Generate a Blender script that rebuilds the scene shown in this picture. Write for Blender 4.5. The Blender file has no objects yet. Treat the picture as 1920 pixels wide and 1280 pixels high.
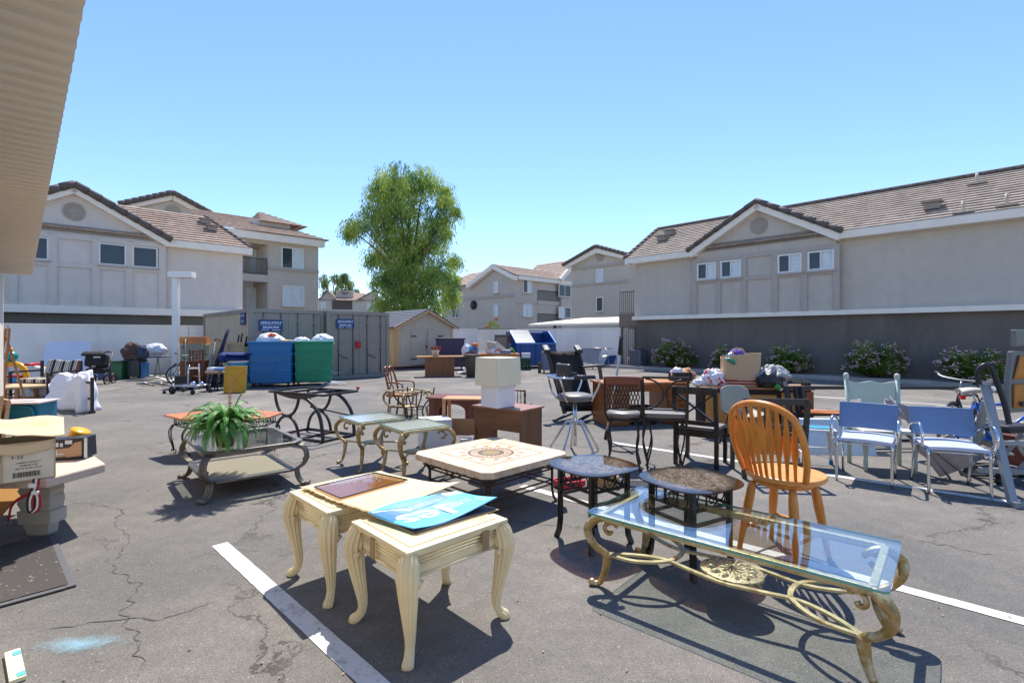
import bpy, bmesh, math, random
from mathutils import Vector as V, Matrix, noise as mnoise
R = math.radians
rnd = random.Random(7)
SC = bpy.context.scene
COL = SC.collection
F, H, CX, CY = 950.0, 1.53, 960.0, 629.0          # lens in photo pixels, eye height, horizon

def G(px, py, z=0.0):
    d = F*(H-z)/(py-CY)
    return V(((px-CX)/F*d, d, z))
def P(px, py, d):
    return V(((px-CX)/F*d, d, H-(py-CY)/F*d))

# ------------------------------------------------------------------ mesh builder
def rotz(a): return Matrix.Rotation(a, 3, 'Z')
def sm(pts, n=6, closed=False):
    pts = [V(p) for p in pts]; out = []
    m = len(pts); rng = range(m if closed else m-1)
    for i in rng:
        p1, p2 = pts[i], pts[(i+1) % m]
        p0 = pts[i-1] if (i > 0 or closed) else p1*2-p2
        p3 = pts[(i+2) % m] if (i+2 < m or closed) else p2*2-p1
        for k in range(n):
            t = k/n
            out.append(0.5*((2*p1)+(p2-p0)*t+(2*p0-5*p1+4*p2-p3)*t*t+(3*p1-p0-3*p2+p3)*t**3))
    if not closed: out.append(pts[-1].copy())
    return out
def smr(rs, n=6):
    out = []
    for a, b in zip(rs, rs[1:]):
        out += [a+(b-a)*k/n for k in range(n)]
    return out+[rs[-1]]

class MB:
    def __init__(s): s.v = []; s.f = []; s.m = []; s.s = []
    def add(s, vs, fs, smooth=False, mi=0):
        o = len(s.v); s.v += [V(v) for v in vs]
        for f in fs: s.f.append([o+i for i in f]); s.m.append(mi); s.s.append(smooth)
        return s
    def box(s, c, d, rot=None, bev=0.0, mi=0, tap=1.0):
        x, y, z = d[0]/2, d[1]/2, d[2]/2
        c = V(c)
        bm = bmesh.new()
        vs = [bm.verts.new((sx*x*(tap if sz > 0 else 1), sy*y*(tap if sz > 0 else 1), sz*z)) for sz in (-1, 1) for sy in (-1, 1) for sx in (-1, 1)]
        for f in ((0,2,3,1),(4,5,7,6),(0,1,5,4),(2,6,7,3),(0,4,6,2),(1,3,7,5)): bm.faces.new([vs[i] for i in f])
        if bev > 0: bmesh.ops.bevel(bm, geom=bm.edges[:], offset=min(bev, .49*min(d)), segments=2, profile=.6, affect='EDGES')
        bm.verts.index_update()
        vv = [v.co.copy() for v in bm.verts]; ff = [[v.index for v in f.verts] for f in bm.faces]
        bm.free()
        if rot is not None: vv = [rot @ v for v in vv]
        return s.add([v+c for v in vv], ff, False, mi)
    def bar(s, p, q, w, h, up=(0, 0, 1), bev=0.0, mi=0, ext=0.0):
        p, q = V(p), V(q); t = (q-p); L = t.length; t.normalize()
        u = V(up); sd = t.cross(u)
        if sd.length < 1e-4: sd = t.cross(V((1, 0, 0)))
        sd.normalize(); u = sd.cross(t)
        rot = Matrix((t, sd, u)).transposed()
        return s.box((p+q)/2, (L+2*ext, w, h), rot, bev, mi)
    def tube(s, pts, r, n=8, closed=False, asp=1.0, up=None, mi=0, cap=True, smooth=True, prof=None):
        pts = [V(p) for p in pts]; m = len(pts)
        rs = r if isinstance(r, (list, tuple)) else [r]*m
        tans = []
        for i in range(m):
            a = pts[i-1] if (i > 0 or closed) else pts[i]
            b = pts[(i+1) % m] if (i < m-1 or closed) else pts[i]
            t = b-a
            tans.append(t.normalized() if t.length > 1e-9 else V((0, 0, 1)))
        ref = V(up) if up is not None else (V((0, 0, 1)) if abs(tans[0].z) < .9 else V((1, 0, 0)))
        u = (ref-tans[0]*ref.dot(tans[0])).normalized()
        vs = []
        pr = prof or [(math.cos(2*math.pi*k/n), asp*math.sin(2*math.pi*k/n)) for k in range(n)]
        n = len(pr)
        for i in range(m):
            t = tans[i]
            if up is not None:
                w = V(up); u2 = w-t*w.dot(t)
            else: u2 = u-t*u.dot(t)
            if u2.length > 1e-6: u = u2.normalized()
            b = t.cross(u)
            for (a, c) in pr: vs.append(pts[i]+(u*a+b*c)*rs[i])
        fs = []
        for i in range(m if closed else m-1):
            j = (i+1) % m
            for k in range(n):
                l = (k+1) % n
                fs.append((i*n+k, i*n+l, j*n+l, j*n+k))
        if cap and not closed:
            fs.append(tuple(range(n-1, -1, -1))); fs.append(tuple((m-1)*n+k for k in range(n)))
        return s.add(vs, fs, smooth, mi)
    def rod(s, p, q, r, n=8, mi=0, r2=None):
        return s.tube([p, q], [r, r if r2 is None else r2], n, mi=mi)
    def lathe(s, prof, n=24, c=(0, 0, 0), ax=None, mi=0, smooth=True, sx=1.0, sy=1.0):
        c = V(c); vs = []; m = len(prof)
        for r, z in prof:
            for k in range(n):
                a = 2*math.pi*k/n; p = V((r*math.cos(a)*sx, r*math.sin(a)*sy, z))
                vs.append((ax @ p if ax is not None else p)+c)
        fs = [(i*n+k, i*n+(k+1) % n, (i+1)*n+(k+1) % n, (i+1)*n+k) for i in range(m-1) for k in range(n)]
        if prof[0][0] > 1e-6: fs.append(tuple(range(n-1, -1, -1)))
        if prof[-1][0] > 1e-6: fs.append(tuple((m-1)*n+k for k in range(n)))
        return s.add(vs, fs, smooth, mi)
    def prism(s, poly, vec, mi=0, smooth=False):          # planar 3-d polygon pushed along vec
        poly = [V(p) for p in poly]; n = len(poly); vec = V(vec)
        vs = poly+[p+vec for p in poly]
        fs = [tuple(range(n-1, -1, -1)), tuple(range(n, 2*n))]+[(k, (k+1) % n, n+(k+1) % n, n+k) for k in range(n)]
        return s.add(vs, fs, smooth, mi)
    def plate(s, poly, z0, z1, mi=0):
        return s.prism([(p[0], p[1], z0) for p in poly], (0, 0, z1-z0), mi)
    def ball(s, c, r, n=12, jit=0.0, fr=2.0, seed=0, mi=0, zmin=None):
        c = V(c); r = V(r) if not isinstance(r, (int, float)) else V((r, r, r))
        m = n; k2 = max(6, n*2); vs = []; fs = []
        for i in range(m+1):
            th = math.pi*i/m
            for k in range(k2):
                a = 2*math.pi*k/k2
                d = V((math.sin(th)*math.cos(a), math.sin(th)*math.sin(a), math.cos(th)))
                q = 1.0
                if jit: q += jit*(mnoise.noise(d*fr+V((seed*3.1, seed*1.7, 0)))+.5*mnoise.noise(d*fr*2.3+V((0, seed*2.3, 5))))
                p = V((d.x*r.x*q, d.y*r.y*q, d.z*r.z*q))
                if zmin is not None and p.z < zmin: p.z = zmin
                vs.append(p+c)
        for i in range(m):
            for k in range(k2):
                fs.append((i*k2+k, (i+1)*k2+k, (i+1)*k2+(k+1) % k2, i*k2+(k+1) % k2))
        return s.add(vs, fs, True, mi)
    def grid(s, fn, nu, nv, th=0.0, mi=0, smooth=True):   # fn(u,v)->point ; th pushes a second skin along -normal (z by default)
        P_ = [[V(fn(i/nu, j/nv)) for j in range(nv+1)] for i in range(nu+1)]
        vs = [p for row in P_ for p in row]; w = nv+1
        fs = [(i*w+j, (i+1)*w+j, (i+1)*w+j+1, i*w+j+1) for i in range(nu) for j in range(nv)]
        if th:
            def nr(i, j):
                a = P_[min(i+1, nu)][j]-P_[max(i-1, 0)][j]; b = P_[i][min(j+1, nv)]-P_[i][max(j-1, 0)]
                q = a.cross(b); return q.normalized() if q.length > 1e-9 else V((0, 0, 1))
            o = len(vs)
            vs += [P_[i][j]-nr(i, j)*th for i in range(nu+1) for j in range(nv+1)]
            fs += [tuple(o+x for x in reversed(f)) for f in fs]
            ring = [i*w for i in range(nu+1)]+[nu*w+j for j in range(1, nv+1)]+[i*w+nv for i in range(nu-1, -1, -1)]+[j for j in range(nv-1, 0, -1)]
            for a, b in zip(ring, ring[1:]+ring[:1]): fs.append((b, a, o+a, o+b))
        s.add(vs, fs, smooth, mi)
        if th:
            for i in range(len(ring)): s.s[-1-i] = False
        return s
    def build(s, name, mats, parent=None, loc=None, bevel=0.0):
        me = bpy.data.meshes.new(name)
        me.from_pydata([tuple(v) for v in s.v], [], s.f)
        for mm in (mats if isinstance(mats, (list, tuple)) else [mats]): me.materials.append(mm)
        me.polygons.foreach_set('material_index', s.m); me.polygons.foreach_set('use_smooth', s.s)
        me.update()
        bm = bmesh.new(); bm.from_mesh(me); bmesh.ops.recalc_face_normals(bm, faces=bm.faces[:]); bm.to_mesh(me); bm.free()
        o = bpy.data.objects.new(name, me); COL.objects.link(o)
        if parent is not None: o.parent = parent
        if loc is not None: o.location = loc
        if bevel:
            b = o.modifiers.new('edge', 'BEVEL'); b.width = bevel; b.segments = 2; b.limit_method = 'ANGLE'; b.angle_limit = R(40)
        return o

def tag(o, label, cat, group=None):
    o['label'] = label; o['category'] = cat
    if group: o['group'] = group
    return o
def thing(name, label, cat, loc=(0, 0, 0), rz=0.0, group=None):
    o = bpy.data.objects.new(name, None); COL.objects.link(o); o.empty_display_size = .1
    o.location = loc; o.rotation_euler = (0, 0, rz)
    return tag(o, label, cat, group)
def struct(o):
    o['kind'] = 'structure'; return o
def kids(o): return [c for c in list(COL.objects) if c.parent == o]
def dup(root, loc, rz, label, group=None):
    def cp(o, par):
        c = o.copy(); COL.objects.link(c); c.parent = par
        for ch in kids(o): cp(ch, c)
        return c
    r = cp(root, None); r.location = loc; r.rotation_euler = (0, 0, rz); r['label'] = label
    if group: r['group'] = group
    return r

# ------------------------------------------------------------------ materials
def lin(c):
    return tuple(((x/255)/12.92 if x/255 <= .04045 else ((x/255+.055)/1.055)**2.4) for x in c)+(1.0,)
_mc = {}
def newmat(name):
    m = bpy.data.materials.new(name); m.use_nodes = True
    nt = m.node_tree; b = nt.nodes['Principled BSDF']
    return m, nt, b
def N(nt, t, **kw):
    n = nt.nodes.new(t)
    for k, v in kw.items():
        if k in n.inputs: n.inputs[k].default_value = v
        else: setattr(n, k, v)
    return n
def L(nt, a, b): nt.links.new(a, b)
def mixc(nt, fac, a, b, mode='MIX'):
    n = nt.nodes.new('ShaderNodeMix'); n.data_type = 'RGBA'; n.blend_type = mode
    for s_, v in ((n.inputs[0], fac), (n.inputs[6], a), (n.inputs[7], b)):
        if hasattr(v, 'links') or hasattr(v, 'is_linked'): L(nt, v, s_)
        else: s_.default_value = v
    return n.outputs[2]
def ramp(nt, src, lo, hi, a=0.0, b=1.0):
    n = N(nt, 'ShaderNodeMapRange'); n.clamp = True
    L(nt, src, n.inputs[0]); n.inputs[1].default_value = lo; n.inputs[2].default_value = hi; n.inputs[3].default_value = a; n.inputs[4].default_value = b
    return n.outputs[0]
def math_(nt, op, a, b=0.0):
    n = nt.nodes.new('ShaderNodeMath'); n.operation = op
    for i, v in enumerate((a, b)):
        if hasattr(v, 'is_linked'): L(nt, v, n.inputs[i])
        else: n.inputs[i].default_value = v
    return n.outputs[0]
def mat(name, col, rough=.6, metal=0.0, var=.12, sc=5.0, bump=0.0, bsc=80.0, col2=None, c2=(.52, .68), stretch=None, spec=.5, cells=0, streak=0):
    if name in _mc: return _mc[name]
    m, nt, b = newmat(name)
    tc = N(nt, 'ShaderNodeTexCoord'); vec = tc.outputs['Object']
    if stretch:
        mp = N(nt, 'ShaderNodeMapping'); mp.inputs['Scale'].default_value = stretch; L(nt, vec, mp.inputs[0]); vec = mp.outputs[0]
    nz = N(nt, 'ShaderNodeTexNoise', Scale=sc, Detail=6.0, Roughness=.6); L(nt, vec, nz.inputs['Vector'])
    k = ramp(nt, nz.outputs[0], .3, .7, 1-var, 1+var)
    c = mixc(nt, 1.0, lin(col), k, 'MULTIPLY')
    if col2:
        n2 = N(nt, 'ShaderNodeTexNoise', Scale=sc*1.7, Detail=8.0, Roughness=.65); L(nt, vec, n2.inputs['Vector'])
        c = mixc(nt, ramp(nt, n2.outputs[0], c2[0], c2[1]), c, lin(col2))
    if cells:
        vc = N(nt, 'ShaderNodeTexVoronoi', Scale=cells); L(nt, vec, vc.inputs['Vector']); sc_ = N(nt, 'ShaderNodeSeparateColor'); L(nt, vc.outputs['Color'], sc_.inputs[0])
        c = mixc(nt, 1.0, c, ramp(nt, sc_.outputs[0], 0, 1, .8, 1.14), 'MULTIPLY')
    if streak:
        m2_ = N(nt, 'ShaderNodeMapping'); m2_.inputs['Scale'].default_value = (1.6, 1.6, .12); L(nt, tc.outputs['Object'], m2_.inputs[0])
        n5 = N(nt, 'ShaderNodeTexNoise', Scale=1.6, Detail=8.0, Roughness=.65); L(nt, m2_.outputs[0], n5.inputs['Vector'])
        n6 = N(nt, 'ShaderNodeTexNoise', Scale=.35, Detail=4.0); L(nt, tc.outputs['Object'], n6.inputs['Vector'])
        c = mixc(nt, 1.0, c, ramp(nt, n5.outputs[0], .5, .75, 1.0, 1-streak), 'MULTIPLY'); c = mixc(nt, 1.0, c, ramp(nt, n6.outputs[0], .35, .65, 1-streak*.5, 1+streak*.4), 'MULTIPLY')
    L(nt, c, b.inputs['Base Color'])
    b.inputs['Roughness'].default_value = rough; b.inputs['Metallic'].default_value = metal; b.inputs['Specular IOR Level'].default_value = spec
    if rough > .12: L(nt, ramp(nt, nz.outputs[0], .3, .7, max(.02, rough-.07), min(1, rough+.07)), b.inputs['Roughness'])
    if bump:
        n3 = N(nt, 'ShaderNodeTexNoise', Scale=bsc, Detail=4.0); L(nt, vec, n3.inputs['Vector'])
        bp = N(nt, 'ShaderNodeBump', Strength=bump, Distance=.01); L(nt, n3.outputs[0], bp.inputs['Height']); L(nt, bp.outputs[0], b.inputs['Normal'])
    _mc[name] = m; return m
def wood(name, col, dark, rough=.4, axis=0, sc=14.0):
    st = [1.0, 1.0, 1.0]; st[axis] = .07
    return mat(name, col, rough, 0, .16, sc, .08, 60, dark, (.5, .75), tuple(st))
def schlick(nt, ior):
    f0 = ((ior-1)/(ior+1))**2; lw = N(nt, 'ShaderNodeLayerWeight', Blend=.5)
    return math_(nt, 'ADD', math_(nt, 'MULTIPLY', math_(nt, 'POWER', lw.outputs['Facing'], 5.0), 1-f0), f0)
def glassm(name, tint, rough=.0, ior=1.5):
    if name in _mc: return _mc[name]
    m, nt, b = newmat(name); nt.nodes.remove(b); out = nt.nodes['Material Output']
    t = N(nt, 'ShaderNodeBsdfTransparent'); t.inputs[0].default_value = tuple(tint)+(1,)
    g = N(nt, 'ShaderNodeBsdfGlossy', Roughness=rough); g.inputs[0].default_value = (1, 1, 1, 1)
    mx = N(nt, 'ShaderNodeMixShader'); L(nt, schlick(nt, ior), mx.inputs[0]); L(nt, t.outputs[0], mx.inputs[1]); L(nt, g.outputs[0], mx.inputs[2])
    L(nt, mx.outputs[0], out.inputs[0]); _mc[name] = m; return m

# ------------------------------------------------------------------ camera, light, sky
cam = bpy.data.cameras.new('camera'); co = bpy.data.objects.new('camera', cam); COL.objects.link(co)
co.location = (0, 0, H); co.rotation_euler = (R(90), 0, 0)
cam.sensor_width = 36; cam.lens = 36*F/1920; cam.shift_y = (CY-640)/1920; cam.clip_end = 3000; cam.clip_start = .05
SC.camera = co
SUN_EL, SUN_AZ = R(61), R(2.5)            # sun ahead of the camera, a touch to the right
w = bpy.data.worlds.new('World'); SC.world = w; w.use_nodes = True
bg = w.node_tree.nodes['Background']; sky = w.node_tree.nodes.new('ShaderNodeTexSky'); sky.sky_type = 'NISHITA'
sky.sun_disc = False; sky.sun_elevation = SUN_EL; sky.sun_rotation = SUN_AZ; sky.air_density = 1.05; sky.dust_density = .0; sky.ozone_density = 8.0; sky.altitude = 0
tn = w.node_tree.nodes.new('ShaderNodeMix'); tn.data_type = 'RGBA'; tn.blend_type = 'MULTIPLY'; tn.inputs[0].default_value = 1; tn.inputs[7].default_value = (.99, .945, .97, 1); w.node_tree.links.new(sky.outputs[0], tn.inputs[6]); w.node_tree.links.new(tn.outputs[2], bg.inputs[0]); bg.inputs[1].default_value = .15
sl = bpy.data.lights.new('sun', 'SUN'); sl.energy = 4.4; sl.angle = R(.53); sl.color = (1, .94, .85)
so = bpy.data.objects.new('sun', sl); COL.objects.link(so)
sd_ = V((math.sin(SUN_AZ)*math.cos(SUN_EL), math.cos(SUN_AZ)*math.cos(SUN_EL), math.sin(SUN_EL)))
so.rotation_euler = (-sd_).to_track_quat('-Z', 'Y').to_euler()
SC.view_settings.view_transform = 'Standard'; SC.view_settings.look = 'None'; SC.view_settings.exposure = .72; SC.view_settings.gamma = 1
SC.cycles.max_bounces = 8; SC.cycles.transparent_max_bounces = 24; SC.cycles.caustics_reflective = False; SC.cycles.caustics_refractive = False

# ------------------------------------------------------------------ shared materials
stucco = mat('stucco', (194, 184, 170), .9, 0, .06, 3, .5, 70, streak=.08)
stucco_pale = mat('stucco_pale', (212, 202, 192), .9, 0, .06, 3, .5, 70, streak=.07)
stucco_dark = mat('stucco_dark', (112, 104, 96), .92, 0, .16, .7, .4, 70, (126, 118, 109), (.55, .75), (1, 1, .35), streak=.15)
trim = mat('trim_paint', (178, 167, 156), .8, 0, .05, 3, .2, 90)
trim_pale = mat('trim_pale', (204, 195, 184), .8, 0, .05, 3, .2, 90)
white_trim = mat('white_trim', (240, 230, 214), .7, 0, .05, 3)
tile = mat('roof_tile', (166, 144, 128), .85, 0, .22, 9, .3, 40, (188, 168, 152), (.5, .7), cells=3.2)
tile_grey = mat('roof_tile_grey', (162, 148, 136), .85, 0, .22, 9, .3, 40, (186, 174, 162), (.5, .7), cells=3.2)
cap_tile = mat('cap_tile', (96, 88, 84), .85, 0, .2, 6, .3, 40)
win_dark = mat('window_glass_dark', (54, 62, 70), .08, 0, .2, 1.0)
win_blind = mat('window_blind', (208, 216, 218), .3, 0, .08, 3)
win_frame = mat('window_frame', (222, 220, 214), .5, 0, .04)
wall_white = mat('wall_paint', (236, 228, 218), .85, 0, .05, .9, .3, 50, streak=.12)
iron = mat('dark_iron', (42, 42, 44), .5, .3, .15)
conc = mat('concrete', (165, 158, 150), .9, 0, .12, 2.5, .4, 60)

# ------------------------------------------------------------------ ground
def asphalt():
    m, nt, b = newmat('asphalt')
    tc = N(nt, 'ShaderNodeTexCoord'); ob = tc.outputs['Object']
    n1 = N(nt, 'ShaderNodeTexNoise', Scale=.45, Detail=7.0, Roughness=.6); L(nt, ob, n1.inputs['Vector'])
    n2 = N(nt, 'ShaderNodeTexNoise', Scale=170.0, Detail=3.0, Roughness=.7); L(nt, ob, n2.inputs['Vector'])
    n3 = N(nt, 'ShaderNodeTexNoise', Scale=7.0, Detail=6.0, Roughness=.65); L(nt, ob, n3.inputs['Vector'])
    c = mixc(nt, ramp(nt, n1.outputs[0], .38, .64), lin((108, 106, 102)), lin((138, 132, 125)))
    c = mixc(nt, ramp(nt, n3.outputs[0], .35, .75, 0, .5), c, lin((96, 93, 90)))
    c = mixc(nt, 1.0, c, ramp(nt, n2.outputs[0], .32, .68, .58, 1.36), 'MULTIPLY')
    # pale worn sandy patches
    n4 = N(nt, 'ShaderNodeTexNoise', Scale=.23, Detail=5.0, Roughness=.55); L(nt, ob, n4.inputs['Vector'])
    c = mixc(nt, ramp(nt, n4.outputs[0], .56, .7, 0, .55), c, lin((160, 150, 138)))
    # oil blots
    n6 = N(nt, 'ShaderNodeTexNoise', Scale=.8, Detail=3.0); mp = N(nt, 'ShaderNodeMapping'); mp.inputs['Location'].default_value = (7, 3, 0)
    L(nt, ob, mp.inputs[0]); L(nt, mp.outputs[0], n6.inputs['Vector'])
    c = mixc(nt, ramp(nt, n6.outputs[0], .62, .78, 0, .22), c, lin((84, 82, 80)))
    # cracks: voronoi edges, warped
    wp = N(nt, 'ShaderNodeTexNoise', Scale=1.1, Detail=6.0, Roughness=.65); L(nt, ob, wp.inputs['Vector'])
    va = N(nt, 'ShaderNodeVectorMath', operation='MULTIPLY_ADD'); L(nt, wp.outputs['Color'], va.inputs[0]); va.inputs[1].default_value = (1.3, 1.3, 0); L(nt, ob, va.inputs[2])
    vo = N(nt, 'ShaderNodeTexVoronoi', Scale=.36); vo.feature = 'DISTANCE_TO_EDGE'; L(nt, va.outputs[0], vo.inputs['Vector'])
    wid = ramp(nt, n3.outputs[0], .35, .65, .001, .0065)
    cr = math_(nt, 'LESS_THAN', vo.outputs['Distance'], wid)
    gate = ramp(nt, n1.outputs[0], .42, .52)
    cr = math_(nt, 'MULTIPLY', cr, gate)
    c = mixc(nt, math_(nt, 'MULTIPLY', cr, .6), c, lin((48, 46, 45)))
    halo = ramp(nt, vo.outputs['Distance'], .0, .035, .16, 0)
    c = mixc(nt, math_(nt, 'MULTIPLY', halo, gate), c, lin((80, 77, 75)))
    vs_ = N(nt, 'ShaderNodeTexVoronoi', Scale=120.0); L(nt, ob, vs_.inputs['Vector']); sv = N(nt, 'ShaderNodeSeparateColor'); L(nt, vs_.outputs['Color'], sv.inputs[0])
    c = mixc(nt, 1.0, c, ramp(nt, sv.outputs[0], 0, 1, .84, 1.16), 'MULTIPLY')
    # bright grit
    vg = N(nt, 'ShaderNodeTexVoronoi', Scale=55.0); L(nt, ob, vg.inputs['Vector'])
    rnd_ = N(nt, 'ShaderNodeSeparateColor'); L(nt, vg.outputs['Color'], rnd_.inputs[0])
    gr = math_(nt, 'MULTIPLY', math_(nt, 'LESS_THAN', vg.outputs['Distance'], .22), math_(nt, 'GREATER_THAN', rnd_.outputs[0], .93))
    c = mixc(nt, math_(nt, 'MULTIPLY', gr, .5), c, lin((190, 184, 176)))
    L(nt, c, b.inputs['Base Color']); b.inputs['Roughness'].default_value = .93; b.inputs['Specular IOR Level'].default_value = .25
    bp = N(nt, 'ShaderNodeBump', Strength=.8, Distance=.007)
    hh = math_(nt, 'SUBTRACT', n2.outputs[0], math_(nt, 'MULTIPLY', cr, 1.5)); L(nt, hh, bp.inputs['Height']); L(nt, bp.outputs[0], b.inputs['Normal'])
    return m
g = MB(); g.add([(-600, -60, 0), (600, -60, 0), (600, 900, 0), (-600, 900, 0)], [(0, 1, 2, 3)])
struct(g.build('parking_lot', asphalt()))
def worn_paint():
    m, nt, b = newmat('road_paint')
    tc = N(nt, 'ShaderNodeTexCoord')
    n = N(nt, 'ShaderNodeTexNoise', Scale=9.0, Detail=9.0, Roughness=.72); L(nt, tc.outputs['Object'], n.inputs['Vector'])
    n2 = N(nt, 'ShaderNodeTexNoise', Scale=120.0, Detail=2.0); L(nt, tc.outputs['Object'], n2.inputs['Vector'])
    s = math_(nt, 'ADD', n.outputs[0], math_(nt, 'MULTIPLY', n2.outputs[0], .25))
    c = mixc(nt, ramp(nt, s, .64, .84), lin((208, 206, 202)), lin((128, 124, 120)))
    L(nt, c, b.inputs['Base Color']); b.inputs['Roughness'].default_value = .85
    bp = N(nt, 'ShaderNodeBump', Strength=.4, Distance=.004); L(nt, n2.outputs[0], bp.inputs['Height']); L(nt, bp.outputs[0], b.inputs['Normal'])
    return m
paint = worn_paint()
def stripe(a, b_, wd=.1, ext0=0, ext1=0):
    a, b_ = V(a), V(b_); t = (b_-a).normalized(); a = a-t*ext0; b_ = b_+t*ext1; sd = V((-t.y, t.x, 0))*wd/2
    k = MB(); rr = random.Random(int(a.x*100)); n = 60; vs = []
    for i in range(n+1):
        p = a+(b_-a)*i/n
        vs += [p+sd*(1+.03*rr.uniform(-1, 1)), p-sd*(1+.03*rr.uniform(-1, 1))]
    k.add([(v.x, v.y, .004) for v in vs], [(2*i, 2*i+1, 2*i+3, 2*i+2) for i in range(n)])
    struct(k.build('parking_line', paint))
stripe(G(412, 1020), G(700, 1280), .105, 0, 1.2)
stripe(G(978, 911), G(1920, 1165), .1, 0, 1.5)
stripe(G(1144, 829), G(1892, 941), .1, 0, 3)
stripe(G(1520, 743), G(1660, 752), .1, 0, 5)
stripe(G(1640, 772), G(1920, 792), .1, .6, 5)
stripe(G(285, 704), G(375, 729), .12, 1.0, 0)

crack_m = mat('crack_fill', (82, 79, 76), .95, 0, .2, 30)
def crack(pts, w0=.02, seed=0):
    rr = random.Random(seed); P0 = [G(*p) for p in pts]; out = []
    for a, b in zip(P0, P0[1:]):
        n = max(2, int((b-a).length/.035)); sd = V((-(b-a).y, (b-a).x, 0)).normalized()
        for i in range(n): t_ = i/n; out.append(a.lerp(b, t_)+sd*(rr.uniform(-.012, .012)+.05*mnoise.noise(V((a.x*3+t_*5, seed, a.y)))+.02*mnoise.noise(V((a.x*9+t_*17, seed, a.y)))))
    vs = []; n = len(out)
    for i, p in enumerate(out):
        t = (out[min(i+1, n-1)]-out[max(i-1, 0)]).normalized(); sd = V((-t.y, t.x, 0)); w_ = w0*.42*rr.uniform(.1, 1)**1.4*min(1, .3+min(i, n-1-i)/8)
        vs += [p+sd*w_*.5+V((0, 0, .003)), p-sd*w_*.5+V((0, 0, .003))]
    k = MB(); k.add(vs, [(2*i, 2*i+1, 2*i+3, 2*i+2) for i in range(n-1)]); struct(k.build('asphalt_crack', crack_m))
crack([(130, 939), (228, 955), (219, 988), (244, 1008), (207, 1061), (260, 1101), (228, 1150), (262, 1210), (250, 1278)], .03, 1)
crack([(0, 1195), (60, 1186), (122, 1175), (220, 1160), (300, 1162), (420, 1120)], .026, 2)
crack([(1660, 1000), (1760, 1020), (1830, 1036), (1918, 1052)], .024, 3)
crack([(200, 800), (300, 806), (360, 798), (470, 812)], .02, 4)
crack([(640, 742), (690, 760), (760, 764), (880, 776)], .03, 5)
# ------------------------------------------------------------------ buildings
A1 = math.atan2(-.726, .688)      # facades running with the parking bays (right block)
A2 = math.atan2(.688, .726)       # facades square to them (left block)
class Fac:
    def __init__(s, px, d, ang):
        s.o = V(((px-CX)/F*d, d, 0)); s.a = ang; s.M = rotz(ang)
    def ray(s, px, py):
        r = s.M.transposed() @ V(((px-CX)/F, 1, -(py-CY)/F)); c = s.M.transposed() @ (V((0, 0, H))-s.o); return c, r
    def uv(s, px, py, off=0.0):
        c, r = s.ray(px, py); t = (off-c.y)/r.y; q = c+r*t; return q.x, q.z
    def hit(s, px, py, p0, nrm):
        c, r = s.ray(px, py); nrm = V(nrm); t = (V(p0)-c).dot(nrm)/r.dot(nrm); return c+r*t
    def root(s, name, label, cat): return thing(name, label, cat, s.o, s.a)

def roof_plane(k, e0, e1, r1, r0, n, lip=.05, mi=0):
    """courses of tiles between eave e0-e1 and ridge r0-r1, each course lapping the one below"""
    e0, e1, r0, r1 = V(e0), V(e1), V(r0), V(r1)
    nr = (e1-e0).cross(r0-e0).normalized()
    if nr.z < 0: nr = -nr
    for i in range(n):
        a, b = i/n, (i+1)/n
        p0, p1, q1, q0 = e0.lerp(r0, a), e1.lerp(r1, a), e1.lerp(r1, b), e0.lerp(r0, b)
        u = nr*lip
        k.add([p0+u, p1+u, q1, q0, p0, p1], [(0, 1, 2, 3), (4, 5, 1, 0), (4, 0, 3), (1, 5, 2)], mi=mi)
def cap_row(root, p, q, r=.105, seg=.42):
    k = MB(); p, q = V(p), V(q); n = max(1, int((q-p).length/seg)); d = (q-p)/n
    for i in range(n):
        k.tube([p+d*i, p+d*(i+1.04)], [r*1.08, r*.92], 8)
    return k.build('ridge_tiles', cap_tile, root)
def window(root, x0, x1, z0, z1, y=0.0, split=True, dark=(True, False), fr=.065):
    k = MB(); yy = y-.025
    for (a, b, c, d) in ((x0, x1, z0, z0+fr), (x0, x1, z1-fr, z1), (x0, x0+fr, z0+fr, z1-fr), (x1-fr, x1, z0+fr, z1-fr)):
        k.box(((a+b)/2, yy, (c+d)/2), (b-a, .1, d-c))
    if split: k.box(((x0+x1)/2, yy, (z0+z1)/2), (fr*.8, .08, z1-z0-2*fr))
    f = k.build('window', win_frame, root)
    k = MB(); k.box(((x0+x1)/2, y-.06, z0-.04), (x1-x0+.12, .14, .07)); k.build('sill', trim, f)
    halves = ((x0+fr, (x0+x1)/2-fr*.45), ((x0+x1)/2+fr*.45, x1-fr)) if split else ((x0+fr, x1-fr),)
    for (a, b), dk in zip(halves, dark):
        g_ = MB(); g_.box(((a+b)/2, y-.008, (z0+z1)/2), (b-a, .012, z1-z0-2*fr)); g_.build('pane', win_dark if dk else win_blind, f)
    return f
def pipe_vent(root, p, h=.35):
    k = MB(); k.box(V(p)+V((0, 0, .0)), (.5, .4, .05)); k.rod(V(p), V(p)+V((0, 0, h)), .045); k.build('vent_pipe', mat('vent_pipe_paint', (186, 174, 160), .7), root)
def box_vent(root, p):
    k = MB(); k.box(V(p)+V((0, 0, .1)), (.42, .36, .22), bev=.03); k.box(V(p)+V((0, 0, .24)), (.55, .48, .05)); k.build('roof_vent', mat('vent_paint', (150, 138, 126), .7), root)
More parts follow.
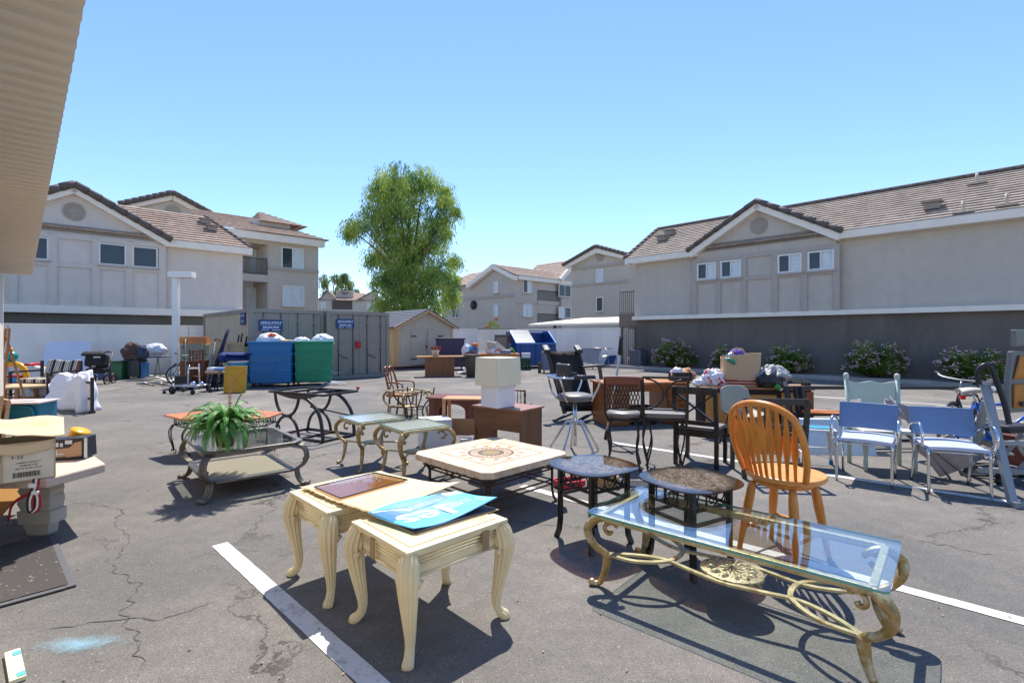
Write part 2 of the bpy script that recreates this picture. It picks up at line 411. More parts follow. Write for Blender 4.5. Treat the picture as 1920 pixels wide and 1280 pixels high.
def gable_vent(root, x, z, r, y):
    k = MB(); rot = Matrix.Rotation(R(90), 3, 'X')
    k.lathe([(r, 0), (r, .05), (r*.9, .05), (r*.9, .01)], 28, (x, y, z), rot)
    for i in range(7):
        zz = z-r*.78+i*r*.26; hw = math.sqrt(max(0, (r*.9)**2-(zz-z)**2))
        k.box((x, y-.02, zz), (2*hw, .05, r*.12), Matrix.Rotation(R(-30), 3, 'X'))
    k.build('gable_vent', trim, root)

# ---- right two-storey block
fr_ = Fac(1190, 24.5, A1)
rb = fr_.root('apartment_building', 'long grey two-storey apartment block with dark lower wall and a front gable, at right', 'building')
xL = 0.0; xR = 27.0; zb = 2.36; ze = 5.12
gx0, gz0 = fr_.uv(1308, 478); gx1, gz1 = fr_.uv(1571, 440); gxp, gzp = fr_.uv(1423, 393)
pitch = (gzp-ze)/((gx1-gx0)/2); print('PITCH', pitch, ze, gzp, gx0, gx1); gxm = (gx0+gx1)/2
rdg = fr_.hit(1900, 323, (0, -.35, ze+.05), (0, -pitch, 1)); yr = rdg.y; zr = rdg.z
k = MB(); k.box(((xL+xR)/2, 5, (zb+ze)/2), (xR-xL, 10, ze-zb)); k.box((gxm, -.1, (zb+ze)/2+.15), (gx1-gx0, .2, ze-zb+.3))
k.prism([(gx0, -.2, ze), (gx1, -.2, ze), (gxm, -.2, gzp)], (0, 4, 0)); k.build('wall', stucco, rb)
k = MB(); k.box(((xL+xR)/2, 5.0, zb/2), (xR-xL-.1, 9.9, zb)); k.build('lower_wall', stucco_dark, rb)
k = MB(); k.box(((xL+xR)/2, -.12, zb), (xR-xL, .24, .17)); k.box(((xL+gx0)/2, -.2, ze-.03), (gx0-xL+.3, .42, .26)); k.box(((xR+gx1)/2, -.2, ze-.03), (xR-gx1, .42, .26)); k.box((xL-.15,4.5,ze-.03),(.3,9.8,.26))
for a, b in (((gx0-.12, ze-.08), (gxm, gzp+.05)), ((gx1+.12, ze-.08), (gxm, gzp+.05))): k.bar((a[0], -.33, a[1]), (b[0], -.33, b[1]), .3, .26, ext=.05)
k.build('fascia', white_trim, rb)
k = MB(); e = .38; rx0 = xL-.3
hipx = fr_.hit(1233, 437, (0, yr, 0), (0, 1, 0)).x
nco = 11
zeV = ze+.1; pk = lambda y: zeV+pitch*(y+e)
# main slope in two pieces left and right of the gable, and behind
roof_plane(k, (rx0, -e, zeV), (xR, -e, zeV), (xR, yr, pk(yr)), (hipx, yr, pk(yr)), nco*2-6)
roof_plane(k, (rx0, 2*yr+e, zeV), (rx0, -e, zeV), (hipx, yr, pk(yr)), (hipx, yr, pk(yr)), nco*2-6)
k.add([(rx0, 2*yr+e, zeV), (xR, 2*yr+e, zeV), (xR, yr, pk(yr)), (hipx, yr, pk(yr))], [(0, 1, 2, 3)])
gy = (gzp+.2-zeV)/pitch-e
for sgn, gx in ((1, gx0-.2), (-1, gx1+.2)):
    roof_plane(k, (gx, -.5, ze+.06), (gx, -e+.05, ze+.12), (gxm, gy+.1, gzp+.22), (gxm, -.5, gzp+.22), 8)
k.build('roof', tile_grey, rb)
cap_row(rb, (gx0-.25, -.5, ze+.1), (gxm, -.5, gzp+.26)); cap_row(rb, (gx1+.25, -.5, ze+.1), (gxm, -.5, gzp+.26)); cap_row(rb, (hipx, yr, pk(yr)+.05), (xR, yr, pk(yr)+.05), .1)
cap_row(rb, (rx0, -e, zeV+.05), (hipx, yr, pk(yr)+.05), .1)
gable_vent(rb, *fr_.uv(1423, 423, -.2), .33, -.2)
# pilaster grid and windows of the gabled bay
zt0 = fr_.uv(1440, 477, -.2)[1]; zt1 = fr_.uv(1440, 519, -.2)[1]
k = MB()
xs = [fr_.uv(px, 540, -.2)[0] for px in (1303.5, 1348, 1396, 1454, 1509, 1569)]
for x in xs: k.box((x, -.225, (zb+.08+zt0+.1)/2), (.2, .07, zt0+.1-zb-.08))
for a_, b_ in zip(xs, xs[1:]):
    k.box(((a_+b_)/2, -.224, zt0+.03), (b_-a_-.2, .068, .16)); k.box(((a_+b_)/2, -.224, zt1), (b_-a_-.2, .068, .14))
k.build('trim', trim, rb)
for jx, j0, j1, jy in ((gx1+.14, .0, zb-.1, .052), (gx1+9.2, 0, zb-.1, .052), (gxm, zt0+.12, gzp-.1, -.2), (gx1+5.0, zb+.1, ze-.16, 0), (gx1+10.5, zb+.1, ze-.16, 0)): k = MB(); k.box((jx, jy-.002, (j0+j1)/2), (.022, .01, j1-j0)); k.build('control_joint', stucco_dark if j0 == 0 else trim, rb)
for pa, pb in ((1308, 1344), (1352, 1391), (1459, 1504), (1515, 1565)):
    x0 = fr_.uv(pa, 500, -.2)[0]; x1 = fr_.uv(pb, 500, -.2)[0]
    window(rb, x0, x1, zt1+.09, zt0-.07, -.2)
for px, py in ((1748, 393), ): box_vent(rb, fr_.hit(px, py, (0, -e, zeV), (0, -pitch, 1)))
for px, py in ((1806, 399), (1888, 386), (1832, 345)): pipe_vent(rb, fr_.hit(px, py, (0, -e, zeV), (0, -pitch, 1)), .38)
for px, py in ((1242, 452), (1256, 441)): box_vent(rb, fr_.hit(px, py, (0, -e, zeV), (0, -pitch, 1)))
# planting strip with kerb in front of it
k = MB(); k.box(((xL+xR)/2-1, -.55, .06), (xR-xL+2.4, 1.1, .12)); o = k.build('planting_bed', mat('bed_soil', (150, 140, 130), .95, 0, .25, 14, .6, 40)); o.location = fr_.o; o.rotation_euler = (0, 0, A1); struct(o)
k = MB(); k.box(((xL+xR)/2-1, -1.18, .07), (xR-xL+2.4, .16, .15), bev=.02); k.box((-2.3,-.55,.07),(.16,1.1,.15),bev=.02); o = k.build('kerb', conc); o.location = fr_.o; o.rotation_euler = (0, 0, A1); struct(o)

# ---- left two-storey block
fl = Fac(382, 23.5, A2)
lb = fl.root('apartment_building', 'pale grey gabled two-storey apartment block with dark square windows behind the white wall at left', 'building')
lzb = fl.uv(300, 585)[1]; lze = fl.uv(384, 464)[1]
lx1 = fl.uv(455, 520)[0]; lx0 = -26.0
lgx1 = fl.uv(306, 452)[0]; lgp = fl.uv(138, 362); lgx0 = 2*lgp[0]-lgx1
lp = (lgp[1]-lze)/(lgx1-lgp[0])
k = MB(); k.box(((lx0+lx1)/2, 5, (lzb+lze)/2), (lx1-lx0, 10, lze-lzb)); k.box(((lgx0+lgx1)/2, -.1, (lzb+lze)/2+.15), (lgx1-lgx0, .2, lze-lzb+.3))
k.prism([(lgx0, -.2, lze), (lgx1, -.2, lze), (lgp[0], -.2, lgp[1])], (0, 4, 0)); k.build('wall', stucco_pale, lb)
k = MB(); k.box(((lx0+lx1)/2, 5, lzb/2), (lx1-lx0-.1, 9.9, lzb)); k.build('lower_wall', stucco_dark, lb)
k = MB(); k.box(((lx0+lx1)/2, -.13, lzb), (lx1-lx0, .28, .3)); k.box(((lgx1+lx1)/2+.15, -.2, lze-.02), (lx1-lgx1+.35, .42, .3)); k.box(((lx0+lgx0)/2, -.2, lze-.02), (lgx0-lx0, .42, .3))
for x in (lgx0, lgx1): k.bar((x+math.copysign(.12, x-lgp[0]), -.33, lze-.05), (lgp[0], -.33, lgp[1]+.06), .3, .28, ext=.05)
k.build('fascia', white_trim, lb)
lzv = lze+.13; yl = fl.hit(330, 399, (0, -e, lzv), (0, -lp, 1)).y; lpk = lambda y: lzv+lp*(y+e)
k = MB(); hx = fl.hit(430, 425, (0, -e, lzv), (0, -lp, 1)).x
yl = max(yl, 3.0); hx = lx1-.9
roof_plane(k, (lx0, -e, lzv), (lx1+.3, -e, lzv), (hx, yl, lpk(yl)), (lx0, yl, lpk(yl)), 13, .06)
k.add([(lx1+.3, -e, lzv), (lx1+.3, 2*yl+e, lzv), (hx, yl, lpk(yl))], [(0, 1, 2)]); k.add([(lx0, 2*yl+e, lzv), (lx1+.3, 2*yl+e, lzv), (hx, yl, lpk(yl)), (lx0, yl, lpk(yl))], [(0, 1, 2, 3)])
lgy = (lgp[1]+.2-lzv)/lp-e
for x in (lgx0-.2, lgx1+.2): roof_plane(k, (x, -.5, lze+.06), (x, -e+.05, lze+.12), (lgp[0], lgy+.1, lgp[1]+.22), (lgp[0], -.5, lgp[1]+.22), 8)
k.build('roof', tile, lb)
cap_row(lb, (lgx1+.25, -.5, lze+.12), (lgp[0], -.5, lgp[1]+.27), .15); cap_row(lb, (lgx0-.25, -.5, lze+.12), (lgp[0], -.5, lgp[1]+.27), .15); cap_row(lb, (lx1+.3, -e, lzv+.04), (hx, yl, lpk(yl)+.04), .09)
gable_vent(lb, *fl.uv(139, 397, -.2), .36, -.2)
z1t = fl.uv(200, 452, -.2)[1]; z1b = fl.uv(200, 501, -.2)[1]
k = MB(); xs = [fl.uv(px, 540, -.2)[0] for px in (24, 99, 180, 242, 304)]
for x in xs: k.box((x, -.23, (lzb+z1t)/2+.1), (.26, .08, z1t-lzb-.1))
for a_, b_ in zip([xs[0]-3]+xs, xs): k.box(((a_+b_)/2, -.229, z1t+.02), (b_-a_-.26, .078, .2)); k.box(((a_+b_)/2, -.229, z1b-.02), (b_-a_-.26, .078, .17))
k.build('trim', trim_pale, lb)
for pa, pb in ((40, 91), (185, 236), (248, 295)):
    window(lb, fl.uv(pa, 480, -.2)[0], fl.uv(pb, 480, -.2)[0], z1b+.1, z1t-.1, -.2, False, (True,), .05)
for px, py in ((385, 420), (397, 433)): box_vent(lb, fl.hit(px, py, (0, -e, lzv), (0, -lp, 1)))

# gable of the block behind it
fb = Fac(320, 40, A2)
bb = fb.root('apartment_building', 'grey gable end with round vent rising behind the tiled roof at left', 'building')
bp_ = fb.uv(322, 371); bzl = fb.uv(395, 409)[1]; bx1 = fb.uv(397, 409)[0]; bx0 = 2*bp_[0]-bx1
bpt = (bp_[1]-bzl)/(bx1-bp_[0])
k = MB(); k.box(((bx0+bx1)/2, 5, bzl/2), (bx1-bx0, 10, bzl)); k.prism([(bx0, 0, bzl), (bx1, 0, bzl), (bp_[0], 0, bp_[1])], (0, 10, 0)); k.build('wall', stucco, bb)
k = MB()
for x in (bx0, bx1): k.bar((x+math.copysign(.4, x-bp_[0]), -.2, bzl-.2), (bp_[0], -.2, bp_[1]), .3, .35)
k.build('fascia', white_trim, bb)
k = MB()
for x in (bx0, bx1):
    sg = math.copysign(.6, x-bp_[0]); roof_plane(k, (x+sg, -.5, bzl-.1), (x+sg, 10, bzl-.1), (bp_[0], 10, bp_[1]+.3), (bp_[0], -.5, bp_[1]+.3), 10)
k.build('roof', tile, bb); k = MB()
for x in (bx0, bx1): cap_row(bb, (x+math.copysign(.6, x-bp_[0]), -.5, bzl), (bp_[0], -.5, bp_[1]+.35), .2)
gable_vent(bb, *fb.uv(324, 397), .55, 0)

def railing(k, x0, x1, z0, z1, y, n):
    k.bar((x0, y, z1), (x1, y, z1), .05, .05); k.bar((x0, y, z0), (x1, y, z0), .04, .04)
    for i in range(n+1):
        x = x0+(x1-x0)*i/n; k.bar((x, y, z0), (x, y, z1), .025, .025, (0, 1, 0))
# three-storey block with balconies
f3 = Fac(560, 38, A2)
b3 = f3.root('apartment_building', 'three-storey grey apartment block with balconies rising behind the grey containers', 'building')
w3l = f3.uv(502, 520)[0]; w3r = f3.uv(597, 520)[0]; z3 = f3.uv(560, 459)[1]
x3l = f3.uv(380, 520)[0]
k = MB(); k.box(((w3l+w3r)/2, 5, z3/2), (w3r-w3l, 10, z3)); k.box(((x3l+w3l)/2, 6.2, z3/2), (w3l-x3l, 7.6, z3)); k.build('wall', stucco, b3)
zs1 = f3.uv(480, 517)[1]; zs2 = f3.uv(480, 456)[1]
k = MB(); k.box(((x3l+w3l)/2, 1.2, zs1-.15), (w3l-x3l, 2.4, .5)); k.box(((x3l+w3l)/2, 1.2, zs2+.3), (w3l-x3l, 2.4, .6)); k.build('balcony_slab', stucco, b3)
k = MB(); railing(k, x3l, w3l, zs1+.2, zs1+1.25, .05, 50); k.build('balcony_railing', iron, b3)
zs0 = f3.uv(480, 580)[1]
k = MB(); railing(k, x3l, w3l-1, zs0, zs0+2.3, .05, 40); k.build('patio_screen', mat('screen_paint', (168, 160, 146), .7), b3)
for (a, b, c, d) in ((470, 488, 470, 512), (462, 480, 540, 580)):
    xa, zb_ = f3.uv(a, d, 2.4); xb, za = f3.uv(b, c, 2.4); window(b3, xa, xb, zb_, za, 2.4, True, (False, False))
for (a, b, c, d, dk) in ((527, 569, 467, 503, (True, False)), (529, 570, 537, 574, (False, False))):
    xa, zb_ = f3.uv(a, d); xb, za = f3.uv(b, c); window(b3, xa, xb, zb_, za, 0, True, dk, .09)
k = MB(); k.box(((w3l+w3r)/2, -.06, f3.uv(560, 507)[1]), (w3r-w3l, .12, .22)); k.build('trim', trim, b3)
k = MB(); k.box(((x3l+w3r)/2, -.25, z3+.22), (w3r-x3l+.6, .5, .5)); k.build('fascia', white_trim, b3)
k = MB(); zz = z3+.5; y3 = 5.0
roof_plane(k, (x3l, -.6, zz), (w3r+.6, -.6, zz), (w3r-3.2, y3, zz+2.1), (x3l, y3, zz+2.1), 12, .06)
roof_plane(k, (w3r+.6, -.6, zz), (w3r+.6, 10.6, zz), (w3r-3.2, y3, zz+2.1), (w3r-3.2, y3, zz+2.1), 12, .06)
xa = f3.uv(445, 425)[0]; xb = f3.uv(541, 425)[0]; q = zz-.35; cx_ = (xa+xb)/2-.8
cc = [V((xa+2, 1.5, q+1.6)), V((xb+2, 1.5, q+1.6)), V((xb+2, 8.5, q+1.6)), V((xa+2, 8.5, q+1.6))]; top = V((cx_+2, 5, q+3.0))
for i in range(4): roof_plane(k, cc[i], cc[(i+1) % 4], top, top, 8, .05)
k.build('roof', tile, b3)
k = MB(); k.box((cx_+2, 5, q+.9), (xb-xa-.8, 6.2, 1.7)); k.build('roof_turret', trim_pale, b3)

# ---- far middle building: corner at px 967, one facade each way
fm = Fac(967, 58, A1)
mb = fm.root('apartment_building', 'grey three-storey apartment building with balconies in the middle distance beyond the wall', 'building')
ml = fm.uv(828, 560)[0]; mz = fm.uv(967, 521)[1]
mgp = fm.uv(930, 502); mg0 = fm.uv(886, 530)[0]
Mr = rotz(A2-A1)       # second facade, expressed in first frame
def m2(x, y, z): return Mr @ V((x, y, 0))+V((0, 0, z))
f4 = Fac(967, 58, A2); w4 = f4.uv(1075, 560)[0]
k = MB(); k.box((ml/2, 6, mz/2), (-ml, 12, mz)); k.prism([(mg0, -.02, mz-.4), (0, -.02, mz), (mgp[0], -.02, mgp[1])], (0, 8, 0))
k.prism([m2(.08, .01, 0), m2(3.6, .01, 0), m2(3.6, .01, mz), m2(.08, .01, mz)], m2(0, 6, 0)); k.prism([m2(3.6, 2.2, 0), m2(w4+3, 2.2, 0), m2(w4+3, 2.2, mz), m2(3.6, 2.2, mz)], m2(0, 6, 0))
xq = f4.uv(1048, 540)[0]
k.prism([m2(xq, -.4, 0), m2(w4+3, -.4, 0), m2(w4+3, -.4, mz+.4), m2(xq+2.4, -.4, mz+2.6), m2(xq, -.4, mz+.4)], m2(0, 3, 0)); k.build('wall', stucco, mb)
k = MB(); zc = fm.uv(930, 556)[1]; k.box((ml/2, -.06, zc), (-ml, .12, .3)); k.build('trim', trim, mb)
k = MB()
k.bar((mg0-.5, -.4, mz-.5), (mgp[0], -.4, mgp[1]+.1), .5, .5); k.bar((.5, -.4, mz-.1), (mgp[0], -.4, mgp[1]+.1), .5, .5)
k.bar(m2(0, -.3, mz+.1), m2(w4+.4, -.3, mz+.1), .5, .6); k.bar(m2(xq-.6, -.7, mz+.2), m2(xq+2.4, -.7, mz+2.8), .5, .5); k.bar(m2(xq+2.4, -.7, mz+2.8), m2(w4+3.4, -.7, mz+.2), .5, .5)
k.build('fascia', white_trim, mb)
k = MB()
roof_plane(k, (mg0-.6, -.6, mz-.3), (mg0-.6, 14, mz-.3), (mgp[0], 14, mgp[1]+.4), (mgp[0], -.6, mgp[1]+.4), 8, .06)
roof_plane(k, (.6, -.6, mz+.25), (.6, 14, mz+.25), (mgp[0], 14, mgp[1]+.4), (mgp[0], -.6, mgp[1]+.4), 9, .06)
roof_plane(k, m2(xq-.7, -.8, mz+.4), m2(xq-.7, 6, mz+.4), m2(xq+2.4, 6, mz+3.1), m2(xq+2.4, -.8, mz+3.1), 8, .06)
roof_plane(k, (ml-1, -.6, mz-.2), (mg0+1, -.6, mz-.2), (mg0+1, 6, mz+2.4), (ml-1, 6, mz+2.4), 9, .06)
k.build('roof', tile, mb)
for (a, b, c, d) in ((926, 935, 527, 550), (926, 935, 571, 594), (848, 862, 578, 597), (852, 864, 540, 557)):
    xa, za = fm.uv(a, d); xb, zb_ = fm.uv(b, c); window(mb, xa, xb, za, zb_, -.02, a < 900, (True, True) if d < 600 and a < 900 else (False,), .1)
k = MB(); xa, za = fm.uv(889, 572); k.lathe([(.55, 0), (.55, .2), (.3, .35), (0, .38)], 16, (xa, 0, za), Matrix.Rotation(R(90), 3, 'X')); k.build('wall_lamp', iron, mb)
# windows on the turned facade: children of an inner frame part
k = MB(); k.prism([m2(0, -.02, mz*.63), m2(3.6, -.02, mz*.63), m2(3.6, -.02, mz*.63+.25), m2(0, -.02, mz*.63+.25)], m2(0, .05, 0)); tr2 = k.build('trim', trim, mb)
def win2(root, fc, Mx, a, b, c, d, y, dk=(True, False)):
    xa, za = fc.uv(a, d, y); xb, zb_ = fc.uv(b, c, y)
    o = window(root, xa, xb, za, zb_, y, True, dk, .1); o.rotation_euler = (0, 0, A2-A1); return o
for (a, b, c, d, y, dk) in ((980, 997, 526, 549, 0, (True, False)), (980, 998, 570, 594, 0, (False, False)), (1047, 1070, 535, 556, -.4, (True, True)), (1047, 1070, 576, 596, -.4, (False, True)),
                     (1012, 1024, 535, 558, 2.2, (True, False)), (1012, 1024, 576, 600, 2.2, (True, False))): win2(mb, f4, None, a, b, c, d, y, dk)
for py in (566, 609):
    k = MB(); kr = MB()
    z = f4.uv(1028, py)[1]
    k.prism([m2(3.6, -.1, z-.35), m2(xq, -.1, z-.35), m2(xq, -.1, z+.1), m2(3.6, -.1, z+.1)], m2(0, 2.4, 0))
    n = 26
    for i in range(n+1):
        x = 3.6+(xq-3.6)*i/n; kr.bar(m2(x, 0, z+.1), m2(x, 0, z+1.3), .05, .05, (0, 1, 0))
    kr.bar(m2(3.6, 0, z+1.3), m2(xq, 0, z+1.3), .08, .08)
    k.build('balcony_slab', stucco, mb); kr.build('balcony_railing', iron, mb)
k = MB(); k.box((ml/2, -.04, fm.uv(930, 616)[1]-.6), (-ml, .1, 1.2)); k.prism([m2(0, -.03, 0), m2(w4, -.03, 0), m2(w4, -.03, 2.1), m2(0, -.03, 2.1)], m2(0, .03, 0)); k.build('lower_wall', stucco_dark, mb)

# ---- gable-fronted wing at the left end of the right block
fw = Fac(1072, 46, A1)
wb = fw.root('apartment_building', 'tall grey gabled wing with two narrow windows between the far building and the right block', 'building')
wx0 = 0; wp_ = fw.uv(1123, 472); wz = fw.uv(1074, 497)[1]; wx1 = 2*wp_[0]
k = MB(); k.box((wx1/2, 5, wz/2), (wx1, 10, wz)); k.prism([(0, 0, wz), (wx1, 0, wz), (wp_[0], 0, wp_[1])], (0, 10, 0)); k.build('wall', stucco, wb)
k = MB(); k.bar((-.5, -.25, wz-.1), (wp_[0], -.25, wp_[1]+.1), .4, .45); k.bar((wx1+.5, -.25, wz-.1), (wp_[0], -.25, wp_[1]+.1), .4, .45); k.build('fascia', white_trim, wb)
k = MB(); roof_plane(k, (-.6, -.5, wz), (-.6, 10, wz), (wp_[0], 10, wp_[1]+.4), (wp_[0], -.5, wp_[1]+.4), 9, .06); roof_plane(k, (wx1+.6, -.5, wz), (wx1+.6, 10, wz), (wp_[0], 10, wp_[1]+.4), (wp_[0], -.5, wp_[1]+.4), 9, .06)
xr_ = wx1+5; roof_plane(k, (wp_[0]+1, 1, wz+.2), (xr_, 1, wz+.2), (xr_, 6, wp_[1]+.5), (wp_[0], 6, wp_[1]+.5), 9, .06); k.build('roof', tile_grey, wb)
cap_row(wb, (-.65, -.5, wz+.05), (wp_[0], -.5, wp_[1]+.45), .16); cap_row(wb, (wx1+.65, -.5, wz+.05), (wp_[0], -.5, wp_[1]+.45), .16)
gable_vent(wb, *fw.uv(1125, 481), .42, 0)
k = MB()
for py in (499, 532): k.box((wx1/2, -.05, fw.uv(1123, py)[1]), (wx1, .1, .2))
k.build('trim', trim, wb)
for c, d in ((503, 531), (556, 585)):
    xa, za = fw.uv(1118, d); xb, zb_ = fw.uv(1132, c); window(wb, xa, xb, za, zb_, 0, False, (c > 540,), .1) 
k = MB(); za = fw.uv(1175, 598, -8)[1]

# ---- small far house
fh = Fac(600, 95, A1)
hb = thing('far_house', 'distant two-storey house with small dormer seen between the block and the leafy tree', 'house', (P(650, 629, 95).x, 95, 0), R(12))
def hp(px, py): return V(((px-650)/F*95, 0, H+(CY-py)/F*95))
k = MB(); k.prism([hp(600, 650), hp(720, 650), hp(720, 563), hp(600, 563)], (0, 8, 0)); k.prism([hp(601, 562), hp(632, 562), hp(616, 546)], (0, 6, 0)); k.prism([hp(668, 562), hp(712, 562), hp(702, 544)], (0, 6, 0)); k.box(hp(645, 551)+V((0, 3, 0)), (3.2, 3, 1.6)); k.build('wall', stucco, hb)
k = MB(); roof_plane(k, hp(628, 563)+V((0, -.6, 0)), hp(680, 563)+V((0, -.6, 0)), hp(680, 544)+V((0, 6, 0)), hp(628, 544)+V((0, 6, 0)), 7, .08)
for a, b in (((599, 564), (616, 545)), ((634, 564), (616, 545)), ((665, 564), (702, 542)), ((740, 564), (702, 542))): roof_plane(k, hp(*a)+V((0, -.6, 0)), hp(*a)+V((0, 7, 0)), hp(*b)+V((0, 7, 0)), hp(*b)+V((0, -.6, 0)), 5, .08)
roof_plane(k, hp(633, 549)+V((0, 1, 0)), hp(633, 549)+V((0, 5, 0)), hp(645, 541)+V((0, 5, 0)), hp(645, 541)+V((0, 1, 0)), 4, .08); roof_plane(k, hp(657, 549)+V((0, 1, 0)), hp(657, 549)+V((0, 5, 0)), hp(645, 541)+V((0, 5, 0)), hp(645, 541)+V((0, 1, 0)), 4, .08)
k.build('roof', tile, hb)
for a, b, c, d in ((604, 608, 567, 579), (609, 613, 567, 579), (638, 652, 546, 552), (686, 693, 567, 579)):
    p, q_ = hp(a, d), hp(b, c); window(hb, p.x, q_.x, p.z, q_.z, 1.45 if c == 546 else 0, False, (c == 546,), .08)
k = MB(); k.box((hp(642, 575).x, -.05, hp(0, 572).z), (3.6, .1, 1.6)); k.build('porch_shade_panel', mat('porch_shade', (90, 80, 74), .8), hb)  # flat dark panel on the wall, porch shade put into its colour

# ---- perimeter walls
def wall_run(name, label, a, b, h, th, m):
    a, b = V(a), V(b); t = (b-a); k = MB(); Lw = t.length
    k.box((Lw/2, th/2, h/2), (Lw, th, h)); k.box((Lw/2, th/2, h+.03), (Lw+.04, th+.06, .06))
    n = int(Lw/4.9)
    o = k.build(name, m); o.location = a; o.rotation_euler = (0, 0, math.atan2(t.y, t.x)); return o
wl_p = V((-15.09, 19.64, 0)); dW = V((.726, .688, 0))
wl = thing('perimeter_wall', 'white painted block wall running behind the stroller and the leaning pale board', 'wall', wl_p-dW*16, A2)
k = MB(); k.box((16.9, .1, .95), (33.8, .2, 1.9)); k.build('wall_panel', wall_white, wl); k = MB(); k.box((16.9, .1, 1.93), (33.8, .26, .06)); k.build('wall_cap', white_trim, wl)
k = MB()
for x in (12.85, 18.2, 23): k.box((x, -.003, .95), (.025, .012, 1.88))
k.build('wall_joint', mat('joint', (165, 165, 165), .9), wl)
wm_p = V((4.9, 25.3, 0)); dM = V((.688, -.726, 0))
wm = thing('perimeter_wall', 'white painted block wall between the dumpster and the iron gate', 'wall', wm_p-dM*12.5, A1)
k = MB(); k.box((6.7, .1, .93), (13.4, .2, 1.86)); k.build('wall_panel', wall_white, wm); k = MB(); k.box((6.7, .1, 1.89), (13.4, .26, .06)); k.build('wall_cap', white_trim, wm)

# ---- carport roof, gate and stair at the block's end
cp = thing('carport', 'low cream flat-roofed carport just beyond the white wall', 'carport', P(1100, 629, 31), A1)
k = MB(); z = H+(629-608)/F*31; cp.location.z = 0
k.prism([(-3.6, -1.4, z-.06), (4.2, -1.4, z-.06), (4.2, 3.4, z+.42), (-3.0, 3.4, z+.42)], (0, 0, .12)); k.build('roof', mat('carport_roof', (232, 224, 205), .6), cp)
k = MB()
for x in (-2.6, 3.8): k.box((x, 0, z/2), (.15, .15, z))
k.build('post', iron, cp)
gt = thing('iron_gate', 'brown iron bar gate between the white wall and the dark block', 'gate', G(1166, 688), 0)
gp, gq = G(1166, 688), G(1191, 690); dv = gq-gp; gt.rotation_euler = (0, 0, math.atan2(dv.y, dv.x)); Lg = dv.length
k = MB(); gm = mat('gate_paint', (104, 92, 82), .6)
k.bar((0, 0, 0), (0, 0, 2.0), .08, .08); k.bar((Lg, 0, 0), (Lg, 0, 2.0), .08, .08); k.bar((0, 0, 1.95), (Lg, 0, 1.95), .05, .07); k.bar((0, 0, .1), (Lg, 0, .1), .05, .07); k.build('gate_frame', gm, gt)
k = MB()
for i in range(1, 6): k.bar((Lg*i/6, 0, .1), (Lg*i/6, 0, 1.93), .025, .025, (0, 1, 0))
k.build('gate_bars', gm, gt)
st = thing('stair_landing', 'grey stair landing with barred railing at the left end of the right block', 'landing', P(1160, 629, 27), A1); st.location.z = 0
k = MB(); zz = H+(629-597)/F*27; k.box((.5, 1.2, zz-.15), (1.1, 2.2, .8)); k.box((.1, .3, (zz-.5)/2), (.16, .16, zz-.5)); k.build('slab', stucco_dark, st)
k = MB(); railing(k, -.02, 1.05, zz+.3, zz+1.4, .14, 9); k.build('railing', gm, st)

# ---- porch roof overhead at left
ed0, ed1 = V((-1.525, 1.81)), V((-9.47, 10.0)); da = (ed1-ed0).normalized(); nn = V((-da.y, da.x)) * 1.0
zsof = H+629/950*1.81
soff = thing('porch_roof', 'tan ribbed metal awning over the shop front at top left', 'awning', (ed1.x, ed1.y, 0), math.atan2(-da.y, -da.x))
LA = (ed1-ed0).length+4; tan_m = mat('tan_metal', (214, 202, 184), .5, 0, .05, 2, 0, 10)
k = MB(); n = int(LA/.13)
prof = []
for i in range(n):
    x = i*.13
    prof += [(x, 0), (x+.08, 0), (x+.092, -.017), (x+.118, -.017)]
prof.append((n*.13, 0))
wd = .5
vs = [(x, y, zsof+dz) for (x, dz) in prof for y in (0, -wd)]
# soffit faces the building side (local -y is away from the lot)
k.add(vs, [(2*i, 2*i+1, 2*i+3, 2*i+2) for i in range(len(prof)-1)]); so_ = k.build('soffit', tan_m, soff)
k = MB(); k.prism([(0, -.06, zsof+.03), (0, -wd, zsof+.03), (0, -wd, zsof+.3), (0, -.3, zsof+.2)], (LA, 0, 0)); k.build('roof', tan_m, soff)
k = MB(); k.box((LA/2, -.5, zsof/2-.05), (LA, .2, zsof-.1)); k.build('shop_wall', mat('shop_wall', (214, 204, 188), .8, 0, .05, 2, .2), soff)

# =================================================================== foreground furniture
def text_geo(body, size=1.0, shear=0.0, align='CENTER', spacing=1.0, bold=0.0):
    c = bpy.data.curves.new('t', 'FONT'); c.body = body; c.size = size; c.shear = shear; c.align_x = align; c.align_y = 'CENTER'; c.space_character = spacing; c.resolution_u = 3; c.offset = bold*.3
    o = bpy.data.objects.new('t', c); COL.objects.link(o); bpy.context.view_layer.update()
    me = bpy.data.meshes.new_from_object(o.evaluated_get(bpy.context.evaluated_depsgraph_get()))
    vs = [v.co.copy() for v in me.vertices]; fs = [tuple(p.vertices) for p in me.polygons]
    bpy.data.objects.remove(o); bpy.data.curves.remove(c); bpy.data.meshes.remove(me)
    return vs, fs
def write(k, body, fn, size=1.0, shear=0.0, align='CENTER', spacing=1.0, bold=0.0, mi=0):
    vs, fs = text_geo(body, size, shear, align, spacing, bold)
    k.add([fn(v.x, v.y) for v in vs], fs, mi=mi)

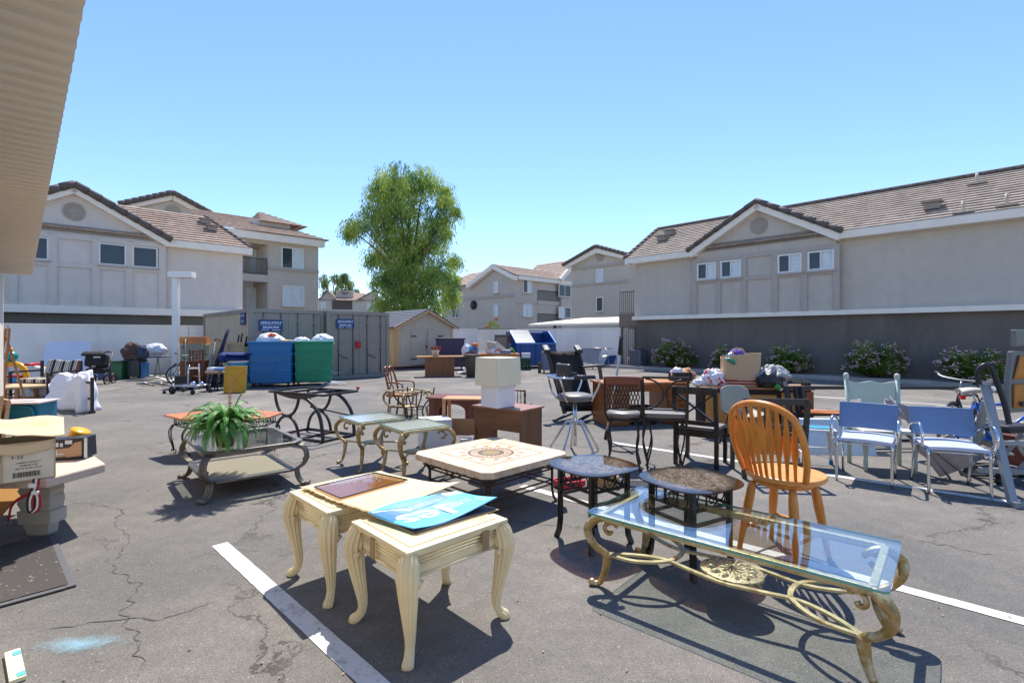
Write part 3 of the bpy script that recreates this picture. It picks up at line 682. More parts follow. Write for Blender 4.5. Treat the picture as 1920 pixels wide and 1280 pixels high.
cream = mat('cream_lacquer', (236, 217, 172), .42, 0, .09, 5, .14, 30, (214, 190, 142), (.6, .85))
gold = mat('antique_gold', (168, 138, 84), .42, .55, .25, 9, .25, 50, (196, 186, 158), (.48, .62))
goldl = mat('antique_silver_gold', (196, 180, 138), .42, .4, .22, 9, .2, 50, (150, 112, 58), (.54, .68))
black_w = mat('black_lacquer', (26, 25, 25), .28, 0, .2, 6)
chrome = mat('chrome', (214, 216, 220), .12, 1.0, .05)
steel = mat('grey_steel', (150, 152, 154), .4, .7, .12)
blackpl = mat('black_plastic', (24, 24, 26), .5, 0, .15)
card = mat('cardboard', (206, 176, 134), .85, 0, .08, 3, .2, 90)
card_d = mat('cardboard_brown', (182, 140, 92), .85, 0, .1, 3, .2, 90)
walnut = wood('walnut', (124, 82, 54), (92, 56, 34), .42, 0, 16)
walnut_v = wood('walnut_upright', (120, 82, 56), (88, 58, 38), .45, 2, 16)
cherry = wood('cherry', (110, 54, 36), (78, 34, 22), .4, 2, 14)
oak = wood('golden_oak', (218, 140, 58), (186, 106, 36), .3, 2, 18)
oak_s = wood('golden_oak_seat', (226, 156, 84), (204, 126, 58), .3, 0, 14)
pine = wood('orange_pine', (186, 120, 64), (150, 88, 42), .45, 0, 12)
glass_c = glassm('clear_glass', (.92, .97, .955), .0, 1.95); glass_e = mat('glass_edge', (110, 168, 150), .1, 0, .05)
glass_g = glassm('greenish_glass', (.95, .97, .95), .22, 1.35)

# ---------- cream end tables
def cream_table(label):
    t = thing('end_table', label, 'end table', group='cream cabriole end tables')
    W, D, ZT = .635, .555, .54
    k = MB(); k.box((0, 0, ZT-.012), (W, D, .018), bev=.006); k.box((0, 0, ZT-.03), (W-.02, D-.02, .02), bev=.006)
    k.box((0, 0, ZT-.001), (W-.09, D-.09, .006)); k.build('tabletop', cream, t)
    k = MB(); k.box((0, 0, ZT+.0035), (W-.11, D-.11, .004)); k.build('glass_inlay', glassm('inlay_glass', (.97, .985, .96)), t)
    k = MB(); k.box((0, 0, ZT-.095), (W-.07, D-.07, .11))
    for i in range(3):
        z = ZT-.062-i*.016
        for s in (-1, 1):
            k.tube([(-W/2+.05, s*(D/2-.034), z), (W/2-.05, s*(D/2-.034), z)], .008, 8); k.tube([(s*(W/2-.034), -D/2+.05, z), (s*(W/2-.034), D/2-.05, z)], .008, 8)
    for s in (-1, 1):
        k.tube([(-W/2+.05, s*(D/2-.034), ZT-.146), (W/2-.05, s*(D/2-.034), ZT-.146)], .009, 8); k.tube([(s*(W/2-.034), -D/2+.05, ZT-.146), (s*(W/2-.034), D/2-.05, ZT-.146)], .009, 8)
    k.build('apron', cream, t)
    for sx in (-1, 1):
        for sy in (-1, 1):
            c = V((sx*(W/2-.035), sy*(D/2-.035), 0)); o = V((sx, sy, 0)).normalized()
            path = sm([(0, ZT-.03), (.016, ZT-.07), (.03, ZT-.14), (.022, ZT-.22), (.0, .2), (-.014, .12), (-.012, .07), (.006, .035), (.03, .016), (.034, .0)], 5)
            rad = smr([.034, .046, .05, .042, .031, .024, .021, .022, .026, .024], 5)
            pts = [c+o*p.x+V((0, 0, p.y)) for p in [V((q[0], q[1])) if False else q for q in [V((a.x, a.y, 0)) for a in path]]]
            n = 80; pr = [((1+.13*math.cos(12*2*math.pi*i/n))*math.cos(2*math.pi*i/n), (1+.13*math.cos(12*2*math.pi*i/n))*math.sin(2*math.pi*i/n)) for i in range(n)]
            k = MB(); k.tube(pts, rad, up=o, prof=pr)
            sd = V((-o.y, o.x, 0))
            for s in (-1, 1): k.tube([c+sd*s*.05+V((0, 0, ZT-.15)), c+sd*s*.035+V((0, 0, ZT-.19))], [.02, .008], 8)
            k.build('leg', cream, t)
    return t
for (a, b, *_) in [(0, 0)]: pass
def sm2(p): return p
ct = cream_table('cream fluted end table in front, carrying the blue poster board, brown tape on its sides')
ct.location = (-.442, 2.733, 0); ct.rotation_euler.z = R(43.7)
ct2 = dup(ct, (-1.005, 3.262, 0), R(44.3), 'cream fluted end table behind, half covered by the big cardboard sheet and dark glass pane')
tape = mat('brown_tape', (158, 128, 92), .35, 0, .1)
for x, y, w, d in ((.16, -.274, .045, .004), (-.314, .05, .004, .045)): k = MB(); k.box((x, y, .46), (w, d, .1)); k.box((x*(.97 if w < .01 else 1), y*(.97 if d < .01 else 1), .5285), (max(w, .02), max(d, .02), .006)); k.build('packing_tape', tape, ct)


def patch(p00, p10, p11, p01, sag):
    p00, p10, p11, p01 = map(V, (p00, p10, p11, p01))
    def f(u, v):
        return (p00*(1-u)+p10*u)*(1-v)+(p01*(1-u)+p11*u)*v+V((0, 0, sag(u, v)))
    return f
# big cardboard sheet lying over both tables
rn = random.Random(3); edge_n = [rn.uniform(-1, 1) for _ in range(60)]
fcard0 = patch((-1.364, 3.256, .557), (-.744, 2.708, .575), (-.312, 3.087, .64), (-.95, 3.67, .556), lambda u, v: -.03*math.sin(math.pi*u)*v+.004*math.sin(9*u+4*v))
def fcard(u, v):
    e = .010*edge_n[int(u*40)] if v < .01 else 0
    return fcard0(u, v)+V((-.5, -.7, 0))*e
k = MB(); k.grid(fcard, 40, 20, .004); tag(k.build('cardboard_sheet', mat('cardboard_pale', (222, 198, 156), .8, 0, .06, 3, .15, 90, (206, 178, 134), (.55, .8), (1, .25, 1))), 'large warped pale cardboard sheet lying across both cream end tables', 'cardboard')
t = thing('glass_pane', 'dark brown tinted glass pane lying flat on the big cardboard sheet', 'glass pane', (0, 0, 0))
pc = [V((-1.25, 3.2, .573)), V((-1.007, 2.975, .573)), V((-.683, 3.315, .585)), V((-.957, 3.53, .573))]
k = MB(); k.prism(pc, (0, 0, .006)); k.build('pane', glassm('tinted_pane', (.78, .64, .52), .02, 1.5), t)
k = MB()
for a, b in zip(pc, pc[1:]+pc[:1]): k.bar(a+V((0, 0, .003)), b+V((0, 0, .003)), .003, .008)
k.build('edge_strip', mat('edge_strip', (46, 42, 44), .4), t)
# blue poster board
t = thing('poster_board', 'bent blue and white printed poster board lying on the front cream table', 'poster', (0, 0, 0))
fpost = patch((-.779, 2.73, .578), (-.491, 2.52, .572), (-.085, 2.885, .615), (-.33, 3.03, .60), lambda u, v: .03*math.sin(math.pi*v)*-1.0*u+.02*(1-u)*math.sin(math.pi*v)-.012*math.sin(math.pi*u)+.004*math.sin(7*v+3*u))
def fp(o): return lambda u, v: fpost(u, v)+V((0, 0, o))
k = MB(); k.grid(fp(0), 16, 24, .003); k.build('board', mat('poster_blue', (84, 184, 230), .6, 0, .06, 5, 0, 10, (104, 190, 230), (.5, .6)), t)
k = MB()
def blob(k, poly, o):          # flat printed area in (u,v) of the board
    vs = []; n = len(poly); c = (sum(p[0] for p in poly)/n, sum(p[1] for p in poly)/n)
    for j in range(5):
        q = 1-j/5
        vs += [fp(o)(c[0]+(p[0]-c[0])*q, c[1]+(p[1]-c[1])*q) for p in poly]
    vs.append(fp(o)(*c)); fs = []
    for j in range(4):
        for i in range(n): fs.append((j*n+i, j*n+(i+1) % n, (j+1)*n+(i+1) % n, (j+1)*n+i))
    for i in range(n): fs.append((4*n+i, 4*n+(i+1) % n, 5*n))
    k.add(vs, fs)
k1 = MB(); blob(k1, [(.01, .01), (.55, .01), (.42, .08), (.38, .2), (.34, .4), (.3, .62), (.22, .8), (.01, .8)], .0012); k1.build('print_dark', mat('poster_teal', (12, 112, 158), .45), t)
k1 = MB(); blob(k1, [(.02, .8), (.16, .78), (.19, .98), (.02, .98)], .0014); blob(k1, [(.03, .02), (.08, .02), (.34, .3), (.3, .34)], .0016); k1.build('print_pale', mat('poster_pale', (206, 232, 240), .45), t)
k1 = MB(); blob(k1, [(.36, .52), (.52, .5), (.7, .56), (.72, .7), (.6, .78), (.44, .74)], .0013); blob(k1, [(.55, .94), (.75, .86), (.97, .9), (.98, .99), (.6, .99)], .0013); k1.build('print_sky', mat('poster_sky', (120, 206, 240), .45), t)
k1 = MB()
def tw(cx, cy, sc, asp=1.0):
    # lettering runs along the long side, upside down seen from the camera
    return lambda x, y: fp(.0022)(cx-y*sc*asp*-1.0 if False else cx+(-y)*sc*-1.0*asp*-1.0*-1.0, cy-x*sc)
write(k1, 'les', tw(.60, .34, .54, 1.15), 1.0, 0, 'CENTER', .95, .03)
write(k1, 'EN MARCHE', tw(.62, .70, .055, 1.3), 1.0, 0, 'CENTER', 1.1, .04); write(k1, 'FAIT SUR', tw(.52, .76, .05, 1.3), 1.0, 0, 'CENTER', 1.1, .04)
k1.build('lettering', mat('poster_white', (240, 246, 248), .5), t)
for i, (lab, mm, dz, ex) in enumerate((('dark grey card under the blue poster board on the front cream table', mat('grey_card', (58, 60, 66), .7), .004, .0), ('thin cardboard sheet lowest in the pile on the front cream table', card, -.004, .012))):
    f_ = patch((-.735, 2.735, .556+dz), (-.478+ex, 2.51-ex*.5, .5495+dz), (-.085+ex, 2.86+ex, .551+dz), (-.34, 3.03, .555+dz), lambda u, v: 0.0)
    k = MB(); k.grid(f_, 6, 6, .003); tag(k.build('card_sheet', mm), lab, 'card')

# ---------- gold scroll furniture
def gold_leg(base, out, ztop, zp, bul=.11, r=.017, foot=.07, m=None, name='leg', root=None):
    """C scroll from under the frame to a pinch at zp, then a curved lower leg; out = outward unit vector"""
    base, out = V(base), V(out).normalized(); h = ztop-zp
    up_ = [(-.045, ztop-.36*h), (-.03, ztop-.44*h), (-.005, ztop-.36*h), (-.01, ztop-.2*h), (-.05, ztop-.13*h), (-.075, ztop-.22*h), (-.06, ztop-.12*h), (-.01, ztop-.025*h), (.045, ztop-.05*h), (bul*.93, ztop-.25*h), (bul, ztop-.45*h), (bul*.85, ztop-.66*h), (.045, ztop-.86*h), (.0, zp+.02*h), (-.015, zp-.06*h)]
    rr = [.012, .012, .011, .011, .012, .012, .015, .02, .024, .024, .022, .02, .018, .018, .02]
    k = MB(); s = r/.017
    a = sm([(p[0], p[1], 0) for p in up_], 5)
    k.tube([base+out*p.x+V((0, 0, p.y)) for p in a], [q*s for q in smr(rr, 5)], 10, asp=.8, up=V((-out.y, out.x, 0)))
    lo = [(-.02, zp-.0*h), (-.016, zp*.75), (-.006, zp*.5), (.01, zp*.28), (.028, zp*.12), (foot*.8, .016), (foot, .022)]
    b = sm([(p[0], p[1], 0) for p in lo], 4)
    k.tube([base+out*p.x+V((0, 0, p.y)) for p in b], [q*s for q in smr([.021, .02, .017, .014, .012, .012, .01], 4)], 10)
    k.ball(base+out*foot+V((0, 0, .016*s)), .016*s, 6)
    # acanthus leaf on the shoulder
    for q in (-1, 0, 1):
        sd = V((-out.y, out.x, 0))*q*.01
        pts = [base+out*p.x*1.02+sd+V((0, 0, p.y+.004)) for p in a[38:60:3]]
        k.tube(pts, [.008*s*(1-abs(i/len(pts)-.4)) for i in range(len(pts))], 6)
    return k.build(name, m or gold, root)
t = thing('coffee_table', 'long ornate gold coffee table with clear glass top and carved flower medallion, front right', 'coffee table', (1.238, 2.858, 0), R(-41))
LX, LY = 1.49, .70
def rrect(w, d, r, n=5):
    out = []
    for cx_, cy_, a0 in ((w/2-r, d/2-r, 0), (-w/2+r, d/2-r, 90), (-w/2+r, -d/2+r, 180), (w/2-r, -d/2+r, 270)):
        for i in range(n+1): a = R(a0+90*i/n); out.append((cx_+r*math.cos(a), cy_+r*math.sin(a)))
    return out
def glass_top(root, poly, z0, z1, gm=glass_c, name='glass_top'):
    k = MB(); n = len(poly)
    lo = [(p[0], p[1], z0) for p in poly]; hi = [(p[0], p[1], z1) for p in poly]
    k.add(lo, [tuple(range(n-1, -1, -1))]); k.add(hi, [tuple(range(n))])
    k.add(lo+hi, [(i, (i+1) % n, n+(i+1) % n, n+i) for i in range(n)], mi=1)
    return k.build(name, [gm, glass_e], root)
glass_top(t, rrect(LX, LY, .03), .449, .461)
fx, fy = LX/2-.065, LY/2-.06
k = MB()
for s in (-1, 1):
    k.bar((-fx, s*fy, .434), (fx, s*fy, .434), .034, .026, bev=.004); k.bar((s*fx, -fy+.017, .434), (s*fx, fy-.017, .434), .034, .0255, bev=.004)
    k.bar((-fx, s*(fy-.004), .414), (fx, s*(fy-.004), .414), .016, .014)
k.build('frame', goldl, t)
for sx in (-1, 1):
    for sy in (-1, 1): gold_leg((sx*(fx-.02), sy*(fy-.02), 0), (sx, sy*.45, 0), .425, .207, .1, .024, .075, gold, 'leg', t)
px_, py_ = fx-.03, fy-.03
k = MB()
fl_pr = [(-.5, -1), (.5, -1), (.5, 1), (-.5, 1)]
for s in (-1, 1):
    k.tube(sm([(s*px_, -py_, .2), (s*(px_-.17), -py_*.93, .2), (s*(px_-.31), -py_*.5, .2), (s*(px_-.345), 0, .2), (s*(px_-.31), py_*.5, .2), (s*(px_-.17), py_*.93, .2), (s*px_, py_, .2)], 8), .013, up=(0, 0, 1), prof=fl_pr, smooth=False)
    k.tube(sm([(-px_, s*py_, .2), (-px_+.14, s*py_*.6, .199), (-px_+.3, s*.1, .198), (-.18, s*.13, .197), (0, s*.158, .197), (.18, s*.13, .197), (px_-.3, s*.1, .198), (px_-.14, s*py_*.6, .199), (px_, s*py_, .2)], 6), .013, up=(0, 0, 1), prof=fl_pr, smooth=False)
k.build('stretcher', goldl, t)
def med(u, v):
    r = u*.15; a = 2*math.pi*v; q = u
    z = .2+.028*math.exp(-(q/.16)**2)*(1+.4*math.cos(8*a))
    z += .02*max(0, math.sin(math.pi*min(1, max(0, (q-.12)/.38))))*abs(math.cos(4*a))
    z += .026*max(0, math.sin(math.pi*min(1, max(0, (q-.42)/.46))))*abs(math.cos(6.0*a+.3))**.6*(1+.35*math.cos(24*a+9*q))
    z += .010*(1 if q > .9 else 0)
    return (r*math.cos(a)*1.12, r*math.sin(a), z)
k = MB(); k.grid(med, 26, 120); k.lathe([(.15, .188), (.152, .196), (.152, .208), (.146, .211)], 48, sx=1.12); k.plate([(.15*1.12*math.cos(2*math.pi*i/40), .15*math.sin(2*math.pi*i/40)) for i in range(40)], .186, .19)
k.build('medallion', mat('medallion', (178, 164, 130), .5, .35, .2, 30, .3, 60, (112, 84, 48), (.5, .6)), t)

def gold_table(label, glass=True):
    t = thing('end_table', label, 'end table', group='gold scroll-leg end tables')
    W = .575; f = W/2-.012
    if glass: glass_top(t, [(-W/2, -W/2), (W/2, -W/2), (W/2, W/2), (-W/2, W/2)], .553, .565, glass_g)
    k = MB()
    for s in (-1, 1):
        k.bar((-f, s*f, .537), (f, s*f, .537), .03, .03, bev=.005); k.bar((s*f, -f+.015, .537), (s*f, f-.015, .537), .03, .0295, bev=.005)
    k.build('frame', goldl, t)
    if glass:
        k = MB(); k.box((0, 0, .548), (W-.05, W-.05, .006)); k.build('inset_panel', mat('frosted_inset', (192, 188, 180), .45, 0, .1), t)
    for sx in (-1, 1):
        for sy in (-1, 1): gold_leg((sx*(f-.03), sy*(f-.03), 0), (sx, sy, 0), .525, .27, .1, .02, .075, gold, 'leg', t)
    k = MB(); q = f-.05
    for s in (-1, 1): k.tube(sm([(-q, -s*q, .27), (-q*.4, -s*q*.25, .262), (0, 0, .26), (q*.4, s*q*.25, .262), (q, s*q, .27)], 5), .009, 8)
    k.tube(sm([(.11*math.cos(i*math.pi/4), .11*math.sin(i*math.pi/4), .262) for i in range(8)], 3, True), .008, 6, closed=True)
    k.build('stretcher', gold, t)
    k = MB(); k.plate([(.1*math.cos(i*math.pi/12), .1*math.sin(i*math.pi/12)) for i in range(24)], .263, .272); k.build('medallion', goldl, t)
    return t
ga = gold_table('gold scroll-leg end table with glass top, the one nearer the dark metal table base')
ga.location = (-1.665, 6.04, 0); ga.rotation_euler.z = R(41)
gb = dup(ga, (-1.07, 5.55, 0), R(38), 'gold scroll-leg end table with glass top, the one beside the mosaic stone table', 'gold scroll-leg end tables')
gc = gold_table('gold scroll-leg table frame without its glass, in front of the ribbon-back chair', False)
gc.location = (-1.86, 9.1, 0); gc.rotation_euler.z = R(45)

# ---------- tinted glass end tables with iron band
def tint_etched():
    m, nt, b = newmat('tinted_etched_glass'); out = nt.nodes['Material Output']; nt.nodes.remove(b)
    tc = N(nt, 'ShaderNodeTexCoord')
    t_ = N(nt, 'ShaderNodeBsdfTransparent'); t_.inputs[0].default_value = (.42, .30, .22, 1)
    d = N(nt, 'ShaderNodeBsdfDiffuse'); d.inputs[0].default_value = lin((136, 122, 106))
    g_ = N(nt, 'ShaderNodeBsdfGlossy', Roughness=.03); 
    nz = N(nt, 'ShaderNodeTexNoise', Scale=22.0, Detail=5.0, Distortion=2.5); L(nt, tc.outputs['Object'], nz.inputs['Vector'])
    gr = N(nt, 'ShaderNodeVectorMath', operation='LENGTH'); L(nt, tc.outputs['Object'], gr.inputs[0])
    sc_ = N(nt, 'ShaderNodeSeparateXYZ'); L(nt, tc.outputs['Object'], sc_.inputs[0])
    r2 = math_(nt, 'SQRT', math_(nt, 'ADD', math_(nt, 'MULTIPLY', sc_.outputs[0], sc_.outputs[0]), math_(nt, 'MULTIPLY', sc_.outputs[1], sc_.outputs[1])))
    msk = math_(nt, 'MULTIPLY', ramp(nt, nz.outputs[0], .47, .56, .3, .8), ramp(nt, r2, .22, .29, 1, .1))
    m1 = N(nt, 'ShaderNodeMixShader'); L(nt, msk, m1.inputs[0]); L(nt, t_.outputs[0], m1.inputs[1]); L(nt, d.outputs[0], m1.inputs[2])
    m2_ = N(nt, 'ShaderNodeMixShader'); L(nt, schlick(nt, 1.35), m2_.inputs[0]); L(nt, m1.outputs[0], m2_.inputs[1]); L(nt, g_.outputs[0], m2_.inputs[2])
    L(nt, m2_.outputs[0], out.inputs[0]); return m
tg = tint_etched()
def tinted_table(label):
    t = thing('end_table', label, 'end table', group='tinted glass end tables')
    pl = []
    for i in range(56):
        a = 2*math.pi*i/56; c, s = math.cos(a), math.sin(a); r = .30/((abs(c)**3.0+abs(s)**3.0)**(1/3.0)); pl.append((r*c, r*s))
    k = MB(); n = len(pl); pin = [(x*.985, y*.985) for x, y in pl]
    k.add([(x, y, .556) for x, y in pl]+[(x, y, .562) for x, y in pl]+[(x, y, .566) for x, y in pin], [(i, (i+1) % n, n+(i+1) % n, n+i) for i in range(n)]+[(n+i, n+(i+1) % n, 2*n+(i+1) % n, 2*n+i) for i in range(n)]+[tuple(range(2*n, 3*n)), tuple(range(n-1, -1, -1))])
    k.build('glass_top', tg, t)
    q = .175
    for sx in (-1, 1):
        for sy in (-1, 1):
            k = MB(); k.tube([(sx*q, sy*q, .553), (sx*q, sy*q, .14), (sx*(q+.006), sy*(q+.006), .06), (sx*(q+.022), sy*(q+.022), 0)], .0155, prof=[(-1, -1), (1, -1), (1, 1), (-1, 1)], up=(sx, 0, 0), smooth=False); k.build('leg', black_w, t)
    k = MB()
    for a in range(4):
        r_ = rotz(a*math.pi/2)
        for z in (.535, .42): k.bar(r_ @ V((-q+.02, -q, z)), r_ @ V((q-.02, -q, z)), .016, .018)
        for i, rr in enumerate((.042, .05, .042)):
            cx_ = (i-1)*.092; k.tube([r_ @ V((cx_+rr*math.cos(x*math.pi/10), -q, .478+.055*math.sin(x*math.pi/10))) for x in range(20)], .005, 6, closed=True)
        k.tube([r_ @ V((.02*math.cos(x*math.pi/6), -q, .478+.03*math.sin(x*math.pi/6))) for x in range(12)], .004, 6, closed=True)
    k.build('apron', iron, t)
    k = MB()
    for a in range(4):
        r_ = rotz(a*math.pi/2); k.bar(r_ @ V((-q+.02, -q, .33)), r_ @ V((q-.02, -q, .33)), .016, .022)
    k.build('stretcher', mat('bronze_bar', (84, 66, 52), .5, .2), t)
    return t
ta = tinted_table('round-cornered tinted glass end table on black legs, right beside the mosaic stone table')
ta.location = (.61, 3.8, 0); ta.rotation_euler.z = R(33)
dup(ta, (1.2, 3.42, 0), R(30), 'round-cornered tinted glass end table right beside the oak swivel chair', 'tinted glass end tables')

# ---------- mosaic table
def mosaic():
    m, nt, b = newmat('mosaic_stone'); tc = N(nt, 'ShaderNodeTexCoord'); ob = tc.outputs['Object']
    sp = N(nt, 'ShaderNodeSeparateXYZ'); L(nt, ob, sp.inputs[0])
    x, y = sp.outputs[0], sp.outputs[1]
    r = math_(nt, 'SQRT', math_(nt, 'ADD', math_(nt, 'MULTIPLY', x, x), math_(nt, 'MULTIPLY', y, y)))
    th = math_(nt, 'ARCTAN2', y, x)
    sq = math_(nt, 'MAXIMUM', math_(nt, 'ABSOLUTE', x), math_(nt, 'ABSOLUTE', y))
    nz = N(nt, 'ShaderNodeTexNoise', Scale=11.0, Detail=8.0, Roughness=.7); L(nt, ob, nz.inputs['Vector'])
    nb = N(nt, 'ShaderNodeTexNoise', Scale=70.0, Detail=2.0); L(nt, ob, nb.inputs['Vector'])
    c = mixc(nt, ramp(nt, nz.outputs[0], .4, .62), lin((232, 208, 178)), lin((200, 168, 134)))
    c = mixc(nt, ramp(nt, nz.outputs[0], .66, .7, 0, .8), c, lin((150, 112, 84)))
    def band(v, a, b_): return math_(nt, 'MULTIPLY', math_(nt, 'GREATER_THAN', v, a), math_(nt, 'LESS_THAN', v, b_))
    brown = lin((158, 122, 96)); dk = lin((112, 78, 58)); gold_ = lin((150, 126, 84))
    c = mixc(nt, math_(nt, 'MULTIPLY', band(sq, .325, .345), 1.0), c, brown)
    c = mixc(nt, math_(nt, 'MULTIPLY', band(sq, .366, .371), .5), c, brown)
    seg = math_(nt, 'GREATER_THAN', math_(nt, 'SINE', math_(nt, 'MULTIPLY', th, 14.0)), .35)
    c = mixc(nt, math_(nt, 'MULTIPLY', math_(nt, 'MULTIPLY', band(r, .24, .30), seg), .95), c, brown)
    c = mixc(nt, band(r, .19, .215), c, dk)
    seg2 = math_(nt, 'GREATER_THAN', math_(nt, 'SINE', math_(nt, 'MULTIPLY', th, 24.0)), 0.2)
    c = mixc(nt, math_(nt, 'MULTIPLY', band(r, .125, .19), .5), c, lin((150, 126, 104)))
    c = mixc(nt, math_(nt, 'MULTIPLY', math_(nt, 'MULTIPLY', band(r, .135, .175), seg2), .7), c, dk)
    c = mixc(nt, band(r, .085, .125), c, lin((92, 80, 72)))
    c = mixc(nt, math_(nt, 'LESS_THAN', r, .085), c, gold_)
    c = mixc(nt, math_(nt, 'MULTIPLY', ramp(nt, nb.outputs[0], .6, .7, 0, .4), 1), c, dk)
    L(nt, c, b.inputs['Base Color']); b.inputs['Roughness'].default_value = .45
    bp = N(nt, 'ShaderNodeBump', Strength=.2, Distance=.004); L(nt, nb.outputs[0], bp.inputs['Height']); L(nt, bp.outputs[0], b.inputs['Normal']); return m
t = thing('coffee_table', 'square stone mosaic coffee table with clipped corners on dark iron legs', 'coffee table', (-.195, 4.69, 0), R(45))
S, ch = 1.05, .075
oc = [(S/2-ch, -S/2), (S/2, -S/2+ch), (S/2, S/2-ch), (S/2-ch, S/2), (-S/2+ch, S/2), (-S/2, S/2-ch), (-S/2, -S/2+ch), (-S/2+ch, -S/2)]
k = MB(); k.plate(oc, .392, .45); k.build('tabletop', mosaic(), t, bevel=.008)
bronze = mat('bronze_iron', (66, 46, 38), .5, .3, .2)
q = .4
for sx in (-1, 1):
    for sy in (-1, 1):
        k = MB(); o = V((sx, sy, 0)).normalized()
        for off in (-.016, .016):
            sd = V((-o.y, o.x, 0))*off
            k.tube([V((sx*q, sy*q, 0))+sd+o*a+V((0, 0, z)) for a, z in ((.06, .392), (.04, .36), (0, .3), (0, .12), (.012, .05), (.04, .0))], .011, 6)
        k.build('leg', bronze, t)
k = MB()
for a in range(4):
    r_ = rotz(a*math.pi/2)
    for z in (.16, .2, .3, .33): k.bar(r_ @ V((-q, -q, z)), r_ @ V((q, -q, z)), .012, .012)
    k.bar(r_ @ V((-q, -q, .3)), r_ @ V((-.1, -q, .38)), .01, .01); k.bar(r_ @ V((q, -q, .3)), r_ @ V((.1, -q, .38)), .01, .01)
k.build('stretcher', bronze, t)

# ---------- grey coffee table and fern
t = thing('coffee_table', 'two-tier grey patio coffee table with clipped corners and glass top, carrying the fern', 'coffee table', (-2.83, 5.33, 0), R(41))
pew = mat('pewter', (112, 104, 96), .42, .35, .15, 5, .1, 60, (140, 130, 118), (.5, .7))
def octo(w, d, c): return [(w/2-c, -d/2), (w/2, -d/2+c), (w/2, d/2-c), (w/2-c, d/2), (-w/2+c, d/2), (-w/2, d/2-c), (-w/2, -d/2+c), (-w/2+c, -d/2)]
W, D = .92, 1.12
def ring(k, outer, inner, z0, z1):
    n = len(outer); v = [(p[0], p[1], z) for z in (z0, z1) for p in outer]+[(p[0], p[1], z) for z in (z0, z1) for p in inner]
    fs = []
    for i in range(n):
        j = (i+1) % n; fs += [(i, j, n+j, n+i), (2*n+j, 2*n+i, 3*n+i, 3*n+j), (n+i, n+j, 3*n+j, 3*n+i), (j, i, 2*n+i, 2*n+j)]
    k.add(v, fs)
k = MB(); ring(k, octo(W, D, .1), octo(W-.1, D-.1, .08), .435, .452); ring(k, octo(W-.03, D-.03, .095), octo(W-.1, D-.1, .08), .405, .435); k.build('frame', pew, t, bevel=.005)
glass_top(t, octo(W-.1, D-.1, .08), .438, .447, glassm('smoked_glass', (.76, .8, .77)))
k = MB(); ring(k, octo(W-.06, D-.06, .09), octo(W-.2, D-.2, .07), .15, .175); k.build('shelf_frame', pew, t, bevel=.004)
k = MB(); k.plate(octo(W-.2, D-.2, .07), .158, .168)
k.build('shelf_panel', mat('woven_panel', (178, 160, 138), .7, .1, .2, 60, .8, 130), t)
for sx in (-1, 1):
    for sy in (-1, 1):
        c = V((sx*(W/2-.06), sy*(D/2-.06), 0)); o = V((sx, sy, 0)).normalized(); sd = V((-o.y, o.x, 0)); k = MB()
        pth = sm([(0, .41), (.05, .395), (.085, .34), (.085, .27), (.05, .21), (.0, .175), (-.012, .15), (-.005, .1), (.02, .05), (.06, .02), (.095, .02)], 5)
        for off in (-.024, 0, .024): k.tube([c+o*p.x+sd*off+V((0, 0, p.y)) for p in pth], [.016]*len(pth), 8, asp=.8)
        k.tube([c+o*.098-sd*.04+V((0, 0, .022)), c+o*.098+sd*.04+V((0, 0, .022))], .02, 10); k.tube([c+o*.085-sd*.045+V((0, 0, .28)), c+o*.085+sd*.045+V((0, 0, .28))], .018, 8)
        k.build('leg', pew, t)
fern_g = mat('fern_leaf', (72, 132, 46), .5, 0, .3, 9, 0, 30, (116, 170, 70), (.5, .68))
f = thing('potted_fern', 'bushy green fern in a reddish pot standing on the grey patio coffee table', 'potted plant', (-2.80, 4.95, .453)); f.scale = (.86, .86, 1.12)
k = MB(); k.lathe([(.0, 0), (.085, 0), (.1, .06), (.115, .13), (.12, .15), (.125, .15), (.125, .16), (.105, .16), (.1, .13), (0, .13)], 24); k.build('pot', mat('terracotta_dark', (112, 58, 44), .6, 0, .15), f)
k = MB(); rf = random.Random(11)
for i in range(140):
    a = rf.uniform(0, 2*math.pi); Lf = rf.uniform(.34, .5); lift = rf.uniform(.45, 1.25) if i > 44 else rf.uniform(.9, 1.45); turn = rf.random()
    if i in (3, 4): a = R(20); lift = 1.42; Lf = .46
    d = V((math.cos(a), math.sin(a), 0)); pts = []; ang = lift; p = d*.04+V((0, 0, .14)); n = 24
    for j in range(n+1):
        pts.append(p.copy()); ang -= (1.7+.8*turn)/n*(.45+1.1*j/n)*(.35 if i in (3, 4) else 1); p = p+(d*math.cos(ang)+V((0, 0, math.sin(ang))))*Lf/n
        if p.z < .008 and p.to_2d().length < .45: p.z = .008
    k.tube(pts, .0022, 4, smooth=True)
    sd = V((-d.y, d.x, 0))
    for j in range(1, n+1):
        for half in (0, .5):
            jj = min(j+half, n); i0 = int(jj) if jj < n else n-1; q_ = pts[i0].lerp(pts[min(i0+1, n)], jj-i0 if jj < n else 1)
            tn = (pts[min(i0+1, n)]-pts[i0]).normalized(); wl_ = .04*math.sin(math.pi*min(1, (.12+.9*jj/n)))**.7*(Lf/.5)+.004
            for s in (-1, 1):
                e = sd*s; tip = q_+e*wl_+tn*wl_*.35+V((0, 0, -.25*wl_+rf.uniform(-.004, .004)))
                b0 = q_-tn*.0036; b1 = q_+tn*.0036
                k.add([b0, b1, tip+tn*.002, tip-tn*.003], [(0, 1, 2, 3)])
k.build('fronds', fern_g, f)
k = MB(); pts = sm([(.03, .02, .14), (.035, .03, .3), (.04, .02, .44), (.06, .03, .58)], 8); k.tube(pts, .0025, 4)
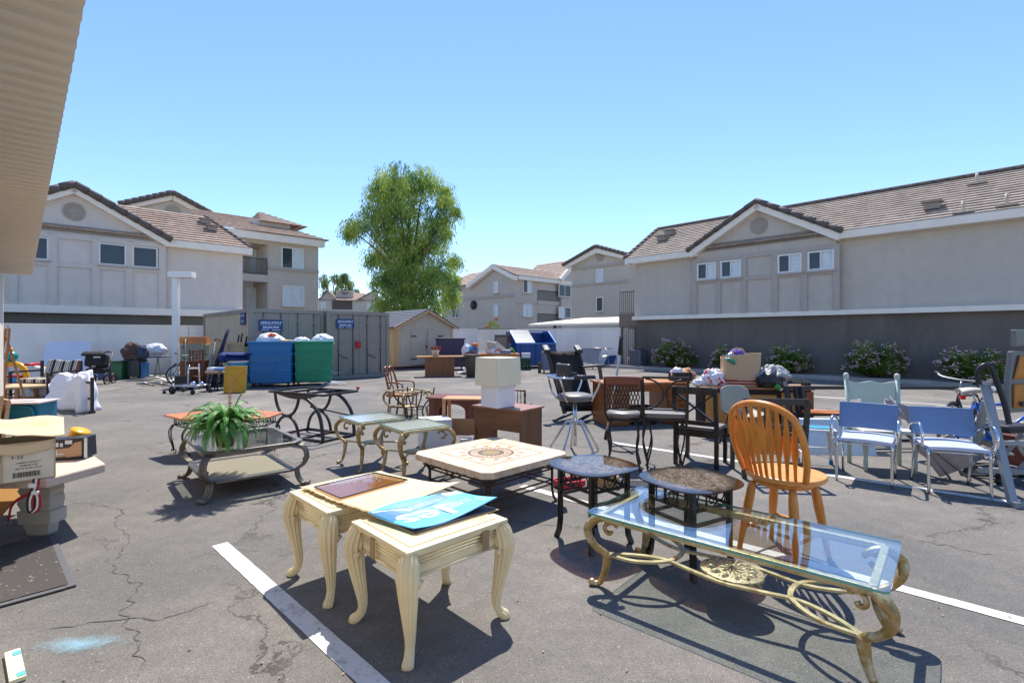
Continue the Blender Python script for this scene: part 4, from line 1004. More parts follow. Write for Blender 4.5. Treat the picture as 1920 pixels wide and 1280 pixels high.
for j in range(4, len(pts)):
    for s in (-1, 1): q_ = pts[j]; k.add([q_-V((0, 0, .007)), q_+V((0, 0, .007)), q_+V((s*.028, .01*s, .012+.01*(j % 3)))], [(0, 1, 2)])
k.build('dry_frond', mat('dry_stalk', (190, 140, 88), .7), f)

# ---------- wire side table with orange top
t = thing('side_table', 'low side table with orange wooden top and black wire legs behind the fern', 'side table', (-3.8, 6.62, 0))
k = MB(); k.plate([(-.74, -.02), (-.3, -.35), (.5, -.37), (.72, -.2), (.72, .2), (.3, .36), (-.4, .34)], .478, .503); k.build('tabletop', mat('orange_wood', (206, 124, 74), .35, 0, .1, 8, 0, 10, (184, 100, 54), (.5, .7), (.2, 1, 1)), t, bevel=.006)
k = MB(); pl = [(-.6, -.03), (-.27, -.28), (.45, -.3), (.62, -.1), (.62, .2), (-.35, .28)]
for a, b in zip(pl, pl[1:]+pl[:1]):
    for z in (.47, .37): k.rod((a[0], a[1], z), (b[0], b[1], z), .007, 6)
    dd = V((b[0]-a[0], b[1]-a[1], 0)); n = max(2, int(dd.length/.07))
    for i in range(n):
        c0 = V((a[0], a[1], .42))+dd*(i+.5)/n; u = dd.normalized()
        k.tube([c0+u*.03*math.cos(x*math.pi/6)+V((0, 0, .045*math.sin(x*math.pi/6))) for x in range(12)], .004, 5, closed=True)
k.build('apron', black_w, t)
for x, y in pl:
    k = MB(); o = V((x, y, 0)).normalized(); sd = V((-o.y, o.x, 0))
    for off in (-.03, 0, .03):
        k.tube([V((x, y, 0))+o*s+sd*off*w_+V((0, 0, z)) for s, z, w_ in [(p.x, p.y, 1-max(0, .25-p.y)*3.2) for p in sm([(0, .38), (.045, .3), (.04, .2), (.01, .1), (.0, .03)], 4)]], .006, 6)
    k.tube([V((x, y, .03))+o*(.03*math.cos(q_*math.pi/8))+V((0, 0, .03*math.sin(q_*math.pi/8))) for q_ in range(13)], .007, 6); k.build('leg', black_w, t)

# ---------- dark metal table base
t = thing('dining_table', 'dark metal dining table base of crossing arches without its top', 'table', (-3.05, 7.75, 0), R(-28))
drk = mat('graphite_metal', (56, 54, 56), .45, .3, .15)
def arc(cx_, cz, rx, rz, a0, a1, y, n=14): return [(cx_+rx*math.cos(R(a0+(a1-a0)*i/n)), y, cz+rz*math.sin(R(a0+(a1-a0)*i/n))) for i in range(n+1)]
for y in (-.3, .3):
    k = MB(); k.tube(arc(-.2, .0, .26, .33, 0, 180, y), .022, 8); k.tube(arc(-.2, .66, .26, .33, 180, 360, y), .022, 8); k.build('arch', drk, t)
for y in (-.3, .3):
    k = MB(); k.tube(sm([(.0, y, .66), (.28, y, .58), (.48, y, .4), (.55, y, .15), (.56, y, .0)], 6), .026, 8); k.build('curved_leg', drk, t)
k = MB()
for y in (-.3, .3): k.bar((-.46, y, .02), (.56, y, .02), .035, .035)
for x in (-.46, .56, .1): k.bar((x, -.3, .02), (x, .3, .02), .03, .03)
k.bar((.3, -.3, .5), (.53, .3, .3), .02, .02); k.build('floor_rail', drk, t)
k = MB()
for y in (-.33, .33): k.bar((-.56, y, .68), (.6, y, .68), .03, .03)
for x in (-.56, -.2, .2, .6): k.bar((x, -.33, .68), (x, .33, .68), .03, .03)
k.build('top_frame', drk, t)
for y, s in ((-.345, 1), (.345, 1)):
    k = MB(); k.prism([(-.5+x/20*1.1, y, .69-.09*math.sin(math.pi*x/20)) for x in range(21)], (0, .02, 0)); k.build('curved_plate', drk, t)

# ---------- ribbon-back armchair
def rib(k, pts, r=.016): k.tube(sm(pts, 5), r, 8)
t = thing('armchair', 'small brown wooden armchair with looped ribbon back behind the gold table frame', 'chair', (-2.12, 9.75, 0), R(78))
cw = mat('chair_brown', (128, 72, 40), .4, 0, .2, 8)
for sx in (-1, 1):
    k = MB(); k.tube(sm([(sx*.2, .2, 0), (sx*.2, .17, .2), (sx*.2, .16, .4), (sx*.2, .2, .6), (sx*.19, .26, .82)], 4), .02, 8); k.build('leg', cw, t)
    k = MB(); k.tube(sm([(sx*.23, -.22, 0), (sx*.23, -.2, .2), (sx*.24, -.2, .4)], 4), [.015]*9, 8); k.build('leg', cw, t)
    k = MB(); k.tube(sm([(sx*.24, -.12, .4), (sx*.27, -.14, .55), (sx*.26, -.1, .63), (sx*.23, .05, .64), (sx*.2, .2, .64)], 5), .015, 8); k.build('armrest', cw, t)
k = MB(); k.box((0, -.02, .4), (.5, .46, .05), bev=.015); k.build('seat', mat('cane_seat', (160, 108, 62), .6, 0, .15, 40, .4, 90), t)
k = MB(); rib(k, [(-.19, .26, .8), (-.17, .28, .9), (-.08, .28, .93), (0, .275, .9), (.08, .28, .93), (.17, .28, .9), (.19, .26, .8)], .02); k.build('top_rail', cw, t)
k = MB()
for s in (-1, 1): rib(k, [(s*.03, .2, .44), (s*.07, .21, .52), (s*-.05, .235, .66), (s*-.06, .26, .78), (0, .27, .89)], .012)
k.build('back_splat', cw, t)
k = MB()
for s in (-1, 1): k.rod((s*.2, .17, .18), (s*.23, -.2, .18), .012)
k.rod((-.21, -.02, .18), (.21, -.02, .18), .012); k.build('stretcher', cw, t)

# ---------- black wire plant stand
t = thing('plant_stand', 'black wrought iron wire stand with four curved uprights between the gold tables', 'plant stand', (-1.66, 8.6, 0), R(30))
for a in range(4):
    o = V((math.cos(a*math.pi/2), math.sin(a*math.pi/2), 0)); k = MB()
    k.tube([o*p.x+V((0, 0, p.y)) for p in sm([(.36, .63), (.33, .5), (.2, .36), (.15, .26), (.17, .14), (.27, .0)], 5)], .013, 6); k.build('leg', black_w, t)
k = MB()
for z, r_ in ((.3, .165), (.1, .19)): k.tube([(r_*math.cos(i*math.pi/12), r_*math.sin(i*math.pi/12), z) for i in range(24)], .009, 6, closed=True)
k.build('hoop', black_w, t)

# ---------- dark arched table, open wooden frame, pale cabinet
t = thing('side_table', 'dark brown wooden side table with arched sides behind the tan open frame', 'side table', (-.93, 8.4, 0), R(-8))
k = MB(); k.plate(octo(.92, .62, .14), .5, .53); k.build('tabletop', cherry, t)
def arch_panel(k, p, q, z0=.0, z1=.5, th=.02):
    p, q = V(p), V(q); u = (q-p); Lp = u.length; u.normalize(); nrm = V((-u.y, u.x, 0))
    out = [(0, z0), (0, z1), (Lp, z1), (Lp, z0), (Lp-.07, z0)]+[(Lp/2+(Lp/2-.07)*math.cos(R(180*i/10)), z0+.32+.11*math.sin(R(180*i/10))) for i in range(11)]+[(.07, z0)]
    a = [p+u*x+V((0, 0, z)) for x, z in out]; k.prism(a, nrm*th)
o8 = octo(.84, .54, .13)
for i in range(8):
    a, b = o8[i], o8[(i+1) % 8]
    if math.hypot(a[0]-b[0], a[1]-b[1]) > .25:
        k = MB(); arch_panel(k, (a[0], a[1], 0), (b[0], b[1], 0)); k.build('arched_side', cherry, t)
    else:
        k = MB(); k.prism([(a[0], a[1], 0), (b[0], b[1], 0), (b[0], b[1], .5), (a[0], a[1], .5)], (-a[0]*.05, -a[1]*.05, 0)); k.build('corner_panel', cherry, t)
t = thing('shelf_unit', 'open tan particle-board shelf unit with one lower panel beside the walnut desk', 'shelf', (-.66, 7.3, 0), R(-6))
tan_b = mat('tan_board', (186, 134, 92), .7, 0, .08, 4); tan_p = mat('tan_panel', (176, 128, 86), .75, 0, .08, 4)
k = MB(); k.box((0, 0, .63), (.62, .36, .022)); k.build('top_board', tan_b, t)
for s in (-1, 1):
    for y in (-.17, .17): k = MB(); k.box((s*.285, y, .31), (.045, .022, .618)); k.build('upright', tan_b, t)
k = MB(); k.box((0, -.186, .25), (.56, .012, .23)); k.build('lower_panel', tan_p, t)
t = thing('cabinet', 'small white boxy cabinet under the gold table beside the tan shelf unit', 'cabinet', (-1.06, 6.95, 0), R(20))
wht = mat('white_laminate', (214, 214, 212), .5, 0, .05)
k = MB(); k.box((0, 0, .2), (.4, .36, .4), bev=.006); k.build('body', wht, t); k = MB(); k.box((0, -.187, .2), (.36, .012, .34)); k.build('door', wht, t); k = MB(); k.rod((.13, -.2, .2), (.13, -.19, .2), .012); k.build('knob', steel, t)
t = thing('paper_pack', 'white and pale blue paper packs on the asphalt under the tan shelf unit', 'packs', (-.55, 7.15, 0), R(10))
for i, (x, w, m_) in enumerate(((-.12, .16, wht), (.08, .2, mat('pale_blue_pack', (170, 190, 214), .5)))): k = MB(); k.box((x, -.25, .07), (w, .12, .14), bev=.01); k.build('pack', m_, t)

# ---------- walnut desk and lamp
t = thing('desk', 'small walnut veneer desk with plain side seen from behind, carrying the cream lamp', 'desk', (-.05, 6.02, 0), R(-37))
k = MB(); k.box((0, 0, .69), (.74, .46, .022)); k.build('top', wood('walnut_top', (150, 104, 82), (120, 76, 56), .4, 0, 14), t, bevel=.003)
for s in (-1, 1): k = MB(); k.box((s*.335, 0, .34), (.022, .42, .68)); k.build('side_panel', walnut_v, t)
k = MB(); k.box((0, -.2, .56), (.648, .02, .235)); k.box((-.2, -.19, .36), (.25, .016, .17)); k.build('back_panel', walnut, t)
k = MB(); k.box((0, .02, .44), (.646, .36, .016)); k.build('shelf', walnut, t)
t = thing('table_lamp', 'cream square lamp shade on a white square ceramic base standing on the walnut desk', 'lamp', (-.165, 5.93, .701), R(44))
k = MB()
def sqring(k, w0, w1, z0, z1, th):
    for a in range(4):
        r_ = rotz(a*math.pi/2); k.prism([r_ @ V((-w0/2, -w0/2, z0)), r_ @ V((w0/2, -w0/2, z0)), r_ @ V((w1/2, -w1/2, z1)), r_ @ V((-w1/2, -w1/2, z1))], r_ @ V((0, th, 0)))
k.box((0, 0, .13), (.285, .285, .26), bev=.012, tap=1.0); k.build('base', mat('white_ceramic', (226, 228, 232), .18, 0, .03), t)
k = MB(); k.rod((0, 0, .26), (0, 0, .4), .012); k.rod((.14, -.146, .25), (.14, -.15, .25), .012); k.build('stem', steel, t)
k = MB(); k.box((0, 0, .275), (.03, .03, .04)); sqring(k, .385, .37, .255, .575, .004); k.box((0, 0, .573), (.37, .37, .004)); k.build('shade', mat('cream_shade', (222, 216, 186), .6, 0, .03, 3), t, bevel=.004)
# spindle piece behind the desk
t = thing('spindle_chair', 'small dark red spindle-back chair mostly hidden behind the walnut desk', 'chair', (.1, 8.9, 0), R(160))
k = MB()
for s in (-1, 1): k.lathe([(.016, 0), (.02, .1), (.014, .2), (.02, .4), (.014, .46), (.024, .52), (.014, .56), (.02, .6)], 10, (s*.19, .17, 0))
k.build('post', cherry, t)
for x, y in ((-.18, -.17), (.18, -.17)): k = MB(); k.rod((x, y, 0), (x, y, .3), .018); k.build('leg', cherry, t)
k = MB(); k.box((0, 0, .31), (.42, .38, .03), bev=.01); k.build('seat', cherry, t)
k = MB(); k.tube([(-.19, .17, .58), (0, .19, .595), (.19, .17, .58)], .014, 8)
for i in range(5): k.rod((-.12+i*.06, .175, .32), (-.12+i*.06, .18, .585), .007, 6)
k.build('spindles', cherry, t)

# =================================================================== seating on the right
def sq_tube(k, pts, r, up, mi=0): k.tube(pts, r, up=up, prof=[(-1, -1), (1, -1), (1, 1), (-1, 1)], smooth=False, mi=mi)
leather = mat('grey_vinyl', (120, 114, 108), .42, 0, .08, 4)
vinyl_k = mat('black_vinyl', (44, 44, 46), .42, 0, .12, 4)
# chrome stylist stool with arms
t = thing('stool_chair', 'chrome swivel stool with black vinyl back, padded arms and round seat', 'stool', (.82, 6.6, 0), R(-72))
k = MB(); k.rod((0, 0, .1), (0, 0, .7), .026); k.rod((0, 0, .45), (0, 0, .7), .019)
k.build('column', chrome, t)
for i in range(5):
    a = R(72*i+20); o = V((math.cos(a), math.sin(a), 0)); k = MB()
    k.tube([o*p.x+V((0, 0, p.y)) for p in sm([(.015, .40), (.08, .415), (.14, .36), (.31, .08), (.345, .015)], 5)], .015, 8); k.build('leg', chrome, t)
k = MB(); k.lathe([(0, .69), (.2, .69), (.235, .71), (.24, .735), (.22, .765), (.15, .782), (0, .786)], 32); k.build('seat', leather, t)
k = MB(); k.grid(lambda u, v: (-.2+.4*u, -.2-.06*math.sin(math.pi*u)+.02, .84+.33*v), 14, 8, .07); k.build('backrest', vinyl_k, t, bevel=.02)
k = MB()
k.tube(sm([(.27, .16, .99), (.27, .0, 1.0), (.26, -.2, 1.0), (.2, -.3, 1.0), (0, -.33, 1.0), (-.2, -.3, 1.0), (-.26, -.2, 1.0), (-.27, .0, 1.0), (-.27, .16, .99)], 5), .014, 8)
for s in (-1, 1):
    k.tube(sm([(s*.27, .16, .99), (s*.26, .22, .92), (s*.23, .12, .7)], 5), .013, 8); k.tube(sm([(s*.2, -.3, 1.0), (s*.2, -.24, .8), (s*.16, -.18, .69)], 4), .013, 8)
k.build('arm_frame', chrome, t)
for s in (-1, 1):
    k = MB(); k.tube([(s*.268, -.14, 1.012), (s*.27, .15, 1.005)], .026, 10, asp=.7); k.build('arm_pad', vinyl_k, t)

# folded recliner frame standing on end
t = thing('folding_recliner', 'black folding recliner standing up on its end behind the chrome stool', 'recliner', (1.05, 9.3, 0), R(8))
k = MB()
for s in (-1, 1): k.bar((s*.29-.1, .12, 1.28), (s*.27+.16, -.12, .12), .05, .07, bev=.01)
k.bar((-.35, .05, .9), (.23, .05, .9), .04, .05); k.bar((-.2, -.1, .28), (.42, -.1, .28), .04, .05); k.build('frame', mat('recliner_frame', (54, 54, 56), .4, .3, .15), t)
k = MB(); k.grid(lambda u, v: (-.38+.56*u+.26*(1-v)+.0, .1-.22*(1-v)-.02, .16+1.08*v), 2, 8, .03); k.build('sling', mat('black_mesh', (24, 24, 26), .75, 0, .15, 60), t)
for x in (-.41, .2): k = MB(); k.box((x, .1, 1.28), (.12, .26, .09), Matrix.Rotation(R(20), 3, 'X'), bev=.03); k.build('head_pad', vinyl_k, t)
for a, b in (((-.36, -.3, .03), (.1, .1, .1)), ((.1, -.34, .03), (.5, .05, .12))): k = MB(); k.bar(a, b, .06, .045, bev=.01); k.build('base_bar', blackpl, t)
k = MB(); k.bar((.24, 0, .95), (.68, .02, .98), .08, .04, bev=.012); k.build('armrest', vinyl_k, t)
k = MB(); k.bar((.58, .02, .95), (.72, .05, .1), .09, .03); k.build('side_leg', mat('recliner_frame', (54, 54, 56)), t)

# armless curved dark leg chair seen behind lattice chair
# lattice-back counter chair
def lattice_back(k, z0, z1, w, cr):
    def pt(u, z): return V((w*u*.5, -.02-.035*(1-u*u)-.05*(z-.62)/.4, z))
    n = 5
    for i in range(-n, n+1):
        for s in (-1, 1):
            pts = []
            for j in range(13):
                z = z0+(z1-z0)*j/12; u = (i+s*(j/12-.5)*2.6)/n*.96
                if abs(u) <= 1: pts.append(pt(u, z))
            if len(pts) > 1: k.tube(pts, .0065, 5)
    return pt
t = thing('counter_chair', 'counter chair with reddish top rail, woven lattice back and grey round seat', 'chair', (1.31, 5.95, 0), R(-14))
br = mat('bronze_frame', (50, 44, 42), .4, .4, .15)
k = MB(); k.lathe([(0, .585), (.18, .585), (.2, .605), (.2, .625), (.17, .648), (0, .655)], 32, sx=1.03); k.build('seat', leather, t)
k = MB(); k.tube([(.19*math.cos(i*math.pi/12), .19*math.sin(i*math.pi/12), .565) for i in range(24)], .014, 6, closed=True); k.build('seat_ring', br, t)
k = MB(); k.tube([(.17*math.cos(i*math.pi/12), .17*math.sin(i*math.pi/12), .2) for i in range(24)], .008, 6, closed=True); k.build('foot_ring', br, t)
for sx in (-1, 1):
    for sy in (-1, 1): k = MB(); k.tube(sm([(sx*.13, sy*.13, .57), (sx*.17, sy*.17, .4), (sx*.15, sy*.15, .2), (sx*.19, sy*.19, 0)], 5), .013, 8); k.build('leg', br, t)
for s in (-1, 1): k = MB(); k.tube(sm([(s*.16, -.14, .54), (s*.195, -.19, .64), (s*.205, -.2, .8), (s*.205, -.25, 1.03)], 5), .012, 8); k.build('back_post', br, t)
k = MB(); k.grid(lambda u, v: (-.215+.43*u, -.235-.035*math.sin(math.pi*u)-.02*v, .965+.1*v+.008*math.sin(math.pi*u)), 14, 4, .02); k.build('top_rail', mat('copper_leather', (124, 70, 52), .45, 0, .15, 8), t)
k = MB(); lattice_back(k, .70, .97, .38, 0)
for v in k.v: v.y -= .17
k.tube([(-.2, -.2, .7), (0, -.235, .69), (.2, -.2, .7)], .009, 6); k.build('lattice', br, t)

# circle-back counter chair
t = thing('counter_chair', 'black metal counter chair with two back-to-back arcs in its back and a long grey seat', 'chair', (1.78, 5.93, 0), R(-14))
k = MB(); k.box((0, .02, .62), (.47, .42, .06), bev=.028); k.build('seat', leather, t)
k = MB()
for s in (-1, 1): k.bar((s*.2, -.18, .575), (s*.2, .2, .575), .02, .02)
for y in (-.18, .2): k.bar((-.21, y, .576), (.21, y, .576), .02, .02)
k.build('seat_frame', br, t)
for sx in (-1, 1): k = MB(); sq_tube(k, [(sx*.23, -.19, .5), (sx*.235, -.22, .8), (sx*.245, -.28, 1.06)], .013, (1, 0, 0)); k.build('back_post', br, t)
k = MB(); k.bar((-.255, -.28, 1.06), (.255, -.28, 1.06), .024, .024); k.build('top_rail', br, t); k = MB(); k.bar((-.23, -.2, .69), (.23, -.2, .69), .016, .016); k.build('lower_rail', br, t)
for s in (-1, 1): k = MB(); k.tube([(s*.235-s*.22*math.cos(R(a)), -.235-.15*(.865+.17*math.sin(R(a))-.865), .87+.175*math.sin(R(a))) for a in range(-85, 86, 10)], .011, 6); k.build('back_arc', br, t)
for sx in (-1, 1):
    for sy in (-1, 1):
        for q in (-1, 1): k = MB(); k.tube(sm([(sx*.19, sy*.17, .57), (sx*.19+q*.05, sy*.17, .32), (sx*.19, sy*.17, .06), (sx*.19, sy*.17, 0)], 5), .01, 6); k.build('leg', br, t)

# X-back dining chair
t = thing('dining_chair', 'black wooden dining chair with X-shaped back and dark padded seat', 'chair', (2.27, 6.09, 0), R(-37))
for s in (-1, 1): k = MB(); sq_tube(k, [(s*.235, -.2, 0), (s*.235, -.2, .45), (s*.235, -.26, .93)], .022, (1, 0, 0)); k.build('back_leg', black_w, t)
for s in (-1, 1): k = MB(); k.bar((s*.225, .21, 0), (s*.225, .21, .42), .042, .042); k.build('front_leg', black_w, t)
k = MB(); k.box((0, 0, .385), (.47, .42, .075), bev=.004); k.build('seat_frame', black_w, t)
k = MB(); k.box((0, .01, .445), (.47, .43, .045), bev=.02); k.build('seat', mat('taupe_seat', (112, 102, 98), .6, 0, .1, 5), t)
k = MB(); k.bar((-.215, -.255, .89), (.215, -.255, .89), .026, .085, bev=.006); k.build('top_rail', black_w, t)
k = MB(); k.bar((-.215, -.21, .51), (.215, -.21, .51), .022, .05); k.bar((-.215, -.212, .53), (.21, -.25, .85), .02, .034, (0, 1, .1)); k.bar((.215, -.216, .53), (-.21, -.254, .85), .02, .034, (0, 1, .1)); k.build('cross_back', black_w, t)

# oak swivel chair
t = thing('swivel_chair', 'golden oak swivel counter chair with arched back of flat arrow spindles', 'chair', (1.90, 3.55, 0), R(-57))
for sx in (-1, 1):
    for sy in (-1, 1):
        k = MB(); a_, b_ = V((sx*.14, sy*.14, .5)), V((sx*.205, sy*.205, 0)); pts = [a_.lerp(b_, i/12) for i in range(13)]
        k.tube(pts, [.024, .027, .03, .031, .031, .03, .028, .026, .024, .022, .02, .018, .017], 10); k.build('leg', oak, t)
k = MB()
for s in (-1, 1): k.rod((s*.185, -.185, .17), (s*.185, .185, .17), .012); k.rod((-.18, s*.18, .2), (.18, s*.18, .2), .012)
k.build('stretcher', oak, t)
k = MB(); k.lathe([(0, .5), (.19, .5), (.2, .515), (.2, .53), (0, .53)], 28); k.build('swivel_base', oak, t)
k = MB(); pl = []
for i in range(64):
    a = 2*math.pi*i/64; c, s = math.cos(a), math.sin(a); rx = .25; ry = .25 if s > 0 else .22
    bump = .05*max(0, s)*abs(c)**.5
    pl.append((rx*c*(1+.08*max(0, s)), ry*s+bump))
k.plate(pl, .535, .575); k.build('seat', oak_s, t, bevel=.012)
hoop = sm([(-.215, -.12, .57), (-.245, -.165, .70), (-.25, -.215, .85), (-.215, -.265, .99), (-.12, -.298, 1.06), (0, -.308, 1.08), (.12, -.298, 1.06), (.215, -.265, .99), (.25, -.215, .85), (.245, -.165, .70), (.215, -.12, .57)], 6)
k = MB(); k.tube(hoop, .021, 10, asp=1.15); k.build('hoop', oak, t)
for i in range(9):
    u = (i-4)/4; xb = u*.165; yb = -.2+.05*u*u; xt = -u*.222*-1
    hp_ = min(hoop[18:43], key=lambda q: abs(q.x-xt)); xt, yt, zt = hp_
    k = MB(); a_, b_ = V((xb, yb, .57)), V((xt, yt, zt)); ws = [.011, .011, .012, .016, .026, .029, .027, .022, .015, .011, .009]
    pts = [a_.lerp(b_, j/10) for j in range(11)]; dv = (b_-a_).normalized(); side = V((1, -.35*u, 0)).normalized(); side = (side-dv*side.dot(dv)).normalized(); nr = dv.cross(side)
    vs = []
    for p, w in zip(pts, ws): vs += [p+side*w+nr*.005, p-side*w+nr*.005, p-side*w-nr*.005, p+side*w-nr*.005]
    fs = [(3, 2, 1, 0), (40, 41, 42, 43)]+[(4*j+a, 4*j+(a+1) % 4, 4*j+4+(a+1) % 4, 4*j+4+a) for j in range(10) for a in range(4)]
    k.add(vs, fs); k.build('spindle', oak, t, bevel=.002)

# desks with things on them
deskw = wood('desk_oak', (158, 94, 44), (120, 66, 28), .4, 0, 12); deskv = wood('desk_oak_v', (150, 88, 42), (112, 62, 28), .42, 2, 12)
t = thing('desk', 'brown wooden desk with drawers behind the lattice-back counter chair', 'desk', (2.27, 9.0, 0), R(11))
k = MB(); k.box((0, 0, .715), (1.6, .72, .035)); k.build('top', wood('desk_top', (190, 128, 78), (160, 98, 54), .35, 0, 10), t, bevel=.006)
for x in (-.55, .55):
    k = MB(); k.box((x, 0, .35), (.42, .66, .69)); k.build('pedestal', deskv, t)
    for z, h in ((.6, .14), (.42, .19), (.17, .27)):
        k = MB(); k.box((x, -.338, z), (.37, .016, h), bev=.004); d = k.build('drawer', deskw, t)
        k = MB(); k.tube(sm([(x-.05, -.347, z), (x-.04, -.37, z-.015), (x+.04, -.37, z-.015), (x+.05, -.347, z)], 4), .006, 6); k.build('handle', bronze, d)
k = MB(); k.box((0, -.3, .63), (.68, .02, .12)); k.build('apron', deskw, t)
t = thing('crate', 'small black open box with crumpled white paper on the brown desk', 'box', (2.98, 8.98, .7335), R(11))
k = MB()
for a, b, w, d in ((0, -.12, .32, .01), (0, .12, .32, .01), (-.155, 0, .01, .23), (.155, 0, .01, .23)): k.box((a, b, .075), (w, d, .15))
k.box((0, 0, .006), (.3, .23, .012)); k.build('box', blackpl, t)
k = MB(); k.ball((-.06, 0, .13), (.11, .09, .1), 10, .35, 2.2, 3); k.build('paper', mat('white_bag', (226, 226, 228), .5, 0, .06, 8), t)
k = MB(); k.ball((.08, 0, .12), (.08, .08, .07), 8, .5, 2.2, 5); k.build('wrapper', mat('tan_wrapper', (176, 132, 88), .6), t)
t = thing('bag', 'crumpled brown and orange bag slumped at the right end of the brown desk', 'bag', (3.06, 9.2, .7335))
k = MB(); k.ball((.06, -.1, .08), (.17, .12, .13), 12, .45, 2.4, 9, zmin=-.08); k.build('bag_body', mat('orange_bag', (168, 104, 66), .6, 0, .3, 14, .3, 30, (190, 170, 150), (.5, .6)), t)

t = thing('dresser', 'wide wooden dresser faced with yellow-brown boards, loaded with bags', 'dresser', (3.72, 7.9, 0), R(-9))
k = MB(); k.box((0, 0, .735), (1.62, .6, .03)); k.build('top', wood('dresser_top', (170, 112, 66), (132, 82, 46), .5, 0, 10), t, bevel=.004)
k = MB(); k.box((0, 0, .36), (1.54, .54, .72)); k.build('carcass', mat('dresser_dark', (40, 26, 18), .7), t)
board = mat('yellow_board', (196, 140, 68), .6, 0, .08, 2, 0, 10, (180, 122, 56), (.5, .7))
for x, w, z, h in ((-.52, .42, .35, .62), (.0, .56, .34, .6), (.5, .3, .36, .64)): k = MB(); k.box((x, -.285, z), (w, .02, h)); k.build('front_board', board, t)
k = MB(); k.box((.74, -.288, .35), (.1, .03, .7)); k.build('end_stile', deskv, t)
TZ = .7505
def on_dresser(x, y): return V((3.72, 7.9, TZ))+rotz(R(-9)) @ V((x, y, 0))
t = thing('tote_bag', 'big tan canvas tote bag with red stripes standing on the dresser', 'bag', on_dresser(-.17, -.05), R(-14))
def tote(u, v):
    a = 2*math.pi*u; c, s = math.cos(a), math.sin(a); q = .24/((abs(c)**5+abs(s)**5)**.2); b = 1+.05*math.sin(3*a)*v
    return (q*c*1.12*(1+.05*v)*b+.02*v, q*s*.6*b, .46*v+.07*v*v*max(0, c)-.03*v*math.cos(2*a))
k = MB(); k.grid(tote, 48, 46, .006)
vs = [i for i in range(len(k.v))]
for fi, f_ in enumerate(k.f):
    z = sum(k.v[i].z for i in f_)/len(f_)
    if .03 < z < .055 or .075 < z < .1: k.m[fi] = 1
k.plate([(.24*math.cos(2*math.pi*i/24)*1.05, .14*math.sin(2*math.pi*i/24)) for i in range(24)], .0, .006)
k.build('canvas', [mat('tan_canvas', (198, 166, 128), .85, 0, .06, 4, .4, 120), mat('red_stripe', (158, 40, 52), .8)], t)
k = MB(); k.tube(sm([(-.14, -.12, .45), (-.1, -.15, .56), (.0, -.15, .57), (.06, -.12, .48)], 5), .012, 6, asp=.3); k.build('bag_handle', mat('tan_canvas', (198, 166, 128)), t)
t = thing('folded_cloth', 'purple cloth and silver wrapping poking out of the tan tote bag', 'cloth', on_dresser(-.2, -.08)+V((0, 0, .46)))
k = MB(); k.ball((-.02, 0, .05), (.1, .08, .06), 10, .4, 2.5, 2); k.build('purple_cloth', mat('violet_cloth', (92, 72, 190), .7, 0, .1), t)
k = MB(); k.ball((-.12, -.02, .0), (.07, .06, .05), 9, .5, 2.5, 6); k.build('foil', mat('silver_foil', (190, 194, 200), .3, .5, .1), t)
t = thing('toy_bottle', 'green plastic bit hanging at the left corner of the tote bag opening', 'bottle', on_dresser(-.36, -.2)+V((0, 0, .36)))
k = MB(); k.tube([(-.03, 0, .06), (.03, 0, .03), (.08, 0, -.01)], [.03, .034, .02], 10); k.build('bottle_body', mat('jade_plastic', (16, 140, 110), .35), t); k = MB(); k.rod((-.03, 0, .06), (-.055, 0, .075), .015); k.build('cap', wht, t)
t = thing('shopping_bag', 'white plastic shopping bag printed red, left of the tan tote bag', 'bag', on_dresser(-.55, -.05))
def plasticbag(name, parent, c, r, seed, m_, jit=.38, zmin=None):
    k = MB(); k.ball((0, 0, 0), r, 26, jit*.7, 2.2, seed); c = V(c)
    for i, v in enumerate(k.v):                      # creases gathered towards the knot
        d = v.normalized(); w_ = mnoise.noise(d*3.2+V((seed, 0, 0))); q = 1+jit*.42*(.5-abs(mnoise.noise(V((d.x*5+w_, d.y*5, d.z*2.2+seed))))*1.6)+jit*.16*mnoise.noise(d*11+V((0, seed, 0)))
        v = v*q
        if zmin is not None and v.z < zmin: v.z = zmin
        k.v[i] = v+c
    return k.build(name, m_, parent)
bagw = mat('white_plastic', (226, 226, 230), .35, 0, .05, 10, .5, 18)
plasticbag('bag_body', t, (0, 0, .1), (.2, .15, .15), 4, mat('red_print_bag', (228, 224, 226), .35, 0, .04, 4, .5, 18, (200, 44, 60), (.54, .57)), zmin=-.1); plasticbag('bag_handle', t, (-.22, -.02, .05), (.1, .08, .07), 5, bagw, .5, -.05)
t = thing('duffel_bag', 'crumpled grey and black bag slumped on the dresser right of the tote bag', 'bag', on_dresser(.28, -.1), R(10))
plasticbag('bag_body', t, (0, 0, .13), (.27, .18, .18), 8, mat('grey_bag', (158, 158, 158), .45, 0, .1, 6, .6, 14), zmin=-.13); plasticbag('dark_flap', t, (-.1, -.1, .1), (.2, .12, .13), 12, vinyl_k, .35, -.1)
t = thing('dish_rack', 'flat black plastic grid rack lying at the right end of the dresser', 'rack', on_dresser(.62, .02), R(-6))
k = MB()
for i in range(9): k.bar((-.2+.05*i, -.16, .06), (-.2+.05*i, .16, .09), .012, .02)
for i in range(6): k.bar((-.2, -.16+.064*i, .058+.006*i), (.2, -.16+.064*i, .058+.006*i), .012, .018)
k.build('grid', blackpl, t)
k = MB()
for x in (-.19, .19): k.box((x, 0, .03), (.02, .28, .06))
k.build('side_rail', blackpl, t)
t = thing('spray_bottle', 'small green and white bottle lying tilted in front of the grey bag', 'bottle', on_dresser(.3, -.33)+V((0, 0, -.02)), R(0))
k = MB(); k.tube([(-.06, 0, .06), (0, 0, .02)], [.045, .045], 12); k.build('bottle_body', mat('leaf_green_plastic', (70, 150, 60), .3), t)
